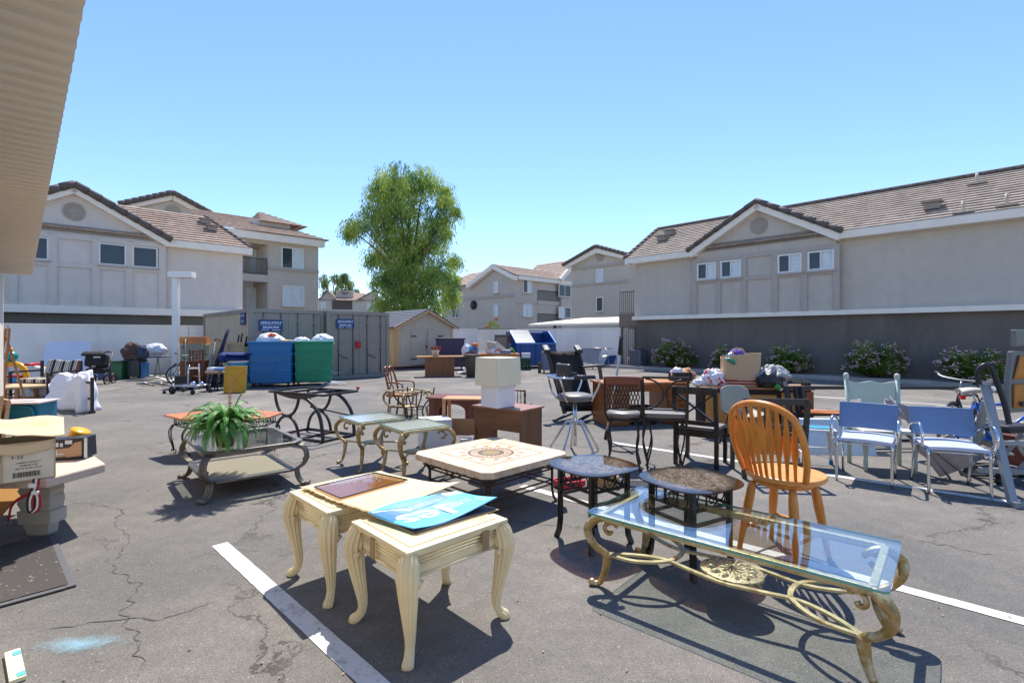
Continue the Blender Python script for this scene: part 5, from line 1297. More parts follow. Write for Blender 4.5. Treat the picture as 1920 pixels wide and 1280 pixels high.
k = MB(); k.tube([(.0, 0, .02), (.04, 0, -.01)], [.03, .022], 12); k.build('neck', wht, t); k = MB(); k.tube([(.04, 0, -.01), (.1, -.02, -.05), (.16, -.03, -.09)], [.012, .008, .004], 8); k.build('nozzle', blackpl, t)

# shell chair, dark frame chair, shower stool
t = thing('shell_chair', 'greige plastic shell chair in front of the dresser', 'chair', (3.2, 7.0, 0), R(6))
gre = mat('greige_plastic', (158, 152, 136), .45, 0, .05, 4)
def shell(u, v):
    x = (u-.5)
    if v < .45: q = v/.45; return (x*.46, -.22+.4*q, .44-.02*math.sin(math.pi*q)+.06*(2*x)**2)
    q = (v-.45)/.55; w = .46*(1-.12*q*q); e = 1-.5*max(0, q-.75)*4*(2*x)**4*.3
    return (x*w, .18+.1*q-.03*(2*x)**2, .44+.38*q*e)
k = MB(); k.grid(shell, 16, 22, .008); k.build('shell', gre, t)
for sx in (-1, 1):
    for sy in (-1, 1): k = MB(); k.rod((sx*.15, sy*.12, .43), (sx*.23, sy*.22, 0), .011); k.build('leg', blackpl, t)
t = thing('dining_chair', 'dark brown bare chair frame with slatted back, directly behind the oak swivel chair', 'chair', (2.82, 5.6, 0), R(-6))
dkw = mat('dark_wood_frame', (52, 47, 44), .45, 0, .12, 6)
for s in (-1, 1): k = MB(); sq_tube(k, [(s*.31, -.2, 0), (s*.31, -.2, .44), (s*.32, -.24, .84)], .022, (1, 0, 0)); k.build('back_leg', dkw, t)
for s in (-1, 1): k = MB(); k.bar((s*.3, .22, 0), (s*.3, .22, .42), .042, .042); k.build('front_leg', dkw, t)
k = MB(); k.bar((-.33, -.24, .83), (.33, -.24, .83), .024, .07); k.bar((-.29, -.21, .56), (.29, -.21, .56), .022, .05); k.bar((-.29, -.2, .42), (.29, -.2, .42), .025, .06); k.bar((-.29, -.2, .16), (.29, -.2, .16), .025, .05); k.build('back_rail', dkw, t)
for x in (-.1, .12): k = MB(); k.bar((x, -.21, .19), (x, -.235, .8), .03, .035, (0, 1, 0)); k.build('slat', dkw, t)
k = MB()
for s in (-1, 1): k.bar((s*.305, -.18, .41), (s*.305, .2, .41), .025, .06)
k.bar((-.28, .22, .4), (.28, .22, .4), .025, .06); k.build('seat_frame', dkw, t)
t = thing('shower_stool', 'white plastic shower stool with blue feet and blue seat edge', 'stool', (3.58, 5.95, 0), R(-20))
k = MB(); k.box((0, 0, .435), (.36, .3, .03), bev=.012); k.build('seat', wht, t); k = MB(); k.box((0, 0, .457), (.3, .24, .01), bev=.004); k.build('seat_pad', mat('teal_pad', (40, 130, 160), .5), t)
for sx in (-1, 1):
    for sy in (-1, 1):
        k = MB(); k.tube([(sx*.145, sy*.11, .42), (sx*.16, sy*.125, .2)], [.03, .024], 10); k.rod((sx*.16, sy*.125, .2), (sx*.172, sy*.135, .05), .014); g_ = k.build('leg', wht, t)
        k = MB(); k.tube([(sx*.171, sy*.134, .055), (sx*.176, sy*.137, 0)], [.02, .024], 10); k.build('foot', mat('blue_rubber', (24, 104, 160), .6), g_)
k = MB()
for s in (-1, 1): k.rod((s*.165, -.125, .16), (s*.165, .125, .16), .01); k.rod((-.165, s*.128, .19), (.165, s*.128, .19), .01)
k.build('brace', wht, t)

# bed rails, slats, pale panel
t = thing('metal_bed', 'dark metal bed frame standing behind the white shower stool', 'bed', (3.92, 7.0, 0), R(-4))
k = MB()
for x in (-.02, .1, .18): k.bar((x, 0, 0), (x-.06, .1, .82), .06, .05)
k.build('headboard_post', drk, t)
k = MB(); k.bar((-.1, .1, .80), (2.3, .25, .80), .04, .045); k.bar((0, .05, .44), (1.2, .15, .44), .05, .05); k.bar((0, -.1, .1), (1.9, .05, .1), .04, .04); k.build('rail', drk, t)
t = thing('wood_slats', 'bundle of orange wooden slats lying across the dark bed frame rails', 'slats', (4.25, 6.95, .47), R(-14))
for i in range(5): k = MB(); k.box((.2, -.12+.06*i, .015), (.9, .045, .018)); k.build('slat', mat('orange_slat', (204, 120, 62), .5, 0, .1), t)
t = thing('foam_panel', 'pale blue-white panel leaning against the dark bed frame', 'panel', (4.12, 6.62, 0), R(-4))
k = MB(); k.prism([(-.3, -.12, 0), (.55, -.12, 0), (.55, .1, .42), (-.3, .1, .42)], (0, .03, .012)); k.build('panel', mat('pale_blue_panel', (198, 212, 222), .5, 0, .04), t)
# pale green chair
t = thing('dining_chair', 'pale sage green painted wooden chair behind the left blue chair', 'chair', (4.27, 5.85, 0), R(-14))
sage = mat('sage_paint', (178, 192, 178), .6, 0, .05, 5, .1, 40, (160, 172, 156), (.6, .75))
for s in (-1, 1):
    k = MB(); k.tube([(s*.26, .2, 0), (s*.26, .2, .45), (s*.27, .27, 1.02)], .024, 10); k.lathe([(.024, 1.0), (.032, 1.03), (.03, 1.06), (.018, 1.075), (0, 1.08)], 10, (s*.27, .272, 0)); k.build('back_leg', sage, t)
    k = MB(); k.lathe([(.018, 0), (.026, .1), (.02, .16), (.03, .28), (.028, .43)], 10, (s*.24, -.2, 0)); k.build('front_leg', sage, t)
k = MB(); k.box((0, 0, .45), (.55, .48, .04), bev=.015); k.build('seat', mat('cream_seat', (226, 222, 206), .6, 0, .06), t)
k = MB(); n = 16
top_ = [(-.255+.51*i/n, .262, .985+.010*math.cos(4*math.pi*(i/n-.5))-.012) for i in range(n+1)]; bot_ = [(.255, .245, .76), (.14, .245, .76), (.1, .245, .80), (-.1, .245, .80), (-.14, .245, .76), (-.255, .245, .76)]
k.prism(top_+bot_, (0, .022, 0)); k.build('top_rail', sage, t)
k = MB(); k.prism([(-.13, .246, .82), (.13, .246, .82), (.1, .22, .6), (.07, .2, .46), (-.07, .2, .46), (-.1, .22, .6)], (0, .016, 0)); k.build('back_splat', sage, t)

# blue arm chairs
bluev = mat('blue_vinyl', (106, 132, 168), .42, 0, .04, 4)
bluel = mat('blue_vinyl_seat', (184, 194, 214), .4, 0, .04, 4)
def blue_chair(label):
    t = thing('arm_chair', label, 'chair', group='blue vinyl arm chairs')
    k = MB()
    k.grid(lambda u, v: (-.24+.48*u, -.22+.44*v, .462-.012*math.cos(math.pi*(v-.3))+.01*math.sin(math.pi*u)), 12, 8, .035); k.build('seat', bluel, t, bevel=.008)
    k = MB(); k.grid(lambda u, v: (-.265+.53*u, .155+.085*v+.025*math.sin(math.pi*u), .52+.27*v), 14, 8, .02); k.build('backrest', bluev, t, bevel=.006)
    for s in (-1, 1):
        k = MB(); k.tube(sm([(s*.235, -.235, 0), (s*.235, -.225, .2), (s*.235, -.215, .44)], 4), .0135, 8); k.build('front_leg', chrome, t)
        k = MB(); k.tube(sm([(s*.235, .27, 0), (s*.235, .2, .3), (s*.235, .19, .44), (s*.235, .235, .62), (s*.24, .275, .76)], 4), .0135, 8); k.build('back_leg', chrome, t)
        k = MB(); k.tube(sm([(s*.235, -.15, .4), (s*.275, -.2, .44), (s*.285, -.225, .56), (s*.285, -.17, .655), (s*.285, -.05, .66), (s*.285, .1, .62), (s*.265, .2, .55)], 5), .0135, 8); k.build('armrest', chrome, t)
    k = MB()
    for s in (-1, 1): k.rod((s*.2, -.2, .41), (s*.2, .2, .41), .01)
    k.rod((-.235, -.19, .405), (.235, -.19, .405), .011); k.rod((-.235, .18, .405), (.235, .18, .405), .011); k.build('seat_rail', chrome, t)
    return t
b1 = blue_chair('left chrome arm chair with blue vinyl back, in front of the sage chair'); b1.location = (3.765, 5.39, 0); b1.rotation_euler.z = R(-40)
dup(b1, (4.345, 5.03, 0), R(-23), 'right chrome arm chair with blue vinyl back, in front of the bicycle')

# folded metal chair leaning between the blue ones
t = thing('folding_chair', 'folded metal chair with mauve-grey seat leaning between the two blue chairs', 'chair', (4.55, 5.5, 0), R(-35))
mauve = mat('mauve_metal', (168, 152, 148), .45, .1, .08)
k = MB(); k.box((.12, 0, .25), (.34, .03, .36), Matrix.Rotation(R(-32), 3, 'Y'), bev=.01); k.build('seat', mauve, t)
k = MB(); k.grid(lambda u, v: (-.32+.3*u-.1*v, .02, .62+.2*v-.1*u), 6, 4, .02); k.build('backrest', mauve, t)
for y in (-.03, .05):
    k = MB(); k.tube([(-.36, y, .84), (-.1, y, .42), (.32, y, .02)], .012, 8); k.tube([(-.3, y+.02, .5), (.0, y+.02, .25), (.16, y+.02, .0)], .011, 8); k.build('leg', steel, t)

# bicycles
def bicycle(label, frame_m, loc, rz, sc=1.0, saddle_m=None, tyre_m=None, lean=6, red=False):
    t = thing('bicycle', label, 'bicycle', loc, rz); t.rotation_euler = (R(lean), 0, rz); t.scale = (sc, sc, sc)
    tyre_m = tyre_m or blackpl; wr = .32
    for x in (-.52, .52):
        k = MB(); k.tube([(x+wr*math.cos(i*math.pi/20), 0, wr+.02+wr*math.sin(i*math.pi/20)) for i in range(40)], .022, 8, closed=True); w_ = k.build('wheel', tyre_m, t)
        k = MB(); k.tube([(x+.285*math.cos(i*math.pi/20), 0, wr+.02+.285*math.sin(i*math.pi/20)) for i in range(40)], .011, 6, closed=True); k.build('rim', chrome, w_)
        k = MB()
        for i in range(16): a = i*math.pi/8; k.rod((x+.02*math.cos(a+.6), 0, wr+.02+.02*math.sin(a+.6)), (x+.28*math.cos(a), 0, wr+.02+.28*math.sin(a)), .0022, 4)
        k.rod((x, -.05, wr+.02), (x, .05, wr+.02), .02); k.build('spokes', chrome, w_)
    hb, st_, bb_, hd = V((-.52, 0, .34)), V((-.2, 0, .72)), V((-.06, 0, .3)), V((.34, 0, .74))
    k = MB()
    for a, b, r in ((bb_, st_, .016), (bb_, hd-V((0, 0, .06)), .018), (st_, hd, .016)): k.rod(a, b, r)
    for y in (-.045, .045): k.rod(hb+V((0, y, 0)), bb_+V((0, y*.5, 0)), .01); k.rod(hb+V((0, y, 0)), st_+V((0, y*.4, 0)), .009)
    k.build('frame', frame_m, t)
    k = MB(); k.rod((.33, 0, .8), (.38, 0, .62), .02)
    for y in (-.05, .05): k.tube([(.38, y*.6, .64), (.42, y, .55), (.52, y, .34)], .013, 8)
    k.build('fork', frame_m, t)
    k = MB(); k.rod((.34, 0, .78), (.31, 0, .93), .012); k.tube(sm([(.22, -.3, .99), (.3, -.2, .96), (.33, 0, .95), (.3, .2, .96), (.22, .3, .99)], 5), .012, 8); hbar = k.build('handlebar', steel, t)
    for s in (-1, 1): k = MB(); k.rod((.25, s*.24, .98), (.2, s*.33, 1.0), .018); k.build('grip', blackpl, hbar)
    k = MB(); k.rod(st_, (-.24, 0, .86), .013); k.build('seat_post', chrome, t)
    k = MB(); k.grid(lambda u, v: (-.38+.28*u, (-.5+v)*(.17*(1-u)**.8+.035), .9+.02*math.sin(math.pi*u)-.03*(2*v-1)**2), 10, 8, .04); k.build('saddle', saddle_m or blackpl, t)
    k = MB(); k.lathe([(.09, -.03), (.09, -.022)], 20, bb_, Matrix.Rotation(R(90), 3, 'X')); k.rod(bb_+V((0, -.05, 0)), bb_+V((.12, -.05, -.12)), .01); k.box(bb_+V((.13, -.09, -.13)), (.09, .07, .02)); k.rod(bb_+V((0, .05, 0)), bb_+V((-.12, .05, .12)), .01); k.box(bb_+V((-.13, .09, .13)), (.09, .07, .02)); k.build('crank', steel, t)
    if red: k = MB(); k.box((-.34, 0, .8), (.05, .07, .05), bev=.01); k.build('reflector', mat('red_reflector', (220, 24, 20), .2), t)
    return t
bicycle('blue mountain bicycle with a beige saddle standing behind the right blue chair', mat('bike_blue', (28, 96, 190), .3), (5.72, 6.0, 0), R(-20), 1.0, mat('beige_saddle', (190, 180, 164), .6), mat('grey_tyre', (168, 160, 146), .8), 5, True)
bicycle('dark bicycle with long handlebar standing beyond the blue bicycle at right', mat('bike_dark', (44, 46, 52), .35), (6.15, 6.9, 0), R(-150), 1.0, None, None, -5)

# exercise glider
t = thing('exercise_machine', 'grey steel A-frame exercise machine with curved black foam handle at right edge', 'exercise machine', (4.55, 4.66, 0), R(0))
gst = mat('machine_grey', (140, 144, 146), .4, .2, .06)
k = MB(); k.bar((-.07, -.13, .02), (.11, .34, 1.08), .07, .04, (0, 1, 0)); k.build('front_upright', gst, t)
k = MB(); k.bar((.2, .42, .88), (.46, .88, .05), .06, .04, (0, 1, 0)); k.build('rear_upright', gst, t)
k = MB(); k.tube(sm([(.04, .32, 1.05), (.03, .32, 1.17), (.07, .3, 1.24), (.13, .29, 1.21), (.17, .26, 1.05), (.21, .23, .85), (.22, .2, .68)], 6), .024, 10); k.build('handle', blackpl, t)
k = MB(); k.bar((.03, .33, 1.06), (.16, .3, 1.06), .03, .03); k.bar((.2, .3, .98), (.34, .5, 1.0), .03, .03); k.build('handle_bracket', gst, t)
k = MB(); k.bar((-.1, -.15, .03), (.9, -.3, .03), .07, .05); k.bar((.42, .92, .04), (1.3, .8, .04), .06, .05); k.bar((.1, .2, .5), (1.2, .3, .5), .04, .04); k.bar((.3, .6, .14), (1.2, .4, .14), .05, .05); k.build('base_rail', gst, t)
k = MB(); k.bar((.75, .6, .5), (.6, .8, .08), .05, .04); k.bar((.9, .3, .62), (.65, .6, .1), .05, .04); k.build('link_arm', gst, t)
# amber office chair
t = thing('office_chair', 'high-back office chair with amber mesh panels and grey frame at the right edge', 'chair', (5.26, 5.15, 0), R(10))
amb = mat('amber_mesh', (190, 122, 46), .65, 0, .08, 30, .2, 120); gfr = mat('grey_frame', (116, 116, 112), .5, 0, .06)
k = MB(); k.grid(lambda u, v: (-.25+.5*u*(1)+(.5-u)*.16*max(0, v-.5)*1.2, .03*math.sin(math.pi*u), .75+.62*v), 12, 14, .05); k.build('back_frame', gfr, t, bevel=.01)
k = MB(); k.grid(lambda u, v: (-.2+.4*u, -.012+.03*math.sin(math.pi*u), .8+.24*v), 10, 6, .012); k.build('lower_mesh', amb, t)
k = MB(); k.grid(lambda u, v: (-.2+.4*u+(.5-u)*.16*v, -.012+.03*math.sin(math.pi*u), 1.09+.24*v), 10, 6, .012); k.build('upper_mesh', amb, t)
k = MB(); k.grid(lambda u, v: (-.16+.32*u, .03*math.sin(math.pi*u), 1.42+.17*v), 8, 6, .05); k.rod((0, .03, 1.36), (0, .03, 1.43), .02); k.build('headrest', gfr, t, bevel=.015)
k = MB(); k.box((.04, .28, .56), (.4, .42, .08), bev=.03); k.build('seat', blackpl, t); k = MB(); k.rod((0, .28, .1), (0, .28, .52), .03); k.build('column', blackpl, t)
for i in range(5): k = MB(); a = R(72*i); k.bar((0, .28, .14), (.3*math.cos(a), .28+.3*math.sin(a), .08), .05, .04); k.ball((.3*math.cos(a), .28+.3*math.sin(a), .035), .035, 6); k.build('leg', blackpl, t)
k = MB(); k.box((-.06, -.03, .84), (.18, .02, .05), bev=.008); k.build('lumbar_knob', blackpl, t)
t = thing('wooden_box', 'small reddish brown wooden box on the asphalt below the amber office chair', 'box', G(1912, 868), R(8))
k = MB(); k.box((0, 0, .16), (.3, .28, .32), bev=.006); k.build('body', cherry, t); k = MB(); k.box((0, 0, .33), (.32, .3, .02), bev=.004); k.build('lid', cherry, t)
t = thing('crutch', 'long metal pole with black foam grip standing up behind the lattice-back chair', 'pole', (1.42, 7.4, 0), R(0))
k = MB(); k.tube([(-.04, .1, 0), (.17, 0, 1.3)], .017, 10); k.build('shaft', mat('pole_metal', (196, 184, 168), .35, .8, .1), t); k = MB(); k.tube([(.155, .007, 1.25), (.178, -.002, 1.53)], .03, 12); k.build('grip', blackpl, t); k = MB(); k.tube([(-.04, .1, 0), (-.02, .09, .12)], .024, 10); k.build('tip', blackpl, t)

# =================================================================== containers, bins, shed at the back
cg = mat('container_grey', (146, 140, 130), .6, .1, .08, 1.2, .1, 30, (128, 120, 108), (.58, .75)); cg_side = mat('container_side', (186, 172, 148), .6, .1, .08, 1.0, .1, 30, (158, 142, 118), (.6, .75))
sign_b = mat('sign_blue', (18, 58, 118), .5, 0, .05); sign_w = mat('sign_white', (226, 232, 240), .5, 0, .03)
def haul_sign(root, x, z, w, h, number, y):
    k = MB(); k.box((x, y, z), (w, .006, h)); s_ = k.build('sign', sign_b, root)
    k = MB(); fn = lambda cx_, cz, sc: (lambda a, b: V((cx_+a*sc, y-.0045, cz+b*sc)))
    write(k, 'HAULAWAY', fn(x, z+h*.24, w*.158), 1.0, .35, 'CENTER', 1.0, .08)
    write(k, number, fn(x, z-h*.17, w*.125), 1.0, 0, 'CENTER', 1.0, .08)
    write(k, 'RENT ME', fn(x-w*.24, z-h*.39, w*.075), 1.0, 0, 'CENTER', 1.0, .03)
    k.box((x, y-.004, z+h*.03), (w*.84, .003, h*.02)); k.box((x+w*.22, y-.004, z-h*.39), (w*.36, .003, h*.05)); k.build('lettering', sign_w, s_)
def container(label, px, d, Lc, W=2.44, Hc=2.4):
    t = thing('shipping_container', label, 'container', ((px-CX)/F*d, d, 0), A2, 'grey shipping containers')
    k = MB()
    for x in (0, W):
        for y in (0, Lc): k.box((x+(.06 if x == 0 else -.06), y+(.06 if y == 0 else -.06), Hc/2), (.12, .12, Hc))
    for y in (.05, Lc-.05):
        for z in (.06, Hc-.06): k.box((W/2, y, z), (W-.24, .1, .12))
    for x in (.06, W-.06):
        for z in (.06, Hc-.06): k.box((x, Lc/2, z), (.11, Lc-.24, .119))
    k.build('frame', cg, t)
    k = MB(); k.box((W/2, Lc/2, Hc-.03), (W-.12, Lc-.12, .05)); k.build('roof', cg_side, t)
    for x, s in ((.05, 1), (W-.05, -1)):
        k = MB(); pts = []; n = int((Lc-.24)/.28)
        for i in range(n):
            y0 = .12+i*.28
            for dy, dx in ((0, 0), (.09, 0), (.13, .035*s), (.24, .035*s)): pts.append((x+dx, y0+dy))
        pts.append((x, Lc-.12)); m = len(pts)
        k.add([(p[0], p[1], .12) for p in pts]+[(p[0], p[1], Hc-.12) for p in pts], [(i, i+1, m+i+1, m+i) for i in range(m-1)]); k.build('corrugated_side', cg_side, t)
    hw = (W-.24)/2
    for sd in (0, 1):
        x0 = .12+sd*hw; k = MB(); k.box((x0+hw/2, .06, Hc/2), (hw-.01, .05, Hc-.26))
        for z in (.46, .85, 1.24, 1.63, 2.0): k.box((x0+hw/2, .032, z), (hw-.2, .012, .03))
        dr = k.build('door', cg, t)
        for xx in (x0+hw*.28, x0+hw*.78):
            k = MB(); k.rod((xx, .012, .1), (xx, .012, Hc-.1), .017)
            for z in (.3, 1.0, 1.9): k.box((xx, .025, z), (.09, .03, .05))
            k.build('lock_rod', steel if False else mat('rod_grey', (96, 96, 94), .5, .3), dr)
        k = MB(); k.bar((x0+hw*.28, -.01, .85), (x0+hw*.28+.34, -.01, .7), .02, .035); k.build('handle', mat('rod_grey', (96, 96, 94)), dr)
    return t
c1 = container('left grey shipping container with blue sign on its door, behind the blue bin', 467.5, 16.2, 6.0)
haul_sign(c1, .65, 1.86, .74, .37, '800.835.9040', -.022)
k = MB(); fn = lambda sc, cz: (lambda a, b: V((.013, .78-a*sc, cz+b*sc)))
k.box((.02, .78, 2.08), (.006, .5, .4)); sg = k.build('side_sign', sign_b, c1); k = MB(); write(k, 'HAULAWAY', fn(.075, 2.19), 1.0, .3, 'CENTER', 1, .05); write(k, '800.835.9040', fn(.055, 2.0), 1.0, 0, 'CENTER', 1, .05); k.build('side_lettering', sign_w, sg)
c2 = container('right grey shipping container with small red lock box, beside the wooden shed', 613, 17.7, 6.0)
haul_sign(c2, .66, 1.95, .66, .34, '480.998.1788', -.022)
k = MB(); k.box((1.16, -.01, 1.19), (.17, .08, .26), bev=.015); k.box((1.16, -.052, 1.2), (.07, .01, .08)); k.build('lock_box', mat('lock_red', (186, 20, 28), .35), c2)
k = MB(); write(k, '23908', lambda a, b: V((.36+a*.1, .028, .2+b*.1)), 1.0, 0, 'CENTER', 1.05, .06); k.build('number_plate', sign_w, c2)
# lower pale block beside left container
t = thing('electrical_box', 'plain pale grey utility box between the lamp post and the left container', 'utility box', P(368, 629, 21.0).x * V((1, 0, 0))+V((0, 20.6, 0)), A2)
k = MB(); k.box((0, 0, .75), (.7, .5, 1.5), bev=.02); k.build('body', mat('utility_grey', (168, 166, 156), .6, 0, .06), t); k = MB(); k.box((0, -.26, .75), (.6, .02, 1.3)); k.build('door', mat('utility_grey', (168, 166, 156)), t)

def bin_(label, m_, px, py, W, D, Hh, rz, bags):
    g0 = G(px, py); t = thing('recycling_bin', label, 'bin', (g0.x, g0.y, 0), rz)
    k = MB(); z0 = .12; n = 4; hs = (Hh-z0)/n
    for i in range(n):
        a = 1-.012*(n-i); k.box((W/2, D/2, z0+hs*(i+.5)), (W*a*.965, D*a*.965, hs-.02), bev=.012, tap=1.045); k.box((W/2, D/2, z0+hs*(i+1)-.045), (W*a*1.02, D*a*1.02, .05), bev=.012)
        if i < n-1: k.box((W/2, D/2, z0+hs*(i+1)), (W*a-.03, D*a-.03, .021))
    k.build('body', m_, t)
    k = MB()
    for a, b, w, d in ((W/2, 0, W+.06, .05), (W/2, D, W+.06, .05), (0, D/2, .05, D-.05), (W, D/2, .05, D-.05)): k.box((a, b, Hh), (w, d, .05), bev=.01)
    k.build('rim', m_, t)
    for x in (.12, W-.12):
        for y in (.12, D-.12): k = MB(); k.rod((x-.02, y, .06), (x+.02, y, .06), .06, 12); k.box((x, y, .11), (.08, .1, .05)); k.build('caster', blackpl, t)
    return t, V((g0.x, g0.y, 0)), rz
blue_b = mat('bin_blue', (10, 104, 160), .45, 0, .12, 2, .1, 20, (60, 120, 160), (.6, .8)); green_b = mat('bin_green', (8, 130, 94), .45, 0, .12, 2, .1, 20, (50, 140, 112), (.6, .8))
t, o1, r1 = bin_('blue four-tier recycling bin on casters in front of the left container', blue_b, 465, 727, 1.2, 1.0, 1.33, R(12), 1)
t2, o2, r2 = bin_('green four-tier recycling bin on casters right of the blue bin', green_b, 551, 724, 1.12, .95, 1.33, R(22), 2)
def put(o_, rz, x, y, z): return o_+rotz(rz) @ V((x, y, 0))+V((0, 0, z))
def bag(label, loc, r, seed, knot=None, name='trash_bag'):
    t = thing(name, label, 'bag', loc); plasticbag('bag_body', t, (0, 0, 0), r, seed, bagw, .22, -r[2]*.8)
    if knot: plasticbag('bag_tie', t, (r[0]*.3, -r[1]*.5, r[2]*.75), (.12, .08, .05), seed+9, knot, .6)
bag('white trash bag with orange tie on top of the blue bin', put(o1, r1, .52, .4, 1.38), (.37, .3, .22), 21, mat('orange_tie', (228, 92, 28), .4))
bag('small white bag at the left of the green bin top', put(o2, r2, .22, .35, 1.36), (.24, .2, .12), 22)
bag('rounded white bag at the right of the green bin top', put(o2, r2, .82, .4, 1.36), (.33, .28, .22), 23)
k = MB(); k.ball((0, 0, 0), (.2, .15, .05), 10, .3, 2.5, 3); o_ = k.build('paper_wad', mat('tan_canvas', (196, 164, 118))); o_.location = put(o1, r1, .98, .3, 1.36); tag(o_, 'crumpled beige paper on the right part of the blue bin top', 'paper')

# shed
t = thing('storage_shed', 'tan wooden storage shed with double doors and dark shingle roof', 'shed', ((744-CX)/F*22.9, 22.9, 0), A2)
W, D, ze_, zp_ = 3.15, 3.6, 1.95, 2.72
shw = mat('shed_siding', (200, 186, 164), .75, 0, .05, 2, .1, 30); shs = mat('shed_side_tan', (220, 194, 152), .7, 0, .1, 3, .1, 30, (200, 164, 108), (.5, .7), (.3, 1, .1)); shb = mat('shed_trim', (222, 178, 128), .7, 0, .08)  # side walls get a yellower, streaked tan than the front siding
k = MB(); k.prism([(0, 0, .12), (W, 0, .12), (W, 0, ze_), (W/2, 0, zp_), (0, 0, ze_)], (0, .05, 0))
for i in range(1, 16): k.box((i*.197, -.003, 1.0+.35*(1-abs(i-8)/8)), (.018, .008, 1.75+.68*(1-abs(i-8)/8)))
k.build('front_wall', shw, t)
k = MB(); k.box((.03, D/2+.05, ze_/2+.05), (.05, D-.1, ze_-.12)); k.box((W-.03, D/2+.05, ze_/2+.05), (.05, D-.1, ze_-.12)); k.box((W/2, D-.02, ze_/2+.05), (W, .05, ze_-.12))
for i in range(11): k.box((-.0, .3+i*.3, 1.0), (.03, .05, 1.75))
k.build('side_wall', shs, t)
k = MB()
for x in (.06, W-.06): k.box((x, -.012, 1.03), (.09, .03, 1.82))
for x in (0, W): k.bar((x+math.copysign(.2, x-W/2), -.2, ze_-.08), (W/2, -.2, zp_-.02), .05, .12)
k.build('corner_trim', shb, t)
for x0 in (.72, 1.62):
    k = MB(); k.box((x0+.44, -.02, .98), (.86, .03, 1.62)); 
    for (cx_, cz, w, h) in ((x0+.44, 1.76, .86, .07), (x0+.44, .22, .86, .07), (x0+.05, .98, .07, 1.47), (x0+.83, .98, .07, 1.47)): k.box((cx_, -.04, cz), (w, .02, h))
    d_ = k.build('door', shw, t); k = MB()
    xh = x0+.02 if x0 < 1 else x0+.86
    for z in (1.5, .45): k.box((xh+(.12 if x0 < 1 else -.12), -.056, z), (.3, .012, .05))
    k.build('hinge', iron, d_)
k = MB(); k.box((1.55, -.06, 1.0), (.05, .04, .12)); k.build('latch', iron, t)
k = MB()
shg = mat('shingle', (86, 92, 104), .85, 0, .2, 20, .4, 60)
sl_ = (zp_-ze_)/(W/2)
for s in (-1, 1):
    x0 = W/2+s*(W/2+.2); zz0 = ze_-.2*sl_+.06
    roof_plane(k, (x0, -.24, zz0), (x0, D+.1, zz0), (W/2, D+.1, zp_+.06), (W/2, -.24, zp_+.06), 10, .02)
    k.prism([(x0, -.24, zz0-.04), (W/2, -.24, zp_+.02), (W/2, -.24, zp_+.058), (x0, -.24, zz0)], (0, D+.34, 0))
k.build('roof', shg, t)
k = MB(); k.box((W/2, D/2, .06), (W, D-.1, .12)); k.build('skid_base', mat('skid_brown', (88, 52, 42), .8), t)

# cabinet counter with pot, purple bin
g0 = G(799, 707); t = thing('counter', 'brown wooden counter cabinet with overhanging top in front of the shed', 'cabinet', g0, R(14))
k = MB(); k.box((.52, .3, .36), (1.05, .55, .72)); k.build('body', wood('counter_wood', (134, 82, 42), (100, 56, 28), .5, 2, 8), t)
k = MB(); k.box((.55, .3, .745), (1.75, .7, .04)); k.build('top', wood('counter_top', (196, 142, 86), (160, 104, 58), .4, 0, 8), t); k = MB(); k.box((.53, -.0, .04), (1.0, .02, .07)); k.build('plinth', walnut, t)
t = thing('flower_pot', 'white pot of dried reddish flowers standing on the wooden counter', 'potted plant', g0+V((.3, .3, .766)))
k = MB(); k.lathe([(0, 0), (.1, 0), (.14, .2), (.15, .2), (.15, .22), (.12, .22), (0, .2)], 16); k.build('pot', wht, t)
k = MB(); rr = random.Random(5)
for i in range(40): a = rr.uniform(0, 6.3); r_ = rr.uniform(.02, .2); k.ball((r_*math.cos(a), r_*math.sin(a)*.7, .25+.1*rr.random()), rr.uniform(.025, .04), 3)
k.build('dried_flowers', mat('dried_flower', (140, 72, 48), .9, 0, .3, 20), t)
g1 = G(824, 694)
t = thing('trash_bin', 'dark purple trash bin with ribbed sides beside the shed door', 'bin', g1, R(18))
pur = mat('dark_purple', (52, 40, 72), .45, 0, .12, 3)
k = MB(); k.box((.55, .4, .75), (1.15, .85, 1.25), bev=.03)
for z in (.5, .8, 1.1): k.box((.55, .4, z), (1.19, .89, .05), bev=.01)
k.build('body', pur, t); k = MB(); k.box((.55, .4, 1.39), (1.24, .94, .06), bev=.02); k.build('rim', pur, t)
k = MB(); write(k, 'CITY', lambda a, b: V((.3+a*.09, -.052, 1.2+b*.09)), 1.0); write(k, '88', lambda a, b: V((.95+a*.12, -.052, 1.2+b*.12)), 1.0); k.v and None
for x in (.1, 1.0): 
    kk = MB(); kk.rod((x, .1, .06), (x+.05, .1, .06), .06, 10); kk.build('caster', blackpl, t)

# dumpster
t = thing('dumpster', 'large blue steel dumpster with sloped front and grey lid, by the white wall', 'dumpster', G(1006, 690), R(20))
dbl = mat('dumpster_blue', (20, 66, 128), .45, .1, .12, 2, .1, 20, (30, 80, 150), (.6, .75))
k = MB(); W = 2.0
def dprof(x): return [(x, 0, .12), (x, 0, 1.15), (x, .9, 1.72), (x, 1.5, 1.72), (x, 1.5, .12)]
k.prism(dprof(-W/2), (.04, 0, 0)); k.prism(dprof(W/2-.04), (.04, 0, 0)); k.box((0, .02, .62), (W-.08, .04, 1.0)); k.box((0, 1.48, .9), (W-.08, .04, 1.55)); k.box((0, .75, .14), (W-.08, 1.42, .05))
for x in (-W/2+.25, 0, W/2-.25): k.box((x, -.02, .62), (.08, .05, .95))
k.box((-W/2-.06, .5, .75), (.12, .7, .2)); k.box((W/2+.06, .5, .75), (.12, .7, .2)); k.build('body', dbl, t)
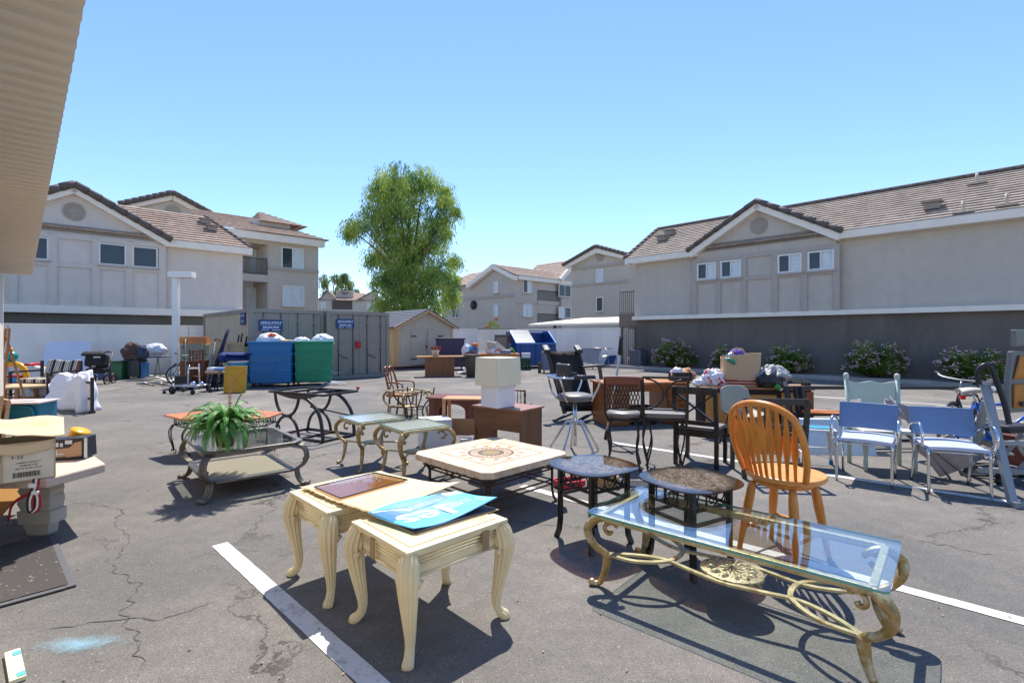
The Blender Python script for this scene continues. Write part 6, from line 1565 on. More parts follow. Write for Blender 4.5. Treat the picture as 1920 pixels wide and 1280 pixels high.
k = MB(); k.bar((-W/2, 0, 1.16), (W/2, 0, 1.16), .07, .05); k.bar((-W/2+.0, .0, 1.17), (-W/2, .9, 1.74), .06, .05); k.bar((W/2, .0, 1.17), (W/2, .9, 1.74), .06, .05); k.bar((-W/2, .95, 1.74), (W/2, .95, 1.74), .06, .05); k.build('rim', mat('dumpster_rim', (74, 130, 200), .4, .1), t)
k = MB()
for i in range(12): k.bar((-.96+.078*i, .02, 1.2), (-.96+.078*i, .93, 1.79), .05, .02)
k.prism([(-1.0, .0, 1.185), (-.06, .0, 1.185), (-.06, .95, 1.775), (-1.0, .95, 1.775)], (0, 0, .015)); k.build('lid', mat('lid_grey', (128, 132, 138), .5, .1, .1), t)
for x in (-.8, .8): k = MB(); k.rod((x-.03, .2, .09), (x+.03, .2, .09), .09, 12); k.build('caster', blackpl, t)
k = MB(); k.box((.75, -.03, .95), (.1, .01, .14)); k.build('warning_label', mat('yellow_label', (214, 170, 40), .5), t)

# junk heap on a low table left of the dumpster
tj = thing('work_table', 'long orange-brown wooden table under the junk heap left of the dumpster', 'table', P(922, 629, 20.6).x*V((1, 0, 0))+V((0, 20.6, 0)), R(6))
k = MB(); k.box((0, 0, .74), (2.2, .8, .14)); k.build('top', pine, tj)
for x in (-1, 1):
    for y in (-.33, .33): k = MB(); k.bar((x, y, 0), (x, y, .67), .07, .07); k.build('leg', pine, tj)
def jt(px, py, d=20.5): p = P(px, py, d); return p
t = thing('trash_can', 'brown-grey round trash can left of the junk table', 'trash can', G(886, 706)); k = MB(); k.lathe([(0, 0), (.23, 0), (.27, .75), (.3, .78), (.3, .83), (.25, .83), (.22, .1), (0, .08)], 24); k.build('body', mat('can_brown', (92, 82, 74), .6, 0, .1), t)
k = MB(); k.tube(sm([(-.29, -.05, .74), (-.36, 0, .7), (-.29, .05, .66)], 4), .018, 6); k.build('handle', blackpl, t)
t = thing('beach_ball', 'teal, white and purple exercise ball on the junk heap', 'ball', jt(887, 656)); k = MB(); k.ball((0, 0, 0), .22, 16); k.build('ball', mat('ball_teal', (64, 150, 178), .35, 0, .05, 1.5, 0, 10, (110, 70, 130), (.52, .6)), t)
t = thing('tubular_chair', 'two small white and blue tubular frames standing on the junk table', 'chair frame', jt(895, 667)-V((0, 0, .0)))
for x in (-.22, .12): k = MB(); k.tube([(x-.12, 0, -.08), (x-.1, 0, .18), (x+.14, 0, .2), (x+.16, 0, -.08)], .018, 6); k.rod((x-.11, 0, .06), (x+.15, 0, .07), .014); k.build('tube_frame', mat('pale_blue_tube', (190, 216, 228), .35), t)
t = thing('bucket', 'tall white bucket tipped over on the junk heap', 'bucket', jt(920, 653)); t.rotation_euler = (0, R(14), 0); k = MB(); k.lathe([(0, -.28), (.14, -.28), (.19, .24), (.2, .24), (.2, .27), (.17, .27), (.13, -.2), (0, -.2)], 20); k.build('body', wht, t); k = MB(); k.tube(sm([(-.19, 0, .2), (-.1, -.16, .05), (.1, -.16, .05), (.19, 0, .2)], 5), .008, 5); k.build('handle', steel, t)
t = thing('paper_box', 'beige open box tumbling at the top of the junk heap', 'box', jt(935, 649)); t.rotation_euler = (0, R(38), R(10)); k = MB(); k.box((0, 0, 0), (.42, .2, .2), bev=.01); k.build('box', mat('beige_box', (206, 194, 170), .7), t); k = MB(); k.box((.25, 0, .02), (.12, .18, .16), bev=.02); k.build('contents', mat('beige_contents', (190, 150, 110), .8), t)
t = thing('paper_sack', 'white paper sack with orange-pink print on the junk heap', 'sack', jt(927, 660)); plasticbag('sack', t, (0, -.1, 0), (.27, .16, .2), 31, mat('orange_print', (226, 222, 220), .5, 0, .04, 2.2, 0, 10, (226, 110, 80), (.53, .56)), .2)
t = thing('storage_box', 'grey plastic box with pale lid on the junk table', 'box', jt(949, 661)); k = MB(); k.box((0, 0, -.02), (.38, .28, .2), bev=.015); k.build('body', mat('grey_box', (128, 132, 146), .5), t); k = MB(); k.box((0, 0, .1), (.41, .31, .04), bev=.015); k.build('lid', wht, t)
t = thing('garden_hose', 'bright green looped hose at the right of the junk heap', 'hose', jt(959, 664))
for i in range(2): k = MB(); k.tube([(.12*math.cos(R(a)), -.03+.05*i, -.05+.27*math.sin(R(a))) for a in range(0, 181, 15)], .04, 8); k.build('loop', mat('hose_green', (92, 150, 30), .4), t)
t = thing('cabinet', 'old brown and beige cabinet with dark red drawer standing before the dumpster', 'cabinet', G(950, 690)+V((0, .6, 0)), R(6))
k = MB(); k.box((0, 0, .8), (1.15, .5, 1.55), bev=.01); k.build('carcass', mat('cabinet_grey', (96, 86, 80), .6, 0, .1), t); k = MB(); k.box((-.28, -.26, 1.15), (.5, .02, .6)); k.build('door', mat('cabinet_beige', (140, 120, 102), .6), t); k = MB(); k.box((.28, -.26, 1.38), (.5, .03, .3)); k.build('drawer', mat('cabinet_red', (84, 48, 42), .5), t)
k = MB(); k.box((.28, -.26, 1.0), (.5, .02, .3)); k.build('panel', mat('cabinet_slate', (116, 120, 132), .5), t)
t = thing('chair_back', 'white and black bundle with orange cap left of the junk heap', 'bundle', G(872, 703)+V((0, .8, 0)))
plasticbag('white_bundle', t, (0, 0, .85), (.2, .15, .32), 41, bagw, .3); plasticbag('dark_bundle', t, (.1, -.1, .55), (.26, .2, .35), 42, vinyl_k, .3, -.5); plasticbag('orange_cap', t, (.32, 0, 1.15), (.14, .08, .08), 43, mat('orange_plastic', (222, 112, 28), .4), .4); plasticbag('red_part', t, (.12, -.16, .75), (.14, .1, .14), 44, mat('dark_red', (130, 24, 44), .5), .3)
t = thing('milk_crates', 'two stacked dark green plastic crates in front of the dumpster', 'crates', G(986, 693), R(8)); grc = mat('crate_green', (10, 74, 48), .5)
for i in range(2):
    k = MB(); z = i*.26
    for a, b, w, d in ((0, -.19, .42, .02), (0, .19, .42, .02), (-.2, 0, .02, .36), (.2, 0, .02, .36)):
        k.box((a, b, z+.04), (w, d, .07)); k.box((a, b, z+.22), (w, d, .07))
        for q in (-.15, 0, .15): k.box((a+(q if w > .1 else 0), b+(q if d > .1 else 0), z+.13), (.06 if w > .1 else .02, .06 if d > .1 else .02, .13))
    k.box((0, 0, z+.015), (.39, .35, .02)); k.build('crate', grc, t)
t = thing('plastic_tub', 'small translucent white tub on top of the green crates', 'tub', G(986, 693)+V((0, 0, .525)), R(8)); k = MB(); k.box((0, 0, .1), (.36, .28, .2), bev=.02); k.build('body', wht, t); k = MB(); k.box((0, 0, .215), (.39, .31, .03), bev=.01); k.build('lid', bagw, t)
for i, (px, py, w, d, rz, lab) in enumerate(((868, 700, .5, .35, 20, 'white paper sheet lying at the foot of the trash can'), (872, 692, .42, .3, -15, 'pale blue plastic sheet lying behind the white paper by the trash can'))):
    k = MB(); rr = random.Random(i); k.grid(lambda u, v: ((u-.5)*w, (v-.5)*d, .02+.05*abs(math.sin(5*u+3*v+i))), 10, 8, .003); o_ = k.build('paper_sheet', (wht, mat('pale_blue_pack', (170, 190, 214)))[i]); o_.location = G(px, py); o_.rotation_euler.z = R(rz); tag(o_, lab, 'paper')
t = thing('plastic_netting', 'tangle of white plastic strapping on the ground by the green bin', 'strapping', G(618, 722)); k = MB(); rr = random.Random(2)
k.tube(sm([(rr.uniform(-.3, .45), rr.uniform(-.15, .15), rr.uniform(.01, .12)) for _ in range(26)], 4), .008, 5); k.build('strap', wht, t)
t = thing('ball', 'small red and white ball lying on the open asphalt', 'ball', G(671, 730)+V((0, 0, .05))); k = MB(); k.ball((0, 0, 0), .05, 8); k.build('ball', mat('ball_red', (190, 70, 56), .4), t)

# by the middle wall: tilted table, folded chairs, blue panel, units near the gate
t = thing('folding_table', 'grey folding table tipped up on edge by the white wall', 'table', G(1100, 690)+V((0, -.6, 0)), R(5)); k = MB(); k.prism([(-.9, -.1, .28), (.35, -.1, .28), (.75, .4, .95), (-.5, .4, .95)], (0, .04, .0)); k.build('top', mat('table_grey', (112, 114, 120), .25, .2, .08, 3), t)
for x in (-.7, .2): k = MB(); k.tube([(x, .1, 0), (x+.1, .1, .5)], .025, 6); k.build('leg', steel, t)
k = MB(); k.box((-.2, -.3, .18), (1.0, .3, .05)); k.build('fold_panel', steel, t)
t = thing('patio_chair', 'pale folded patio chair lying by the white wall', 'chair', G(1128, 688)+V((0, -.2, 0)), R(8))
k = MB(); k.grid(lambda u, v: (-.3+.6*u, -.2+.5*v, .55+.04*math.sin(9*u)), 12, 4, .02); k.build('sling', wht, t); 
for x in (-.25, .25): k = MB(); k.tube([(x, -.2, 0), (x+.06, .1, .55), (x, .3, .95)], .02, 6); k.build('frame_tube', steel, t)
k = MB(); k.rod((-.6, .3, .93), (.6, .3, .9), .02); k.build('crossbar', mat('pole_metal', (150, 138, 124)), t)
t = thing('display_board', 'small tilted dark blue board by the white wall near the gate', 'board', G(1141, 687)+V((0, -.2, 0)), R(0)); k = MB(); k.prism([(-.3, 0, .02), (.15, 0, .02), (.4, .15, .55), (-.05, .15, .55)], (0, .03, 0)); k.build('board', mat('navy_board', (18, 44, 110), .4), t); k = MB(); k.rod((-.1, .1, 0), (.05, .14, .4), .015); k.build('prop', steel, t)
t = thing('air_conditioner', 'grey air conditioning unit beside the iron gate against the dark wall', 'air conditioner', fr_.o+rotz(A1) @ V((.55, -.55, 0))+V((0, 0, .12)), A1); k = MB(); k.box((0, 0, .38), (.62, .62, .74), bev=.03); k.build('housing', mat('ac_grey', (104, 106, 114), .5, .1, .08), t)
k = MB()
for i in range(9): k.box((0, -.315, .1+.07*i), (.5, .012, .03))
k.build('grille', mat('ac_dark', (70, 72, 80), .5), t); k = MB(); k.lathe([(.25, .76), (.26, .78), (.2, .79), (0, .79)], 20); k.build('fan_guard', blackpl, t)
t = thing('utility_cart', 'low grey wheeled cart between the dumpster and the black recliner', 'cart', G(1026, 700)+V((0, .3, 0)), R(10)); k = MB(); k.box((0, 0, .5), (.38, .4, .75), bev=.02); k.build('body', mat('cart_grey', (96, 104, 122), .5), t)
for x in (-.14, .14): k = MB(); k.rod((x-.02, -.1, .06), (x+.02, -.1, .06), .06, 10); k.build('wheel', blackpl, t)
k = MB(); k.box((-.3, 0, .22), (.12, .1, .44)); k.build('side_post', mat('post_brown', (96, 70, 52), .7), t)

# lamp post
t = thing('lamp_post', 'square white lamp post with flat white lamp head, in front of the white wall', 'lamp post', P(330, 629, 19.3).x*V((1, 0, 0))+V((0, 19.3, 0)), R(8))
k = MB(); k.box((0, 0, 1.93), (.2, .2, 3.86)); k.build('pole', mat('lamp_white', (230, 228, 222), .5, 0, .03), t); k = MB(); k.box((.21, 0, 3.84), (.84, .4, .22), bev=.015); k.build('lamp_head', mat('lamp_white', (230, 228, 222)), t)
k = MB(); k.box((.25, 0, 3.725), (.6, .34, .015)); k.build('lens', mat('lens', (180, 178, 170), .3), t); k = MB(); k.box((0, 0, .06), (.4, .4, .12), bev=.01); k.build('base', conc, t)

# =================================================================== clutter between lamp post and bins
d0 = 15.3
t = thing('fish_tank', 'glass fish tank with wooden hood on a brown wooden stand', 'fish tank', P(364, 629, 15.2).x*V((1, 0, 0))+V((0, 15.2, 0)), R(16))
hx_ = [(-.34, -.1), (0, -.27), (.34, -.1), (.34, .27), (-.34, .27)]
k = MB(); k.plate(hx_, 0, .62); k.plate([(x*1.03, y*1.03) for x, y in hx_], .62, .78); k.build('stand', wood('tank_stand', (112, 60, 34), (80, 40, 22), .45, 2, 8), t)
k = MB(); k.plate([(x*1.04, y*1.04) for x, y in hx_], 1.28, 1.47); k.plate([(x*.9, y*.9) for x, y in hx_], 1.47, 1.5); k.build('hood', pine, t)
k = MB(); n = 5
for a, b in zip(hx_, hx_[1:]+hx_[:1]): k.add([(a[0]*.98, a[1]*.98, .785), (b[0]*.98, b[1]*.98, .785), (b[0]*.98, b[1]*.98, 1.275), (a[0]*.98, a[1]*.98, 1.275)], [(0, 1, 2, 3)])
k.build('glass', glassm('tank_glass', (.78, .88, .85), .0, 1.4), t)
t = thing('plant_stand', 'tall dark red slatted wooden stand in front of the fish tank', 'plant stand', P(368, 629, 14.6).x*V((1, 0, 0))+V((0, 14.6, 0)), R(10))
for x in (-.13, .13):
    for y in (-.1, .1): k = MB(); k.bar((x, y, 0), (x, y, 1.12), .035, .035); k.build('leg', cherry, t)
k = MB(); 
for z in (.35, .8, 1.1): k.box((0, 0, z), (.295, .235, .03))
k.build('shelf', cherry, t); k = MB()
for x in (-.05, .05): k.bar((x, -.11, .8), (x, -.11, 1.1), .03, .02)
k.bar((-.13, -.11, .98), (.13, -.11, .98), .02, .03); k.build('slats', cherry, t)
t = thing('garment_rack', 'thin beige metal garment rack left of the fish tank', 'rack', P(340, 629, 14.9).x*V((1, 0, 0))+V((0, 14.9, 0)), R(12))
k = MB(); k.tube([(-.1, 0, 0), (-.1, 0, 1.42), (.12, 0, 1.43), (.12, 0, 0)], .014, 6); k.build('frame', mat('beige_metal', (196, 186, 172), .5, .1), t); k = MB(); k.rod((.06, .0, 1.42), (.06, .0, 1.2), .006); k.tube([(.06, 0, 1.2), (.03, 0, 1.17), (.0, 0, 1.2)], .02, 6); k.build('hook', cherry, t); k = MB(); k.bar((-.1, -.2, .02), (-.1, .2, .02), .03, .03); k.bar((.12, -.2, .02), (.12, .2, .02), .03, .03); k.build('foot', mat('beige_metal', (196, 186, 172)), t)
bicycle('silver bicycle with white grips leaning by the lamp post, left of the two', mat('bike_silver', (150, 150, 156), .3, .5), (-10.45, 16.2, 0), R(155), .95, None, None, 6)
bicycle('white and dark bicycle with a red lamp in front of the garment rack', mat('bike_white', (190, 188, 190), .3, .2), (-9.75, 15.7, 0), R(30), .95, None, None, -5, True)
t = thing('luggage_cart', 'chrome luggage cart with small black wheels standing on the asphalt', 'cart', (-8.6, 13.5, 0), R(-12)); t.scale = (.85, .85, .85)
k = MB()
for y in (-.25, 0, .25): k.rod((-.55, y, .24), (.5, y, .24), .02)
for x in (-.55, .0, .5): k.rod((x, -.27, .24), (x, .27, .24), .02)
k.tube([(.2, -.25, .24), (.22, -.25, .85), (.22, -.2, .88)], .022, 8); k.tube([(.48, -.1, .24), (.46, -.1, .88), (.44, -.1, .9)], .022, 8); k.bar((.22, -.25, .8), (.46, -.1, .8), .02, .05); k.build('frame', chrome, t)
for x, y, r_ in ((-.62, -.3, .05), (-.3, -.32, .12), (.42, -.3, .07), (.52, .28, .07), (-.5, .28, .06)): k = MB(); k.rod((x, y-.025, r_), (x, y+.025, r_), r_, 14); k.build('wheel', blackpl, t)
k = MB(); k.ball((.34, -.2, .3), (.09, .09, .09), 8); k.ball((.5, -.05, .3), (.08, .08, .08), 8); k.build('motor_housing', chrome, t)
t = thing('black_panel', 'low black board standing behind the chrome luggage cart', 'board', P(344, 629, 14.3).x*V((1, 0, 0))+V((0, 14.3, 0)), R(5)); k = MB(); k.box((0, 0, .22), (.46, .03, .34)); k.build('board', blackpl, t)
for x in (-.18, .18): k = MB(); k.box((x, .02, .03), (.04, .2, .06)); k.build('foot', blackpl, t)
t = thing('scrap_metal', 'heap of bent dark metal tubes and brackets lying on the asphalt', 'scrap', G(285, 722), R(-20)); rr = random.Random(8)
for i in range(9):
    k = MB(); x, y = rr.uniform(-.5, .5), rr.uniform(-.3, .3); a = rr.uniform(-.5, .5)+(0 if i % 3 else 1.3); l = rr.uniform(.25, .6); k.tube([(x, y, .03+.02*(i % 3)), (x+l*.5*math.cos(a), y+l*.5*math.sin(a), .05+.03*(i % 2)), (x+l*math.cos(a+.2), y+l*math.sin(a+.2), .03)], .022, 6); k.build('tube_piece', (drk, steel, mat('scrap_brown', (104, 92, 84), .5, .3))[i % 3], t)
for px, py in ((300, 726), (259, 714)): pass
t = thing('table', 'folding table with pale legs and grey cover by the wall', 'table', G(285, 704), R(10)); k = MB(); k.box((0, 0, .72), (1.0, .6, .06), bev=.02); k.build('top', mat('grey_cover', (120, 124, 130), .6), t)
for x in (-.42, .3): 
    for s in (-.1, .1): k = MB(); k.rod((x, -.2, .7), (x+s, -.22, 0), .02); k.build('leg', mat('pale_brass', (178, 166, 132), .5, .2), t)
G0 = G(285, 704)
bag('white stuffed bag lying on the grey-covered folding table', G0+V((.1, 0, .98)), (.4, .28, .24), 51)
t = thing('bottle_pack', 'blue shrink-wrapped pack of water bottles on the folding table', 'water pack', G0+V((-.38, -.1, .752))); wb = mat('water_blue', (70, 140, 196), .2, 0, .1, 12)
k = MB(); k.box((0, 0, .05), (.4, .26, .1), bev=.02); k.build('wrap', wb, t)
for i in range(8): k = MB(); k.lathe([(.04, .1), (.042, .2), (.015, .25), (.015, .28), (0, .28)], 10, (-.15+.1*(i % 4), -.06+.12*(i//4), 0)); k.build('bottle', wb, t)
t = thing('storage_tote', 'green translucent storage tote on the ground by the stroller', 'tote', G(207, 711), R(6)); k = MB(); k.box((.08, .2, .3), (.62, .45, .58), bev=.03, tap=1.06); k.build('body', mat('tote_green', (22, 92, 52), .3, 0, .15, 6, 0, 10, (110, 150, 120), (.62, .75)), t); k = MB(); k.box((.08, .2, .61), (.7, .52, .05), bev=.015); k.build('lid', mat('tote_lid', (12, 60, 40), .4), t)
t = thing('cooler', 'small purple and white cooler between the stroller and the green tote', 'cooler', G(193, 712)+V((-.1, .3, 0)), R(6)); k = MB(); k.box((0, 0, .22), (.42, .34, .44), bev=.03); k.build('body', mat('cooler_purple', (70, 72, 120), .5), t); k = MB(); k.box((0, 0, .52), (.43, .35, .16), bev=.04); k.build('lid', mat('cooler_pink', (214, 190, 200), .5), t)
t = thing('ottoman', 'black square ottoman by the wall, under the brown blanket heap', 'ottoman', G(244, 710), R(6)); k = MB(); k.box((0, .25, .36), (.62, .5, .6), bev=.03); k.build('body', vinyl_k, t)
for x in (-.26, .26): k = MB(); k.box((x, .05, .03), (.06, .06, .06)); k.build('foot', blackpl, t)
k = MB(); k.box((.35, .25, .3), (.06, .4, .55), bev=.01); k.build('side_flap', mat('flap_blue', (50, 110, 160), .5), t)
t = thing('blanket_heap', 'heap of brown and dark cloth piled on the black ottoman', 'blankets', G(244, 710)+V((-.05, .25, .66))); plasticbag('brown_blanket', t, (-.05, 0, .26), (.36, .26, .33), 61, mat('brown_cloth', (94, 70, 60), .85, 0, .2, 8, .6, 20), .45, -.26); plasticbag('dark_cloth', t, (.22, .05, .22), (.22, .2, .3), 62, mat('slate_cloth', (66, 74, 92), .85), .4, -.22)
# stroller
t = thing('stroller', 'black baby stroller with thick hood and spoked wheels', 'stroller', (-13.1, 16.0, 0), R(10)); fab = mat('stroller_fabric', (30, 26, 28), .75, 0, .15, 10, .3, 40)
k = MB(); k.box((0, 0, .74), (.5, .44, .42), Matrix.Rotation(R(-12), 3, 'X'), bev=.08); k.build('seat_shell', fab, t); k = MB(); k.grid(lambda u, v: (-.3+.6*u, .1-.33*math.sin(1.5*v)+.0, .86+.14*math.cos(1.6*v-.3)), 8, 8, .04); k.build('hood', fab, t)
k = MB(); k.box((.02, -.22, .62), (.1, .01, .12)); k.box((.12, -.225, .86), (.2, .01, .04)); k.build('care_label', wht, t)
k = MB(); k.box((0, .05, .42), (.5, .4, .16), bev=.04); k.build('basket', fab, t)
for x, y, r_ in ((-.26, .25, .15), (.33, -.1, .17), (.3, .3, .15), (-.28, -.25, .12)): k = MB(); k.tube([(x, y+r_*math.cos(i*.3927), r_+r_*math.sin(i*.3927)) for i in range(16)], .025, 6, closed=True); w_ = k.build('wheel', blackpl, t); k = MB(); k.rod((x-.01, y, r_), (x+.01, y, r_), r_*.6, 12); k.build('hub', mat('hub_red', (150, 110, 110), .5), w_)
k = MB()
for x in (-.26, .3): k.tube([(x, -.2, .15), (x, .1, .5), (x*.9, .3, 1.0)], .016, 6)
k.rod((-.24, .3, 1.0), (.27, .3, 1.0), .018); k.build('frame', drk, t)
# white board by wall
t = thing('white_board', 'large pale board leaning against the white wall behind the striped bench', 'board', (0, 0, 0)); q0, q1 = P(76, 629, 17.2), P(163, 629, 17.9); q0.z = q1.z = 0; k = MB(); up = V((-.15, .35, 1.32)); k.prism([q0, q1, q1+up, q0+up], V((-.02, .03, 0))); k.build('board', mat('pale_board', (206, 212, 226), .4, 0, .03, 2), t)
# striped bench + sheet
def stripes():
    m, nt, b = newmat('striped_cushion'); tc = N(nt, 'ShaderNodeTexCoord'); sp = N(nt, 'ShaderNodeSeparateXYZ'); L(nt, tc.outputs['Object'], sp.inputs[0])
    fr = math_(nt, 'FRACT', math_(nt, 'MULTIPLY', sp.outputs[0], 3.6)); cr = N(nt, 'ShaderNodeValToRGB'); e = cr.color_ramp; e.interpolation = 'CONSTANT'
    e.elements[0].position = 0; e.elements[0].color = lin((34, 30, 36)); e.elements[1].position = .3; e.elements[1].color = lin((196, 186, 168))
    for p, c in ((.42, (110, 120, 106)), (.5, (206, 196, 176)), (.62, (160, 96, 84)), (.68, (206, 196, 176)), (.8, (60, 62, 66)), (.92, (206, 196, 176))): x = e.elements.new(p); x.color = lin(c)
    L(nt, fr, cr.inputs[0]); L(nt, cr.outputs[0], b.inputs['Base Color']); b.inputs['Roughness'].default_value = .85; return m
pa, pb = V((-11.95, 12.3, 0)), V((-10.8, 12.1, 0)); an = math.atan2(pb.y-pa.y, pb.x-pa.x)
t = thing('swing_bench', 'dark metal patio bench with striped back cushion behind the white sheet', 'bench', (pa+pb)/2, an); Lb = (pb-pa).length; brn = mat('bench_brown', (58, 46, 44), .5, .2, .1)
k = MB(); k.grid(lambda u, v: (-Lb/2+.12+(Lb-.24)*u, .42+.12*v, .5+.42*v+.02*math.sin(8*u)), 24, 6, .1); k.build('back_cushion', stripes(), t, bevel=.03)
k = MB(); k.box((0, .12, .45), (Lb-.2, .55, .1), bev=.03); k.build('seat_cushion', stripes(), t)
for x in (-Lb/2, Lb/2):
    k = MB(); k.bar((x, -.2, 0), (x, -.2, .66), .05, .05); k.bar((x, -.2, .66), (x, .5, .66), .07, .04); k.bar((x, .5, 0), (x, .5, .9), .05, .05); k.bar((x, -.2, .25), (x, .5, .25), .03, .03); k.build('side_frame', brn, t)
k = MB(); k.bar((-Lb/2, -.2, .36), (Lb/2, -.2, .36), .04, .04); k.bar((-Lb/2, .5, .5), (Lb/2, .5, .5), .04, .04); k.build('rail', brn, t)
pa, pb = V((-10.35, 11.3, 0)), V((-8.27, 9.98, 0)); an = math.atan2(pb.y-pa.y, pb.x-pa.x); Lb = (pb-pa).length
t = thing('rail_stand', 'low dark metal rail stand in front of the striped bench, carrying the white sheet', 'stand', (pa+pb)/2, an)
for x in (-Lb/2, Lb/2): k = MB(); k.bar((x, 0, 0), (x, 0, .68), .05, .05); k.ball((x, 0, .68), .035, 6); k.box((x, 0, .03), (.09, .09, .05), bev=.01); k.build('post', brn, t)
for z in (.28, .60): k = MB(); k.bar((-Lb/2, 0, z), (Lb/2, 0, z), .03, .04); k.build('rail', brn, t)
t = thing('bed_sheet', 'crumpled white sheet draped over the low dark rail stand', 'sheet', (pa+pb)/2, an); rr = random.Random(4)
def sheet(u, v):
    x = -.98+2.0*u+.1*math.sin(3*v)*(u-.5); fold = .055*math.sin(12*u+2.4*math.sin(3*v))+.03*math.sin(27*u+v*4)
    nz_ = .07*mnoise.noise(V((u*4, v*4, 0)))+.03*mnoise.noise(V((u*11, v*9, 3)))
    zt = .66+.05*u+.1*math.exp(-((u-.82)/.14)**2)
    lowest = max(.012, .5-1.5*u) if u < .36 else .012+.1*max(0, u-.9)*5
    if v < .3: q = v/.3; return (x, .26-.2*q+nz_, zt-.3*(1-q)**1.5+nz_)
    if v < .5: q = (v-.3)/.2; return (x, .06-.26*q-fold*q+nz_, zt+.05*math.sin(math.pi*q)+nz_)
    q = (v-.5)/.5; return (x*(1-.1*q)+.06*q+.14*q*(1-u), -.2-.16*math.sin(math.pi*q*.8)-fold*(1+q)+nz_*(1-.3*q), zt+(lowest-zt)*q)
def sheet(u, v):
    a = 2*math.pi*u; c, s = math.cos(a), math.sin(a); sh = min(1, v/.62); tp_ = max(0, (v-.62)/.38)
    fold = (.34*math.sin(6*a+1.6*math.sin(2*a))+.16*math.sin(13*a+2))*(1.25-.5*sh)
    r_ = (1-tp_)*(1+.10*(1-sh)); x = .16+(.84+.08*(1-sh))*c*r_*(1+.08*fold); y = .02+(.12+.09*(1-sh))*s*r_*(1+1.1*fold)
    zb = .012 if c > -.25 else .012+.5*min(1, (-.25-c)/.6); zt = .66+.07*math.exp(-((x-.75)/.2)**2)+.13*mnoise.noise(V((x*2.6, y*4, 2)))+.05*mnoise.noise(V((x*7, y*9, 5)))
    nz_ = .07*mnoise.noise(V((x*4, y*6, v*4)))
    return (x+nz_, y+nz_*.8, zb+(zt-zb)*sh**.8+.07*math.sin(tp_*1.5)+(nz_*.9 if v > .1 else 0))
k = MB(); k.grid(sheet, 110, 30, .006); k.build('cloth', mat('white_sheet', (228, 228, 236), .8, 0, .03, 6, .25, 20), t)

# behind: poles, boxes, barrel, lid, stool near containers
def boxopen(label, loc, w, d, h, rz, m_=card, flaps=True):
    t = thing('cardboard_box', label, 'box', loc, rz); k = MB()
    for a, b, ww, dd in ((0, -d/2, w, .008), (0, d/2, w, .008), (-w/2, 0, .008, d-.01), (w/2, 0, .008, d-.01)): k.box((a, b, h/2), (ww, dd, h))
    k.box((0, 0, .005), (w-.02, d-.02, .008)); k.build('body', m_, t)
    if flaps:
        k = MB(); k.prism([(-w/2, -d/2, h), (w/2, -d/2, h), (w/2, -d/2-.04, h+d*.4), (-w/2, -d/2-.04, h+d*.4)], (0, .006, 0)); k.build('flap', m_, t)
        k = MB(); k.prism([(-w/2, -d/2, h), (-w/2, d/2, h), (-w/2-.2, d/2, h-.1), (-w/2-.2, -d/2, h-.1)], (0, 0, .006)); k.build('flap', m_, t)
    return t
X = lambda px, d: (px-CX)/F*d
tb = thing('packing_table', 'plain dark table beside the container holding two cardboard boxes', 'table', (X(440, 15.9), 15.9, 0), R(15)); k = MB(); k.box((0, 0, .72), (1.0, .6, .04)); k.build('top', blackpl, tb)
for x in (-.45, .45):
    for y in (-.25, .25): k = MB(); k.bar((x, y, 0), (x, y, .7), .04, .04); k.build('leg', blackpl, tb)
boxopen('pale open cardboard box on the dark table by the container', (X(441, 15.9), 15.85, .7405), .66, .42, .42, R(15), card)
boxopen('brown cardboard box with torn flap left of the pale open box', (X(415, 15.7), 15.6, .72), .42, .36, .56, R(30), card)
t = thing('stool', 'small round-topped stool holding folded white and blue cloths', 'stool', (X(405, 14.2), 14.2, 0), R(10)); k = MB(); k.lathe([(0, .47), (.26, .47), (.28, .5), (.26, .54), (0, .54)], 24); k.build('seat', mat('stool_tan', (158, 120, 92), .6), t)
for a in range(4): k = MB(); k.rod((.15*math.cos(a*1.571+.5), .15*math.sin(a*1.571+.5), .48), (.22*math.cos(a*1.571+.5), .22*math.sin(a*1.571+.5), 0), .02); k.build('leg', blackpl, t)
t = thing('folded_cloths', 'stack of folded white and light blue cloths on the small stool', 'cloths', (X(407, 14.2), 14.2, .541)); 
for i, m_ in enumerate((wht, mat('cloth_blue', (110, 142, 190), .8))): k = MB(); k.box((-.1+.2*i, 0, .05), (.22, .3, .1), bev=.03); k.build('cloth', m_, t)
t = thing('barrel', 'teal plastic barrel beside the blue bin, topped by a blue blanket', 'barrel', (X(448, 14.9), 14.9, 0)); k = MB(); k.lathe([(0, 0), (.26, 0), (.29, .1), (.29, .35), (.305, .38), (.305, .42), (.29, .45), (.29, .72), (.26, .8), (0, .8)], 28); k.build('drum', mat('barrel_teal', (28, 130, 160), .4, 0, .08), t); k = MB(); k.lathe([(.29, .74), (.31, .76), (.31, .79), (.28, .81)], 28); k.build('rim', wht, t)
t = thing('blue_blanket', 'folded royal blue blanket draped over the teal barrel', 'blanket', (X(444, 14.85), 14.85, .80)); 
for i_, (c_, r_) in enumerate((((-.05, 0, .06), (.42, .34, .075)), ((.03, 0, .17), (.40, .32, .07)), ((-.26, -.12, .1), (.14, .3, .15)))): k = MB(); k.ball(c_, r_, 14, .16, 2.2, 80+i_); k.build('fold', mat('royal_blue', (16, 44, 104), .85, 0, .12, 8, .4, 30), t)
t = thing('yellow_tray', 'yellow plastic storage lid standing upright before the teal barrel', 'lid', (X(440, 13.55), 13.55, 0), R(6)); t.rotation_euler = (R(-9), 0, R(6)); yl_ = mat('lid_yellow', (202, 150, 26), .45, 0, .06, 4)
k = MB(); k.box((0, 0, .36), (.56, .03, .72), bev=.012)
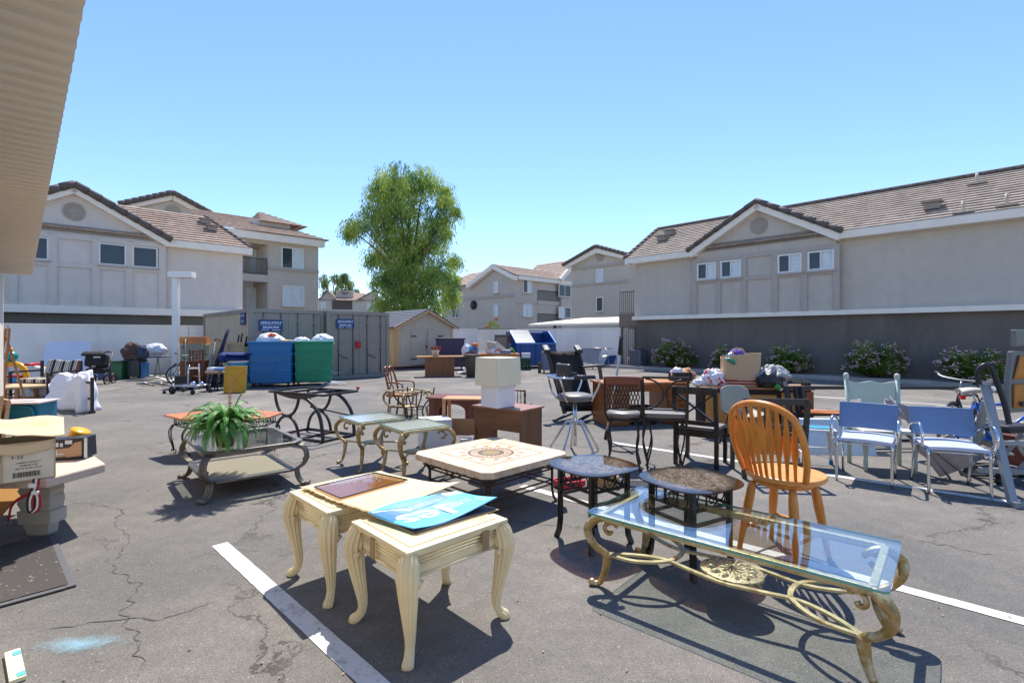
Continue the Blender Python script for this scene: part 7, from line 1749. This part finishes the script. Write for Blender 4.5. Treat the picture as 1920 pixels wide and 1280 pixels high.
for a, b, w, h in ((0, .69, .56, .05), (0, .03, .56, .05), (-.265, .36, .04, .62), (.265, .36, .04, .62)): k.box((a, -.018, b), (w, .02, h), bev=.006)
k.build('lid_panel', yl_, t); k = MB(); k.bar((-.2, -.018, .12), (.2, -.018, .58), .015, .012, (0, 1, 0)); k.bar((.2, -.019, .12), (-.2, -.019, .58), .015, .012, (0, 1, 0)); k.build('ribs', yl_, t)
t = thing('folded_umbrella', 'tall dark blue folded patio umbrella leaning on the container', 'umbrella', (X(397, 15.0), 15.0, 0)); k = MB(); k.tube([(0, 0, 0), (.1, .1, .7), (.34, .25, 1.7)], [.035, .07, .05], 8); k.build('canopy', mat('umbrella_navy', (34, 34, 66), .8), t); k = MB(); k.rod((.34, .25, 1.68), (.36, .26, 1.78), .015); k.build('tip', steel, t)
t = thing('folded_umbrella', 'grey rolled umbrella standing left of the dark blue one', 'umbrella', (X(388, 15.1), 15.1, 0)); k = MB(); k.tube([(0, 0, 0), (.06, .05, .5), (.16, .1, 1.35)], [.05, .06, .04], 8); k.build('canopy', mat('umbrella_grey', (150, 150, 140), .7), t); k = MB(); k.tube([(.16, .1, 1.33), (.2, .1, 1.43), (.3, .1, 1.43), (.33, .1, 1.36)], .015, 6); k.build('handle', blackpl, t)
t = thing('stacked_stool', 'dark stool legs sticking up above the cardboard boxes', 'stool', (X(446, 15.9), 15.95, 1.1)); k = MB(); k.box((0, 0, .1), (.5, .3, .03)); k.build('seat', blackpl, t)
for x, l in ((-.05, .35), (.05, .4), (.2, .3), (.24, .12)): k = MB(); k.rod((x, 0, .1), (x+.06, 0, .1+l), .025); k.build('leg', blackpl, t)

# =================================================================== left foreground
t = thing('stone_bench', 'cast stone bench with a stepped pedestal at the left edge', 'bench', (-3.95, 3.95, 0), 0); stn = mat('cast_stone', (206, 184, 164), .85, 0, .08, 4, .4, 90, (180, 158, 140), (.55, .75))
k = MB(); k.plate([(.16, .58), (.67, .14), (.6, -.30), (-1.3, -.40), (-1.6, .35)], .43, .5); k.build('seat_slab', stn, t, bevel=.012)
k = MB(); stp = mat('pedestal_stone', (188, 180, 164), .85, 0, .08, 4, .4, 90)
for z0, z1, w0, w1 in ((0, .09, .24, .31), (.09, .19, .38, .40), (.19, .25, .33, .40), (.25, .30, .40, .34), (.30, .345, .33, .39), (.345, .385, .39, .33), (.385, .429, .40, .40)):
    w0 *= .64; w1 *= .64
    k.prism([(.31-w0/2, -.02-w0*.3, z0), (.31+w0/2, -.02-w0*.3, z0), (.31+w1/2, -.02-w1*.3, z1), (.31-w1/2, -.02-w1*.3, z1)], (0, .6*min(w0, w1), 0))
k.build('pedestal', stp, t)
t = thing('cardboard_box', 'open printed cardboard box with torn lid on the stone bench', 'box', (-3.636, 3.66, .503), R(42)); bxm = mat('printed_box', (186, 166, 134), .8, 0, .07, 4, .2, 60)
w, d, h = .5, .34, .27
k = MB()
for a, b, ww, dd in ((0, -d/2, w, .006), (0, d/2, w, .006), (-w/2, 0, .006, d-.008), (w/2, 0, .006, d-.008)): k.box((a, b, h/2), (ww, dd, h))
k.box((0, 0, .005), (w-.01, d-.01, .008)); k.build('body', bxm, t)
k = MB(); k.grid(lambda u, v: (-w/2-.25+(w+.3)*u, -d/2-.05+.5*v, h+.05+.24*(1-u)**1.2*(.3+.7*v)+.035*math.sin(5*u+3*v)+.02*u+.03*mnoise.noise(V((u*4, v*4, 1)))), 24, 14, .006); k.build('lid_flap', mat('box_flap', (208, 186, 148), .8, 0, .07, 4, .2, 60), t)
k = MB(); k.grid(lambda u, v: (-w/2+w*u, -d/2-.006-.02*math.sin(math.pi*u)*(1-v), h*.74+h*.27*v+.012*math.sin(7*u)), 14, 4, .004); k.build('torn_flap', mat('box_flap', (208, 186, 148)), t)
ty = -d/2-.0045; inkm = mat('print_ink', (36, 34, 34), .7)
k = MB(); k.box((.112, ty+.0005, .11), (.262, .002, .215)); lb_ = k.build('label', mat('label_paper', (206, 196, 176), .7), t)
k = MB(); F2 = lambda cx_, cz, sc: (lambda a, b: V((cx_+a*sc, ty-.0015, cz+b*sc)))
write(k, 'T-32', F2(.05, .168, .03), 1.0, 0, 'CENTER', 1.1, .05); k.build('box_number', inkm, lb_); k = MB()
for i, (s_, sc) in enumerate((('ELEMENT PRODUCT', .014), ('PREMIUM TYPE', .014), ('MULTICOLOR LIGHTS', .014))): write(k, s_, F2(.11, .128-.02*i, sc), 1.0, .2, 'CENTER', 1.0, .05)
k.build('printing', inkm, lb_); k = MB()
rr = random.Random(1); x = .03
while x < .17: wv = rr.choice((.002, .003, .005)); k.box((x, ty-.0015, .045), (wv, .001, .036)); x += wv+rr.choice((.002, .003))
k.build('barcode', inkm, lb_)
k = MB(); k.box((-w/2+.11, ty, .19), (.215, .002, .09)); k.build('green_band', mat('print_green', (22, 92, 80), .7), t); k = MB(); k.tube([(-w/2+.17+.022*math.cos(i*.4488), ty-.001, .09+.034*math.sin(i*.4488)) for i in range(14)], .004, 5, closed=True); k.prism([(-w/2+.158, ty-.001, .072), (-w/2+.182, ty-.001, .072), (-w/2+.17, ty-.001, .115)], (0, -.001, 0)); k.build('tree_mark', mat('print_green', (22, 92, 80)), t)
t = thing('product_box', 'black, white and tan printed product box at the far end of the stone bench', 'box', (-3.72, 4.27, .503), R(14))
k = MB(); k.box((0, 0, .085), (.3, .16, .17), Matrix.Rotation(R(-3), 3, 'Y'), bev=.006); k.build('carton', mat('carton_dark', (34, 40, 52), .35, 0, .1), t)
k = MB(); k.box((-.03, -.083, .06), (.2, .003, .07), Matrix.Rotation(R(-3), 3, 'Y')); k.prism([(.01, -.085, .02), (.12, -.085, .03), (.12, -.085, .15), (.07, -.085, .14), (.02, -.085, .08)], (0, .003, 0)); k.build('hand_print', mat('tan_print', (176, 142, 114), .4), t)
k = MB()
for x, z, w_, h_ in ((-.1, .125, .025, .03), (-.06, .128, .04, .035), (-.02, .125, .02, .03), (.03, .145, .05, .03), (-.08, .06, .06, .05), (-.03, .05, .05, .012)): k.box((x, -.086, z), (w_, .003, h_), bev=0)
k.box((.148, -.082, .09), (.02, .006, .165)); k.build('pale_print', mat('carton_white', (206, 214, 220), .4), t)
t = thing('toy_tub', 'yellow and lilac toy tub tipped on its side behind the product box', 'toy', (-3.86, 4.42, .503)); t.rotation_euler = (0, R(24), R(10)); ylw = mat('toy_yellow', (236, 168, 12), .35, 0, .05)
k = MB(); k.lathe([(0, .06), (.07, .06), (.075, .16), (.07, .2), (.075, .205), (.07, .22), (0, .22)], 18); k.build('tub', ylw, t); k = MB(); k.lathe([(0, 0), (.06, 0), (.085, .03), (.08, .065), (0, .065)], 18); k.build('lid', mat('toy_lilac', (206, 176, 206), .4), t)
t = thing('strap', 'black, white and red nylon strap hanging over the edge of the stone bench', 'strap', (-3.36, 3.6, .46)); 
for i, (m_, off) in enumerate(((wht, 0), (mat('strap_red', (150, 20, 42), .6), .016), (blackpl, -.016))):
    k = MB(); k.tube(sm([(.0+off, -.02, .06), (.01+off, -.04, .0), (-.02+off, -.045, -.08), (-.01+off, -.05, -.16), (.03+off, -.05, -.14), (.03+off, -.045, -.06), (.0+off, -.04, -.02), (-.06, -.035, -.05), (-.16, -.03, -.12), (-.2, -.02, -.24)][:(10 if i == 1 else 7)], 5), .011, 6, asp=.4); k.build('webbing', m_, t)
k = MB(); k.box((0, -.05, .02), (.05, .02, .03), bev=.006); k.box((.02, -.05, -.03), (.045, .02, .025), bev=.006); k.build('buckle', wht, t)
t = thing('flattened_box', 'flattened yellow-brown cardboard box leaning under the stone bench', 'cardboard', (-4.2, 4.35, 0), R(10)); k = MB(); k.prism([(-1.2, 0, .01), (-.05, -.2, .01), (.0, .1, .24), (-1.1, .3, .34)], (0, .02, .01)); k.build('panel', mat('cardboard_tan', (196, 148, 84), .8, 0, .08), t); k = MB(); k.prism([(-1.2, -.01, .01), (-.05, -.21, .01), (-.03, -.32, .02), (-1.2, -.15, .02)], (0, 0, .006)); k.build('flap', mat('cardboard_tan', (196, 148, 84)), t)
# door mat
def matmat():
    m, nt, b = newmat('ribbed_mat'); tc = N(nt, 'ShaderNodeTexCoord'); wv = N(nt, 'ShaderNodeTexWave', Scale=22.0, Distortion=.6); wv.bands_direction = 'X'; L(nt, tc.outputs['Object'], wv.inputs['Vector'])
    nz = N(nt, 'ShaderNodeTexNoise', Scale=40.0, Detail=4.0); L(nt, tc.outputs['Object'], nz.inputs['Vector'])
    c = mixc(nt, ramp(nt, wv.outputs[0], .2, .8), lin((40, 38, 38)), lin((92, 86, 82))); c = mixc(nt, ramp(nt, nz.outputs[0], .64, .7), c, lin((150, 132, 112))); L(nt, c, b.inputs['Base Color']); b.inputs['Roughness'].default_value = .9
    bp = N(nt, 'ShaderNodeBump', Strength=.8, Distance=.006); L(nt, wv.outputs[0], bp.inputs['Height']); L(nt, bp.outputs[0], b.inputs['Normal']); return m
t = thing('door_mat', 'dark ribbed door mat with grey rubber border lying on the asphalt at left', 'mat', (-3.52, 3.876, .004), R(-43)); k = MB(); k.box((.58, -.36, .008), (1.1, .68, .012)); k.build('pile', matmat(), t); k = MB()
for a, b, w_, d_ in ((.58, -.01, 1.18, .05), (.58, -.72, 1.18, .05), (.005, -.365, .04, .66), (1.155, -.365, .04, .66)): k.box((a, b, .006), (w_, d_, .010), bev=.003)
k.build('border', mat('mat_border', (84, 84, 86), .8), t)
rr = random.Random(6)
for i in range(14): 
    pass
t = thing('painted_plank', 'cream plank with teal ends lying on the asphalt at the bottom left corner', 'plank', G(28, 1252), R(-42)); k = MB(); k.box((0, 0, .012), (.3, .055, .02), bev=.003); k.build('board', mat('plank_cream', (226, 218, 178), .5, 0, .05), t)
for x in (-.1, .12): k = MB(); k.box((x, .012, .0235), (.04, .028, .003)); k.build('teal_end', mat('plank_teal', (90, 170, 180), .5), t)
# blue spray mark on the ground
def spraym():
    m, nt, b = newmat('blue_spray'); tc = N(nt, 'ShaderNodeTexCoord'); nz = N(nt, 'ShaderNodeTexNoise', Scale=6.0, Detail=9.0, Roughness=.75); L(nt, tc.outputs['Object'], nz.inputs['Vector']); n2 = N(nt, 'ShaderNodeTexNoise', Scale=120.0, Detail=2.0); L(nt, tc.outputs['Object'], n2.inputs['Vector'])
    gr = N(nt, 'ShaderNodeVectorMath', operation='LENGTH'); mp = N(nt, 'ShaderNodeMapping'); mp.inputs['Scale'].default_value = (4.2, 11, 1); L(nt, tc.outputs['Object'], mp.inputs[0]); L(nt, mp.outputs[0], gr.inputs[0])
    a = math_(nt, 'SUBTRACT', math_(nt, 'ADD', nz.outputs[0], math_(nt, 'MULTIPLY', n2.outputs[0], .35)), math_(nt, 'MULTIPLY', gr.outputs['Value'], .45)); L(nt, ramp(nt, a, .3, .65, 0, .5), b.inputs['Alpha']); b.inputs['Base Color'].default_value = lin((150, 196, 214)); b.inputs['Roughness'].default_value = .9; return m
k = MB(); k.add([(-.3, -.11, 0), (.3, -.11, 0), (.3, .11, 0), (-.3, .11, 0)], [(0, 1, 2, 3)]); o_ = k.build('paint_mark', spraym()); o_.location = G(150, 1207)+V((0, 0, .006)); o_.rotation_euler.z = R(12); struct(o_)
# school desk
t = thing('school_desk', 'small teal metal school desk with pale pink top', 'desk', (-6.9, 7.15, 0), R(12)); teal = mat('teal_paint', (12, 118, 142), .45, 0, .06)
k = MB(); k.box((0, 0, .6), (.66, .46, .022), bev=.004); k.build('top', mat('pink_laminate', (232, 206, 206), .4, 0, .03), t); k = MB(); k.box((.03, -.06, .613), (.34, .12, .004)); k.build('inset', mat('inset_grey', (140, 132, 126), .5), t)
k = MB(); k.box((0, .04, .43), (.56, .38, .31)); k.build('book_box', teal, t); k = MB(); k.tube(sm([(-.24, -.17, .03), (-.23, -.17, .4), (-.2, -.17, .52), (-.1, -.17, .55), (.1, -.17, .55), (.2, -.17, .52), (.23, -.17, .4), (.24, -.17, .03)], 5), .02, 8); k.build('front_frame', teal, t)
for x in (-.24, .24): k = MB(); k.rod((x, .2, .3), (x, .2, .0), .018); k.rod((x, -.17, .04), (x, .2, .04), .016); k.build('leg', teal, t)
# crates at left edge
t = thing('wooden_crate', 'stack of leaning light wooden crate sides at the left edge behind the box', 'crate', (-6.85, 6.5, 0), R(-30))
for i in range(3):
    k = MB(); y = i*.07; kk = [(-.3, y, 0), (.25, y, 0), (.1, y+.12, .78-.06*i), (-.45, y+.12, .78-.06*i)]
    for a, b in zip(kk, kk[1:]+kk[:1]): k.bar(a, b, .05, .04, (0, 1, 0))
    k.prism([V(kk[0])*.9+V((0, .02, .05)), V(kk[1])*.9+V((0, .02, .05)), V(kk[2])*.9+V((0, .02, .02)), V(kk[3])*.9+V((0, .02, .02))], (0, .012, 0)); k.build('frame_panel', mat('light_wood', (190, 154, 112), .6, 0, .12, 4, 0, 10, (150, 108, 70), (.55, .7)), t)
# play table
t = thing('play_table', 'low round wooden child table with cut-out edge', 'table', (-11.3, 11.8, 0), R(0)); k = MB(); pl = [(.62*math.cos(R(a)), .62*math.sin(R(a))) for a in range(-150, 181, 15)]+[(-.35, .05), (-.3, -.2)]; k.plate(pl, .35, .39); k.build('top', mat('maple', (206, 172, 128), .45, 0, .08), t)
for a in (20, 110, 200, 290): k = MB(); k.bar((.42*math.cos(R(a)), .42*math.sin(R(a)), 0), (.38*math.cos(R(a)), .38*math.sin(R(a)), .35), .06, .06); k.build('leg', pine, t)
k = MB(); k.rod((-.3, -.2, .12), (.35, -.2, .12), .02); k.build('stretcher', pine, t)
t = thing('activity_gym', 'yellow plastic toy arch with teal ball and red shelf by the wall', 'toy', (-13.2, 13.4, 0), R(5))
k = MB(); k.tube(sm([(-.35, 0, 0), (-.35, 0, .5), (-.2, 0, .74), (.05, 0, .78), (.25, 0, .68), (.33, 0, .4), (.34, 0, 0)], 5), .07, 10); k.build('arch', ylw, t); k = MB(); k.ball((-.05, 0, .98), (.15, .15, .14), 10); k.build('ball', mat('toy_teal', (10, 140, 128), .35), t); k = MB(); k.ball((-.05, 0, 1.14), (.05, .05, .08), 6); k.build('knob', ylw, t)
for z in (.25, .45): k = MB(); k.box((0, 0, z), (.55, .3, .07), bev=.02); k.build('shelf', mat('toy_red', (204, 24, 24), .35), t)
k = MB(); k.lathe([(0, 0), (.09, 0), (.09, .14), (0, .14)], 14, (.18, -.1, .29)); k.build('cup', mat('toy_blue', (40, 150, 190), .35), t); k = MB(); k.box((.6, .1, .6), (.3, .2, .18), bev=.03); k.build('side_bin', ylw, t)
t = thing('ride_on_toy', 'red and white ride-on toy with red handlebar beside the striped bench', 'toy', (-12.2, 13.0, 0), R(20)); tr_ = mat('toy_red', (204, 24, 24), .35); k = MB(); k.prism([(-.2, -.1, .15), (.25, -.1, .15), (.15, -.1, .7), (-.02, -.1, .75)], (0, .2, 0)); k.build('body', wht, t); k = MB(); k.rod((-.1, -.3, .8), (.0, .3, .8), .03); k.rod((-.05, 0, .7), (-.05, 0, .8), .03); k.build('handlebar', tr_, t); k = MB(); k.box((0, 0, .14), (.7, .3, .12), bev=.04); k.build('base', tr_, t)
for x in (-.28, .28): k = MB(); k.rod((x, -.18, .09), (x, .18, .09), .09, 12); k.build('wheel', blackpl, t)
t = thing('toy_heap', 'low heap of white bags and coloured toy parts in front of the ride-on toy', 'toys', (-11.6, 12.4, 0)); plasticbag('white_bag', t, (-.05, 0, .14), (.35, .22, .18), 71, bagw, .35, -.14); plasticbag('green_part', t, (.35, .2, .1), (.14, .1, .1), 72, mat('toy_green', (30, 150, 50), .4), .2, -.1); plasticbag('blue_part', t, (.5, .1, .09), (.12, .1, .09), 73, mat('toy_blue', (40, 150, 190)), .2, -.09); plasticbag('black_part', t, (.2, .35, .15), (.2, .14, .14), 74, blackpl, .3, -.15)
boxopen('plain cardboard box behind the red and white ride-on toy', (-12.6, 13.9, 0), .5, .4, .55, R(12), card, True)
# easel at the left edge
t = thing('easel', 'tall wooden easel at the end of the tan building', 'easel', (-10.62, 10.45, 0), R(-20)); ez = wood('easel_wood', (186, 118, 62), (150, 86, 42), .5, 2, 10)
for x, dx in ((-.12, .1), (.16, -.06)): k = MB(); k.bar((x, 0, 0), (x+dx, .15, 1.68), .05, .03, (0, 1, 0)); k.build('leg', ez, t)
k = MB(); k.bar((0, .5, 0), (0, .15, 1.5), .04, .03, (0, 1, 0)); k.build('rear_leg', ez, t); k = MB()
for z in (.35, .75, 1.15): k.bar((-.11+.06*z, .09*z, z), (.15-.03*z, .09*z, z), .03, .05)
k.build('crossbar', ez, t)

# =================================================================== vegetation
def leafm(name, c1, c2, rough=.55, trans=.25):
    m, nt, b = newmat(name); tc = N(nt, 'ShaderNodeTexCoord'); nz = N(nt, 'ShaderNodeTexNoise', Scale=.9, Detail=3.0); L(nt, tc.outputs['Object'], nz.inputs['Vector'])
    n2 = N(nt, 'ShaderNodeTexNoise', Scale=9.0, Detail=2.0); L(nt, tc.outputs['Object'], n2.inputs['Vector'])
    s = math_(nt, 'ADD', math_(nt, 'MULTIPLY', nz.outputs[0], .7), math_(nt, 'MULTIPLY', n2.outputs[0], .35))
    c = mixc(nt, ramp(nt, s, .43, .57), lin(c1), lin(c2)); L(nt, c, b.inputs['Base Color']); b.inputs['Roughness'].default_value = rough
    tr = N(nt, 'ShaderNodeBsdfTranslucent'); L(nt, c, tr.inputs[0]); mx = N(nt, 'ShaderNodeMixShader'); mx.inputs[0].default_value = trans; out = nt.nodes['Material Output']
    L(nt, b.outputs[0], mx.inputs[1]); L(nt, tr.outputs[0], mx.inputs[2]); L(nt, mx.outputs[0], out.inputs[0]); return m
bark = mat('bark', (128, 104, 82), .9, 0, .25, 3, .6, 20)
def strand(vs, fs, p, r, length, n, lw, ll, spread=.12):
    """a hanging twig: narrow leaves drooping along a short curve"""
    q = p.copy(); a0 = r.uniform(0, 6.28); d = V((math.cos(a0), math.sin(a0), 0))
    for i in range(n):
        t = i/n; q = q+(d*(.35*(1-t))+V((0, 0, -.3-.7*t)))*length/n
        a = r.uniform(0, 6.28); o = V((math.cos(a), math.sin(a), 0)); dn = (o*.45+V((0, 0, -.9+r.uniform(-.3, .3)))).normalized(); sd = dn.cross(V((math.cos(a+1.2), math.sin(a+1.2), .3))).normalized()
        c = q+o*spread*r.random(); L_ = ll*r.uniform(.6, 1.3); k = len(vs)
        vs += [c, c+dn*L_*.5+sd*lw, c+dn*L_, c+dn*L_*.5-sd*lw]; fs.append((k, k+1, k+2, k+3))
# big weeping tree
td = 36.0
def tp(px, py, dy=0): p = P(px, py, td); p.y += dy; return p
base = V((tp(768, 629).x, td, 0))
t = thing('tree', 'tall leafy weeping tree rising behind the containers and the shed', 'tree', base)
r = random.Random(21); vs = []; fs = []
# lobes read off the outline: (px, py, radius px)
lob = [(745, 350, 46), (795, 345, 40), (712, 360, 30), (835, 385, 26), (760, 400, 62), (715, 415, 42), (825, 420, 32), (680, 432, 24), (735, 455, 52), (800, 460, 52), (700, 480, 26), (845, 480, 20), (760, 505, 62), (820, 520, 42), (722, 525, 34), (770, 555, 62), (838, 548, 28), (718, 568, 26), (800, 585, 44), (745, 590, 40), (855, 395, 12), (668, 440, 12), (850, 520, 16), (830, 350, 20), (705, 335, 16), (842, 440, 14)]
s36 = td/F
limbs = MB()
for (px, py, rp) in lob:
    c = tp(px, py)-base; rr_ = rp*s36; c.y += r.uniform(-1.0, 1.0)*max(0, 2.8-rr_)
    rr_ *= .87; n = int(46*rr_*rr_*1.65)+20
    for _ in range(n):
        v = V((r.gauss(0, 1), r.gauss(0, 1), r.gauss(0, 1))).normalized(); q = r.random()**.55
        strand(vs, fs, c+V((v.x*rr_*q, v.y*rr_*q*1.0, v.z*rr_*q*.9+.25*rr_)), r, r.uniform(.6, 1.7), 17, .027, .30, .24)
    bb0 = V((r.uniform(-.2, .2), r.uniform(-.2, .2), min(c.z*.55, 6.0))); mid = bb0.lerp(c, .55)+V((0, 0, .5)); limbs.tube(sm([bb0, mid, c+V((0, 0, .2*rr_))], 4), [.11, .1, .09, .08, .07, .05, .04, .03, .02], 6)
me = MB(); me.v = vs; me.f = fs; me.m = [0]*len(fs); me.s = [False]*len(fs)
def fast_build(vs, fs, name, mats, parent, mi=None):
    m = bpy.data.meshes.new(name); m.from_pydata([tuple(v) for v in vs], [], fs)
    for x in (mats if isinstance(mats, list) else [mats]): m.materials.append(x)
    if mi: m.polygons.foreach_set('material_index', mi)
    o = bpy.data.objects.new(name, m); COL.objects.link(o); o.parent = parent; return o
fast_build(vs, fs, 'crown', leafm('tree_leaf', (78, 122, 66), (172, 190, 92), .5, .5), t)
limbs.build('branch', bark, t)
k = MB(); k.tube(sm([(0, 0, 0), (-.1, .1, 2.5), (.1, 0, 5), (-.1, 0, 8), (.1, 0, 11)], 5), smr([.36, .3, .24, .16, .06], 5), 10); k.build('trunk', bark, t)
# distant trees left of it
def small_tree(label, px, top, d, w, seed, gap=.5, m_=None):
    b = V(((px-CX)/F*d, d, 0)); t = thing('tree', label, 'tree', b); r = random.Random(seed); vs = []; fs = []; zt = H+(CY-top)/F*d; wm = w*d/F; k = MB()
    for i in range(9):
        a = r.uniform(0, 6.28); c = V((wm*.42*math.cos(a)*r.uniform(.4, 1), wm*.42*math.sin(a), zt*(.55+.4*r.random()))); rr_ = wm*.16*r.uniform(.7, 1.2)
        for _ in range(int(46*gap)):
            v = V((r.gauss(0, 1), r.gauss(0, 1), r.gauss(0, 1))).normalized()*r.random()**.4; strand(vs, fs, c+v*rr_, r, 1.6, 9, .09, .75, .5)
        k.tube([V((0, 0, zt*.35)), (V((0, 0, zt*.5))+c)/2, c], [.2, .12, .05], 5)
    fast_build(vs, fs, 'crown', m_ or leafm('far_leaf', (96, 120, 84), (150, 164, 104), .6, .45), t); k.build('branch', bark, t); k = MB(); k.tube([(0, 0, 0), (.1, 0, zt*.45)], [.35, .2], 8); k.build('trunk', bark, t)
fl_ = leafm('far_leaf', (96, 120, 84), (150, 164, 104), .6, .45)
small_tree('distant airy tree above the far house roof, the left one', 622, 502, 112, 46, 31, .5, fl_)
small_tree('distant airy tree above the far house roof, beside the big tree', 652, 506, 114, 40, 32, .5, fl_)
small_tree('low distant tree peeping up just left of the big weeping tree', 684, 544, 112, 36, 33, .5, fl_)
# oleanders along the dark wall
leaf_o = leafm('oleander_leaf', (92, 130, 50), (150, 178, 78), .5, .4); pinkm = mat('pink_blossom', (246, 204, 204), .7, 0, .12, 20)
def oleander(label, px, py_top, py_bot, wpx, seed):
    x, _ = fr_.uv(px, py_bot, -.62); p = fr_.o+rotz(A1) @ V((x, -.62, 0)); d = p.y; h = (py_bot-py_top)/F*d; wd_ = wpx/F*d
    t = thing('oleander_bush', label, 'bush', V((p.x, p.y, .12))); r = random.Random(seed); vs = []; fs = []; fv = []; ff = []; k = MB()
    for i in range(int(70*wd_*h)+36):
        a = r.uniform(0, 6.28); el = r.uniform(.05, 1); q = r.uniform(.62, 1.0)*(1+.16*mnoise.noise(V((math.cos(a)*1.4+seed, math.sin(a)*1.4, el*2))))
        tip = V((math.cos(a)*wd_*.5*q*math.sqrt(max(.12, 1-el*el*.8)), math.sin(a)*min(wd_*.5, .62)*q*math.sqrt(max(.1, 1-el*el*.8)), h*q*(.12+.88*el)))
        rt = V((tip.x*.15, tip.y*.15, 0)); mid = rt.lerp(tip, .6)+V((0, 0, .06))
        if i % 3 == 0: k.tube([rt, mid, tip], [.012, .009, .005], 4)
        for j in range(44):
            u = .3+.72*j/44; c = rt.lerp(mid, u/.6) if u < .6 else mid.lerp(tip, (u-.6)/.4); b_ = r.uniform(0, 6.28)
            dn = (V((math.cos(b_), math.sin(b_), r.uniform(-.2, .9))) + (tip-rt).normalized()*.4).normalized(); sd = dn.cross(V((0, 0, 1)))
            if sd.length < .1: continue
            sd.normalize(); L_ = r.uniform(.09, .16); n = len(vs); vs += [c, c+dn*L_*.5+sd*.019, c+dn*L_+V((0, 0, -.02)), c+dn*L_*.5-sd*.019]; fs.append((n, n+1, n+2, n+3))
        if r.random() < .55:
            for j in range(r.randint(3, 7)):
                c = tip+V((r.gauss(0, .05), r.gauss(0, .05), r.gauss(.02, .04)))
                for s in range(3):
                    a1 = r.uniform(0, 6.28); e1 = V((math.cos(a1), math.sin(a1), r.uniform(-.3, .6)))*.038; e2 = e1.cross(V((r.uniform(-1, 1), r.uniform(-1, 1), 1))).normalized()*.03; n = len(fv); fv += [c, c+e1+e2*.7, c+e1*1.6, c+e1-e2*.7]; ff.append((n, n+1, n+2, n+3))
    fast_build(vs, fs, 'foliage', leaf_o, t); fast_build(fv, ff, 'blossoms', pinkm, t); k.build('stems', bark, t)
oleander('pink flowering oleander bush nearest the iron gate', 1264, 637, 694, 88, 1)
oleander('small oleander bush half hidden behind the tan tote bag', 1362, 647, 696, 58, 2)
oleander('oleander bush right of the tan tote bag against the dark wall', 1478, 652, 706, 92, 3)
oleander('tall oleander bush above the sage green chair', 1640, 637, 712, 120, 4)
oleander('wide oleander bush at the right behind the exercise machine', 1832, 654, 722, 158, 5)
# rose stems peeping over the middle wall
t = thing('rose_bush', 'flowering stems peeping over the white wall left of the dumpster', 'bush', (X(928, 34), 34, 0)); r = random.Random(3); vs = []; fs = []
for i in range(6): strand(vs, fs, V((r.uniform(-.5, .3), 0, 2.2+.5*r.random())), r, .6, 30, .03, .18, .15)
fast_build(vs, fs, 'foliage', leafm('rose_leaf', (90, 120, 40), (150, 160, 60)), t); k = MB(); k.ball((.1, 0, 2.62), .1, 6, .3); k.ball((-.6, 0, 2.1), .09, 6, .3); k.build('blossom', mat('rose_red', (170, 60, 60), .7), t); k = MB()
for x in (-.4, 0, .2): k.rod((x*.3, 0, 0), (x, 0, 2.4), .015, 5)
k.build('stem', bark, t)
# litter: dry leaves and chips scattered over the asphalt
r = random.Random(9); vs = []; fs = []
for i in range(420):
    d = 1.9+14*r.random()**1.6; x = r.uniform(-1.1, 1.1)*d; a = r.uniform(0, 6.28); s = r.uniform(.004, .012); c = V((x, d, .006)); e = V((math.cos(a), math.sin(a), 0))*s; f_ = V((-e.y, e.x, 0))*.5; n = len(vs)
    vs += [c-e, c+f_+V((0, 0, .006)), c+e, c-f_+V((0, 0, .003))]; fs.append((n, n+1, n+2, n+3))
t = thing('serving_tray', 'small red tray on the asphalt under the nearer tinted glass end table', 'tray', G(1066, 912), R(25)); k = MB(); k.box((0, 0, .02), (.26, .18, .02), bev=.006)
for a, b, w_, d_ in ((0, .09, .28, .02), (0, -.09, .28, .02), (-.13, 0, .02, .17), (.13, 0, .02, .17)): k.box((a, b, .045), (w_, d_, .06), bev=.006)
k.build('tray', mat('tray_red', (184, 18, 44), .4), t); k = MB(); k.box((0, -.101, .05), (.09, .004, .02)); k.build('handle_slot', mat('tray_slot', (90, 10, 24), .5), t)
t = thing('shoe_box', 'small brown box on the asphalt behind the black legs of the tinted table', 'box', G(1132, 908), R(-15)); k = MB(); k.box((0, 0, .05), (.3, .2, .1), bev=.004); k.build('body', card_d, t); k = MB(); k.box((0, 0, .11), (.31, .21, .025), bev=.004); k.build('lid', card, t)
t = thing('storage_basket', 'black plastic basket in the knee hole of the brown desk', 'basket', (2.25, 8.85, 0), R(11)); k = MB()
for z in (.05, .13, .21, .28): k.box((0, -.17, z), (.4, .012, .045)); k.box((0, .17, z), (.4, .012, .045)); k.box((-.195, 0, z), (.012, .33, .045)); k.box((.195, 0, z), (.012, .33, .045))
for x in (-.19, -.06, .06, .19): k.box((x, -.176, .16), (.03, .012, .3))
k.box((0, 0, .015), (.38, .33, .02)); k.build('body', blackpl, t); k = MB(); k.box((0, -.18, .3), (.42, .02, .03), bev=.005); k.build('rim', blackpl, t)
o_ = fast_build(vs, fs, 'dry_litter', mat('dry_leaf', (168, 146, 116), .9, 0, .3, 30), None); o_['kind'] = 'stuff'; o_['label'] = 'dry leaf and paper bits scattered over the asphalt'; o_['category'] = 'litter'
import OpenImageIO as o
i=o.ImageBuf('/workdir/render_main.png');s=i.spec();print(s.width,s.height)
W=s.width/1920
for n,x,y in(('skytop',500,60),('skymid',1000,300),('skylow',1000,450),('skyright',1800,200),('facR',1750,500),('facRlow',1400,620),('facL',380,520),('wallW',200,640),('asph',700,760),('asph2',1000,1150),('roofR',1750,380),('soffit',60,300),('white trim',1800,425)):
  print(n,[round(c*255) for c in i.getpixel(int(x*W),int(y*W))[:3]])
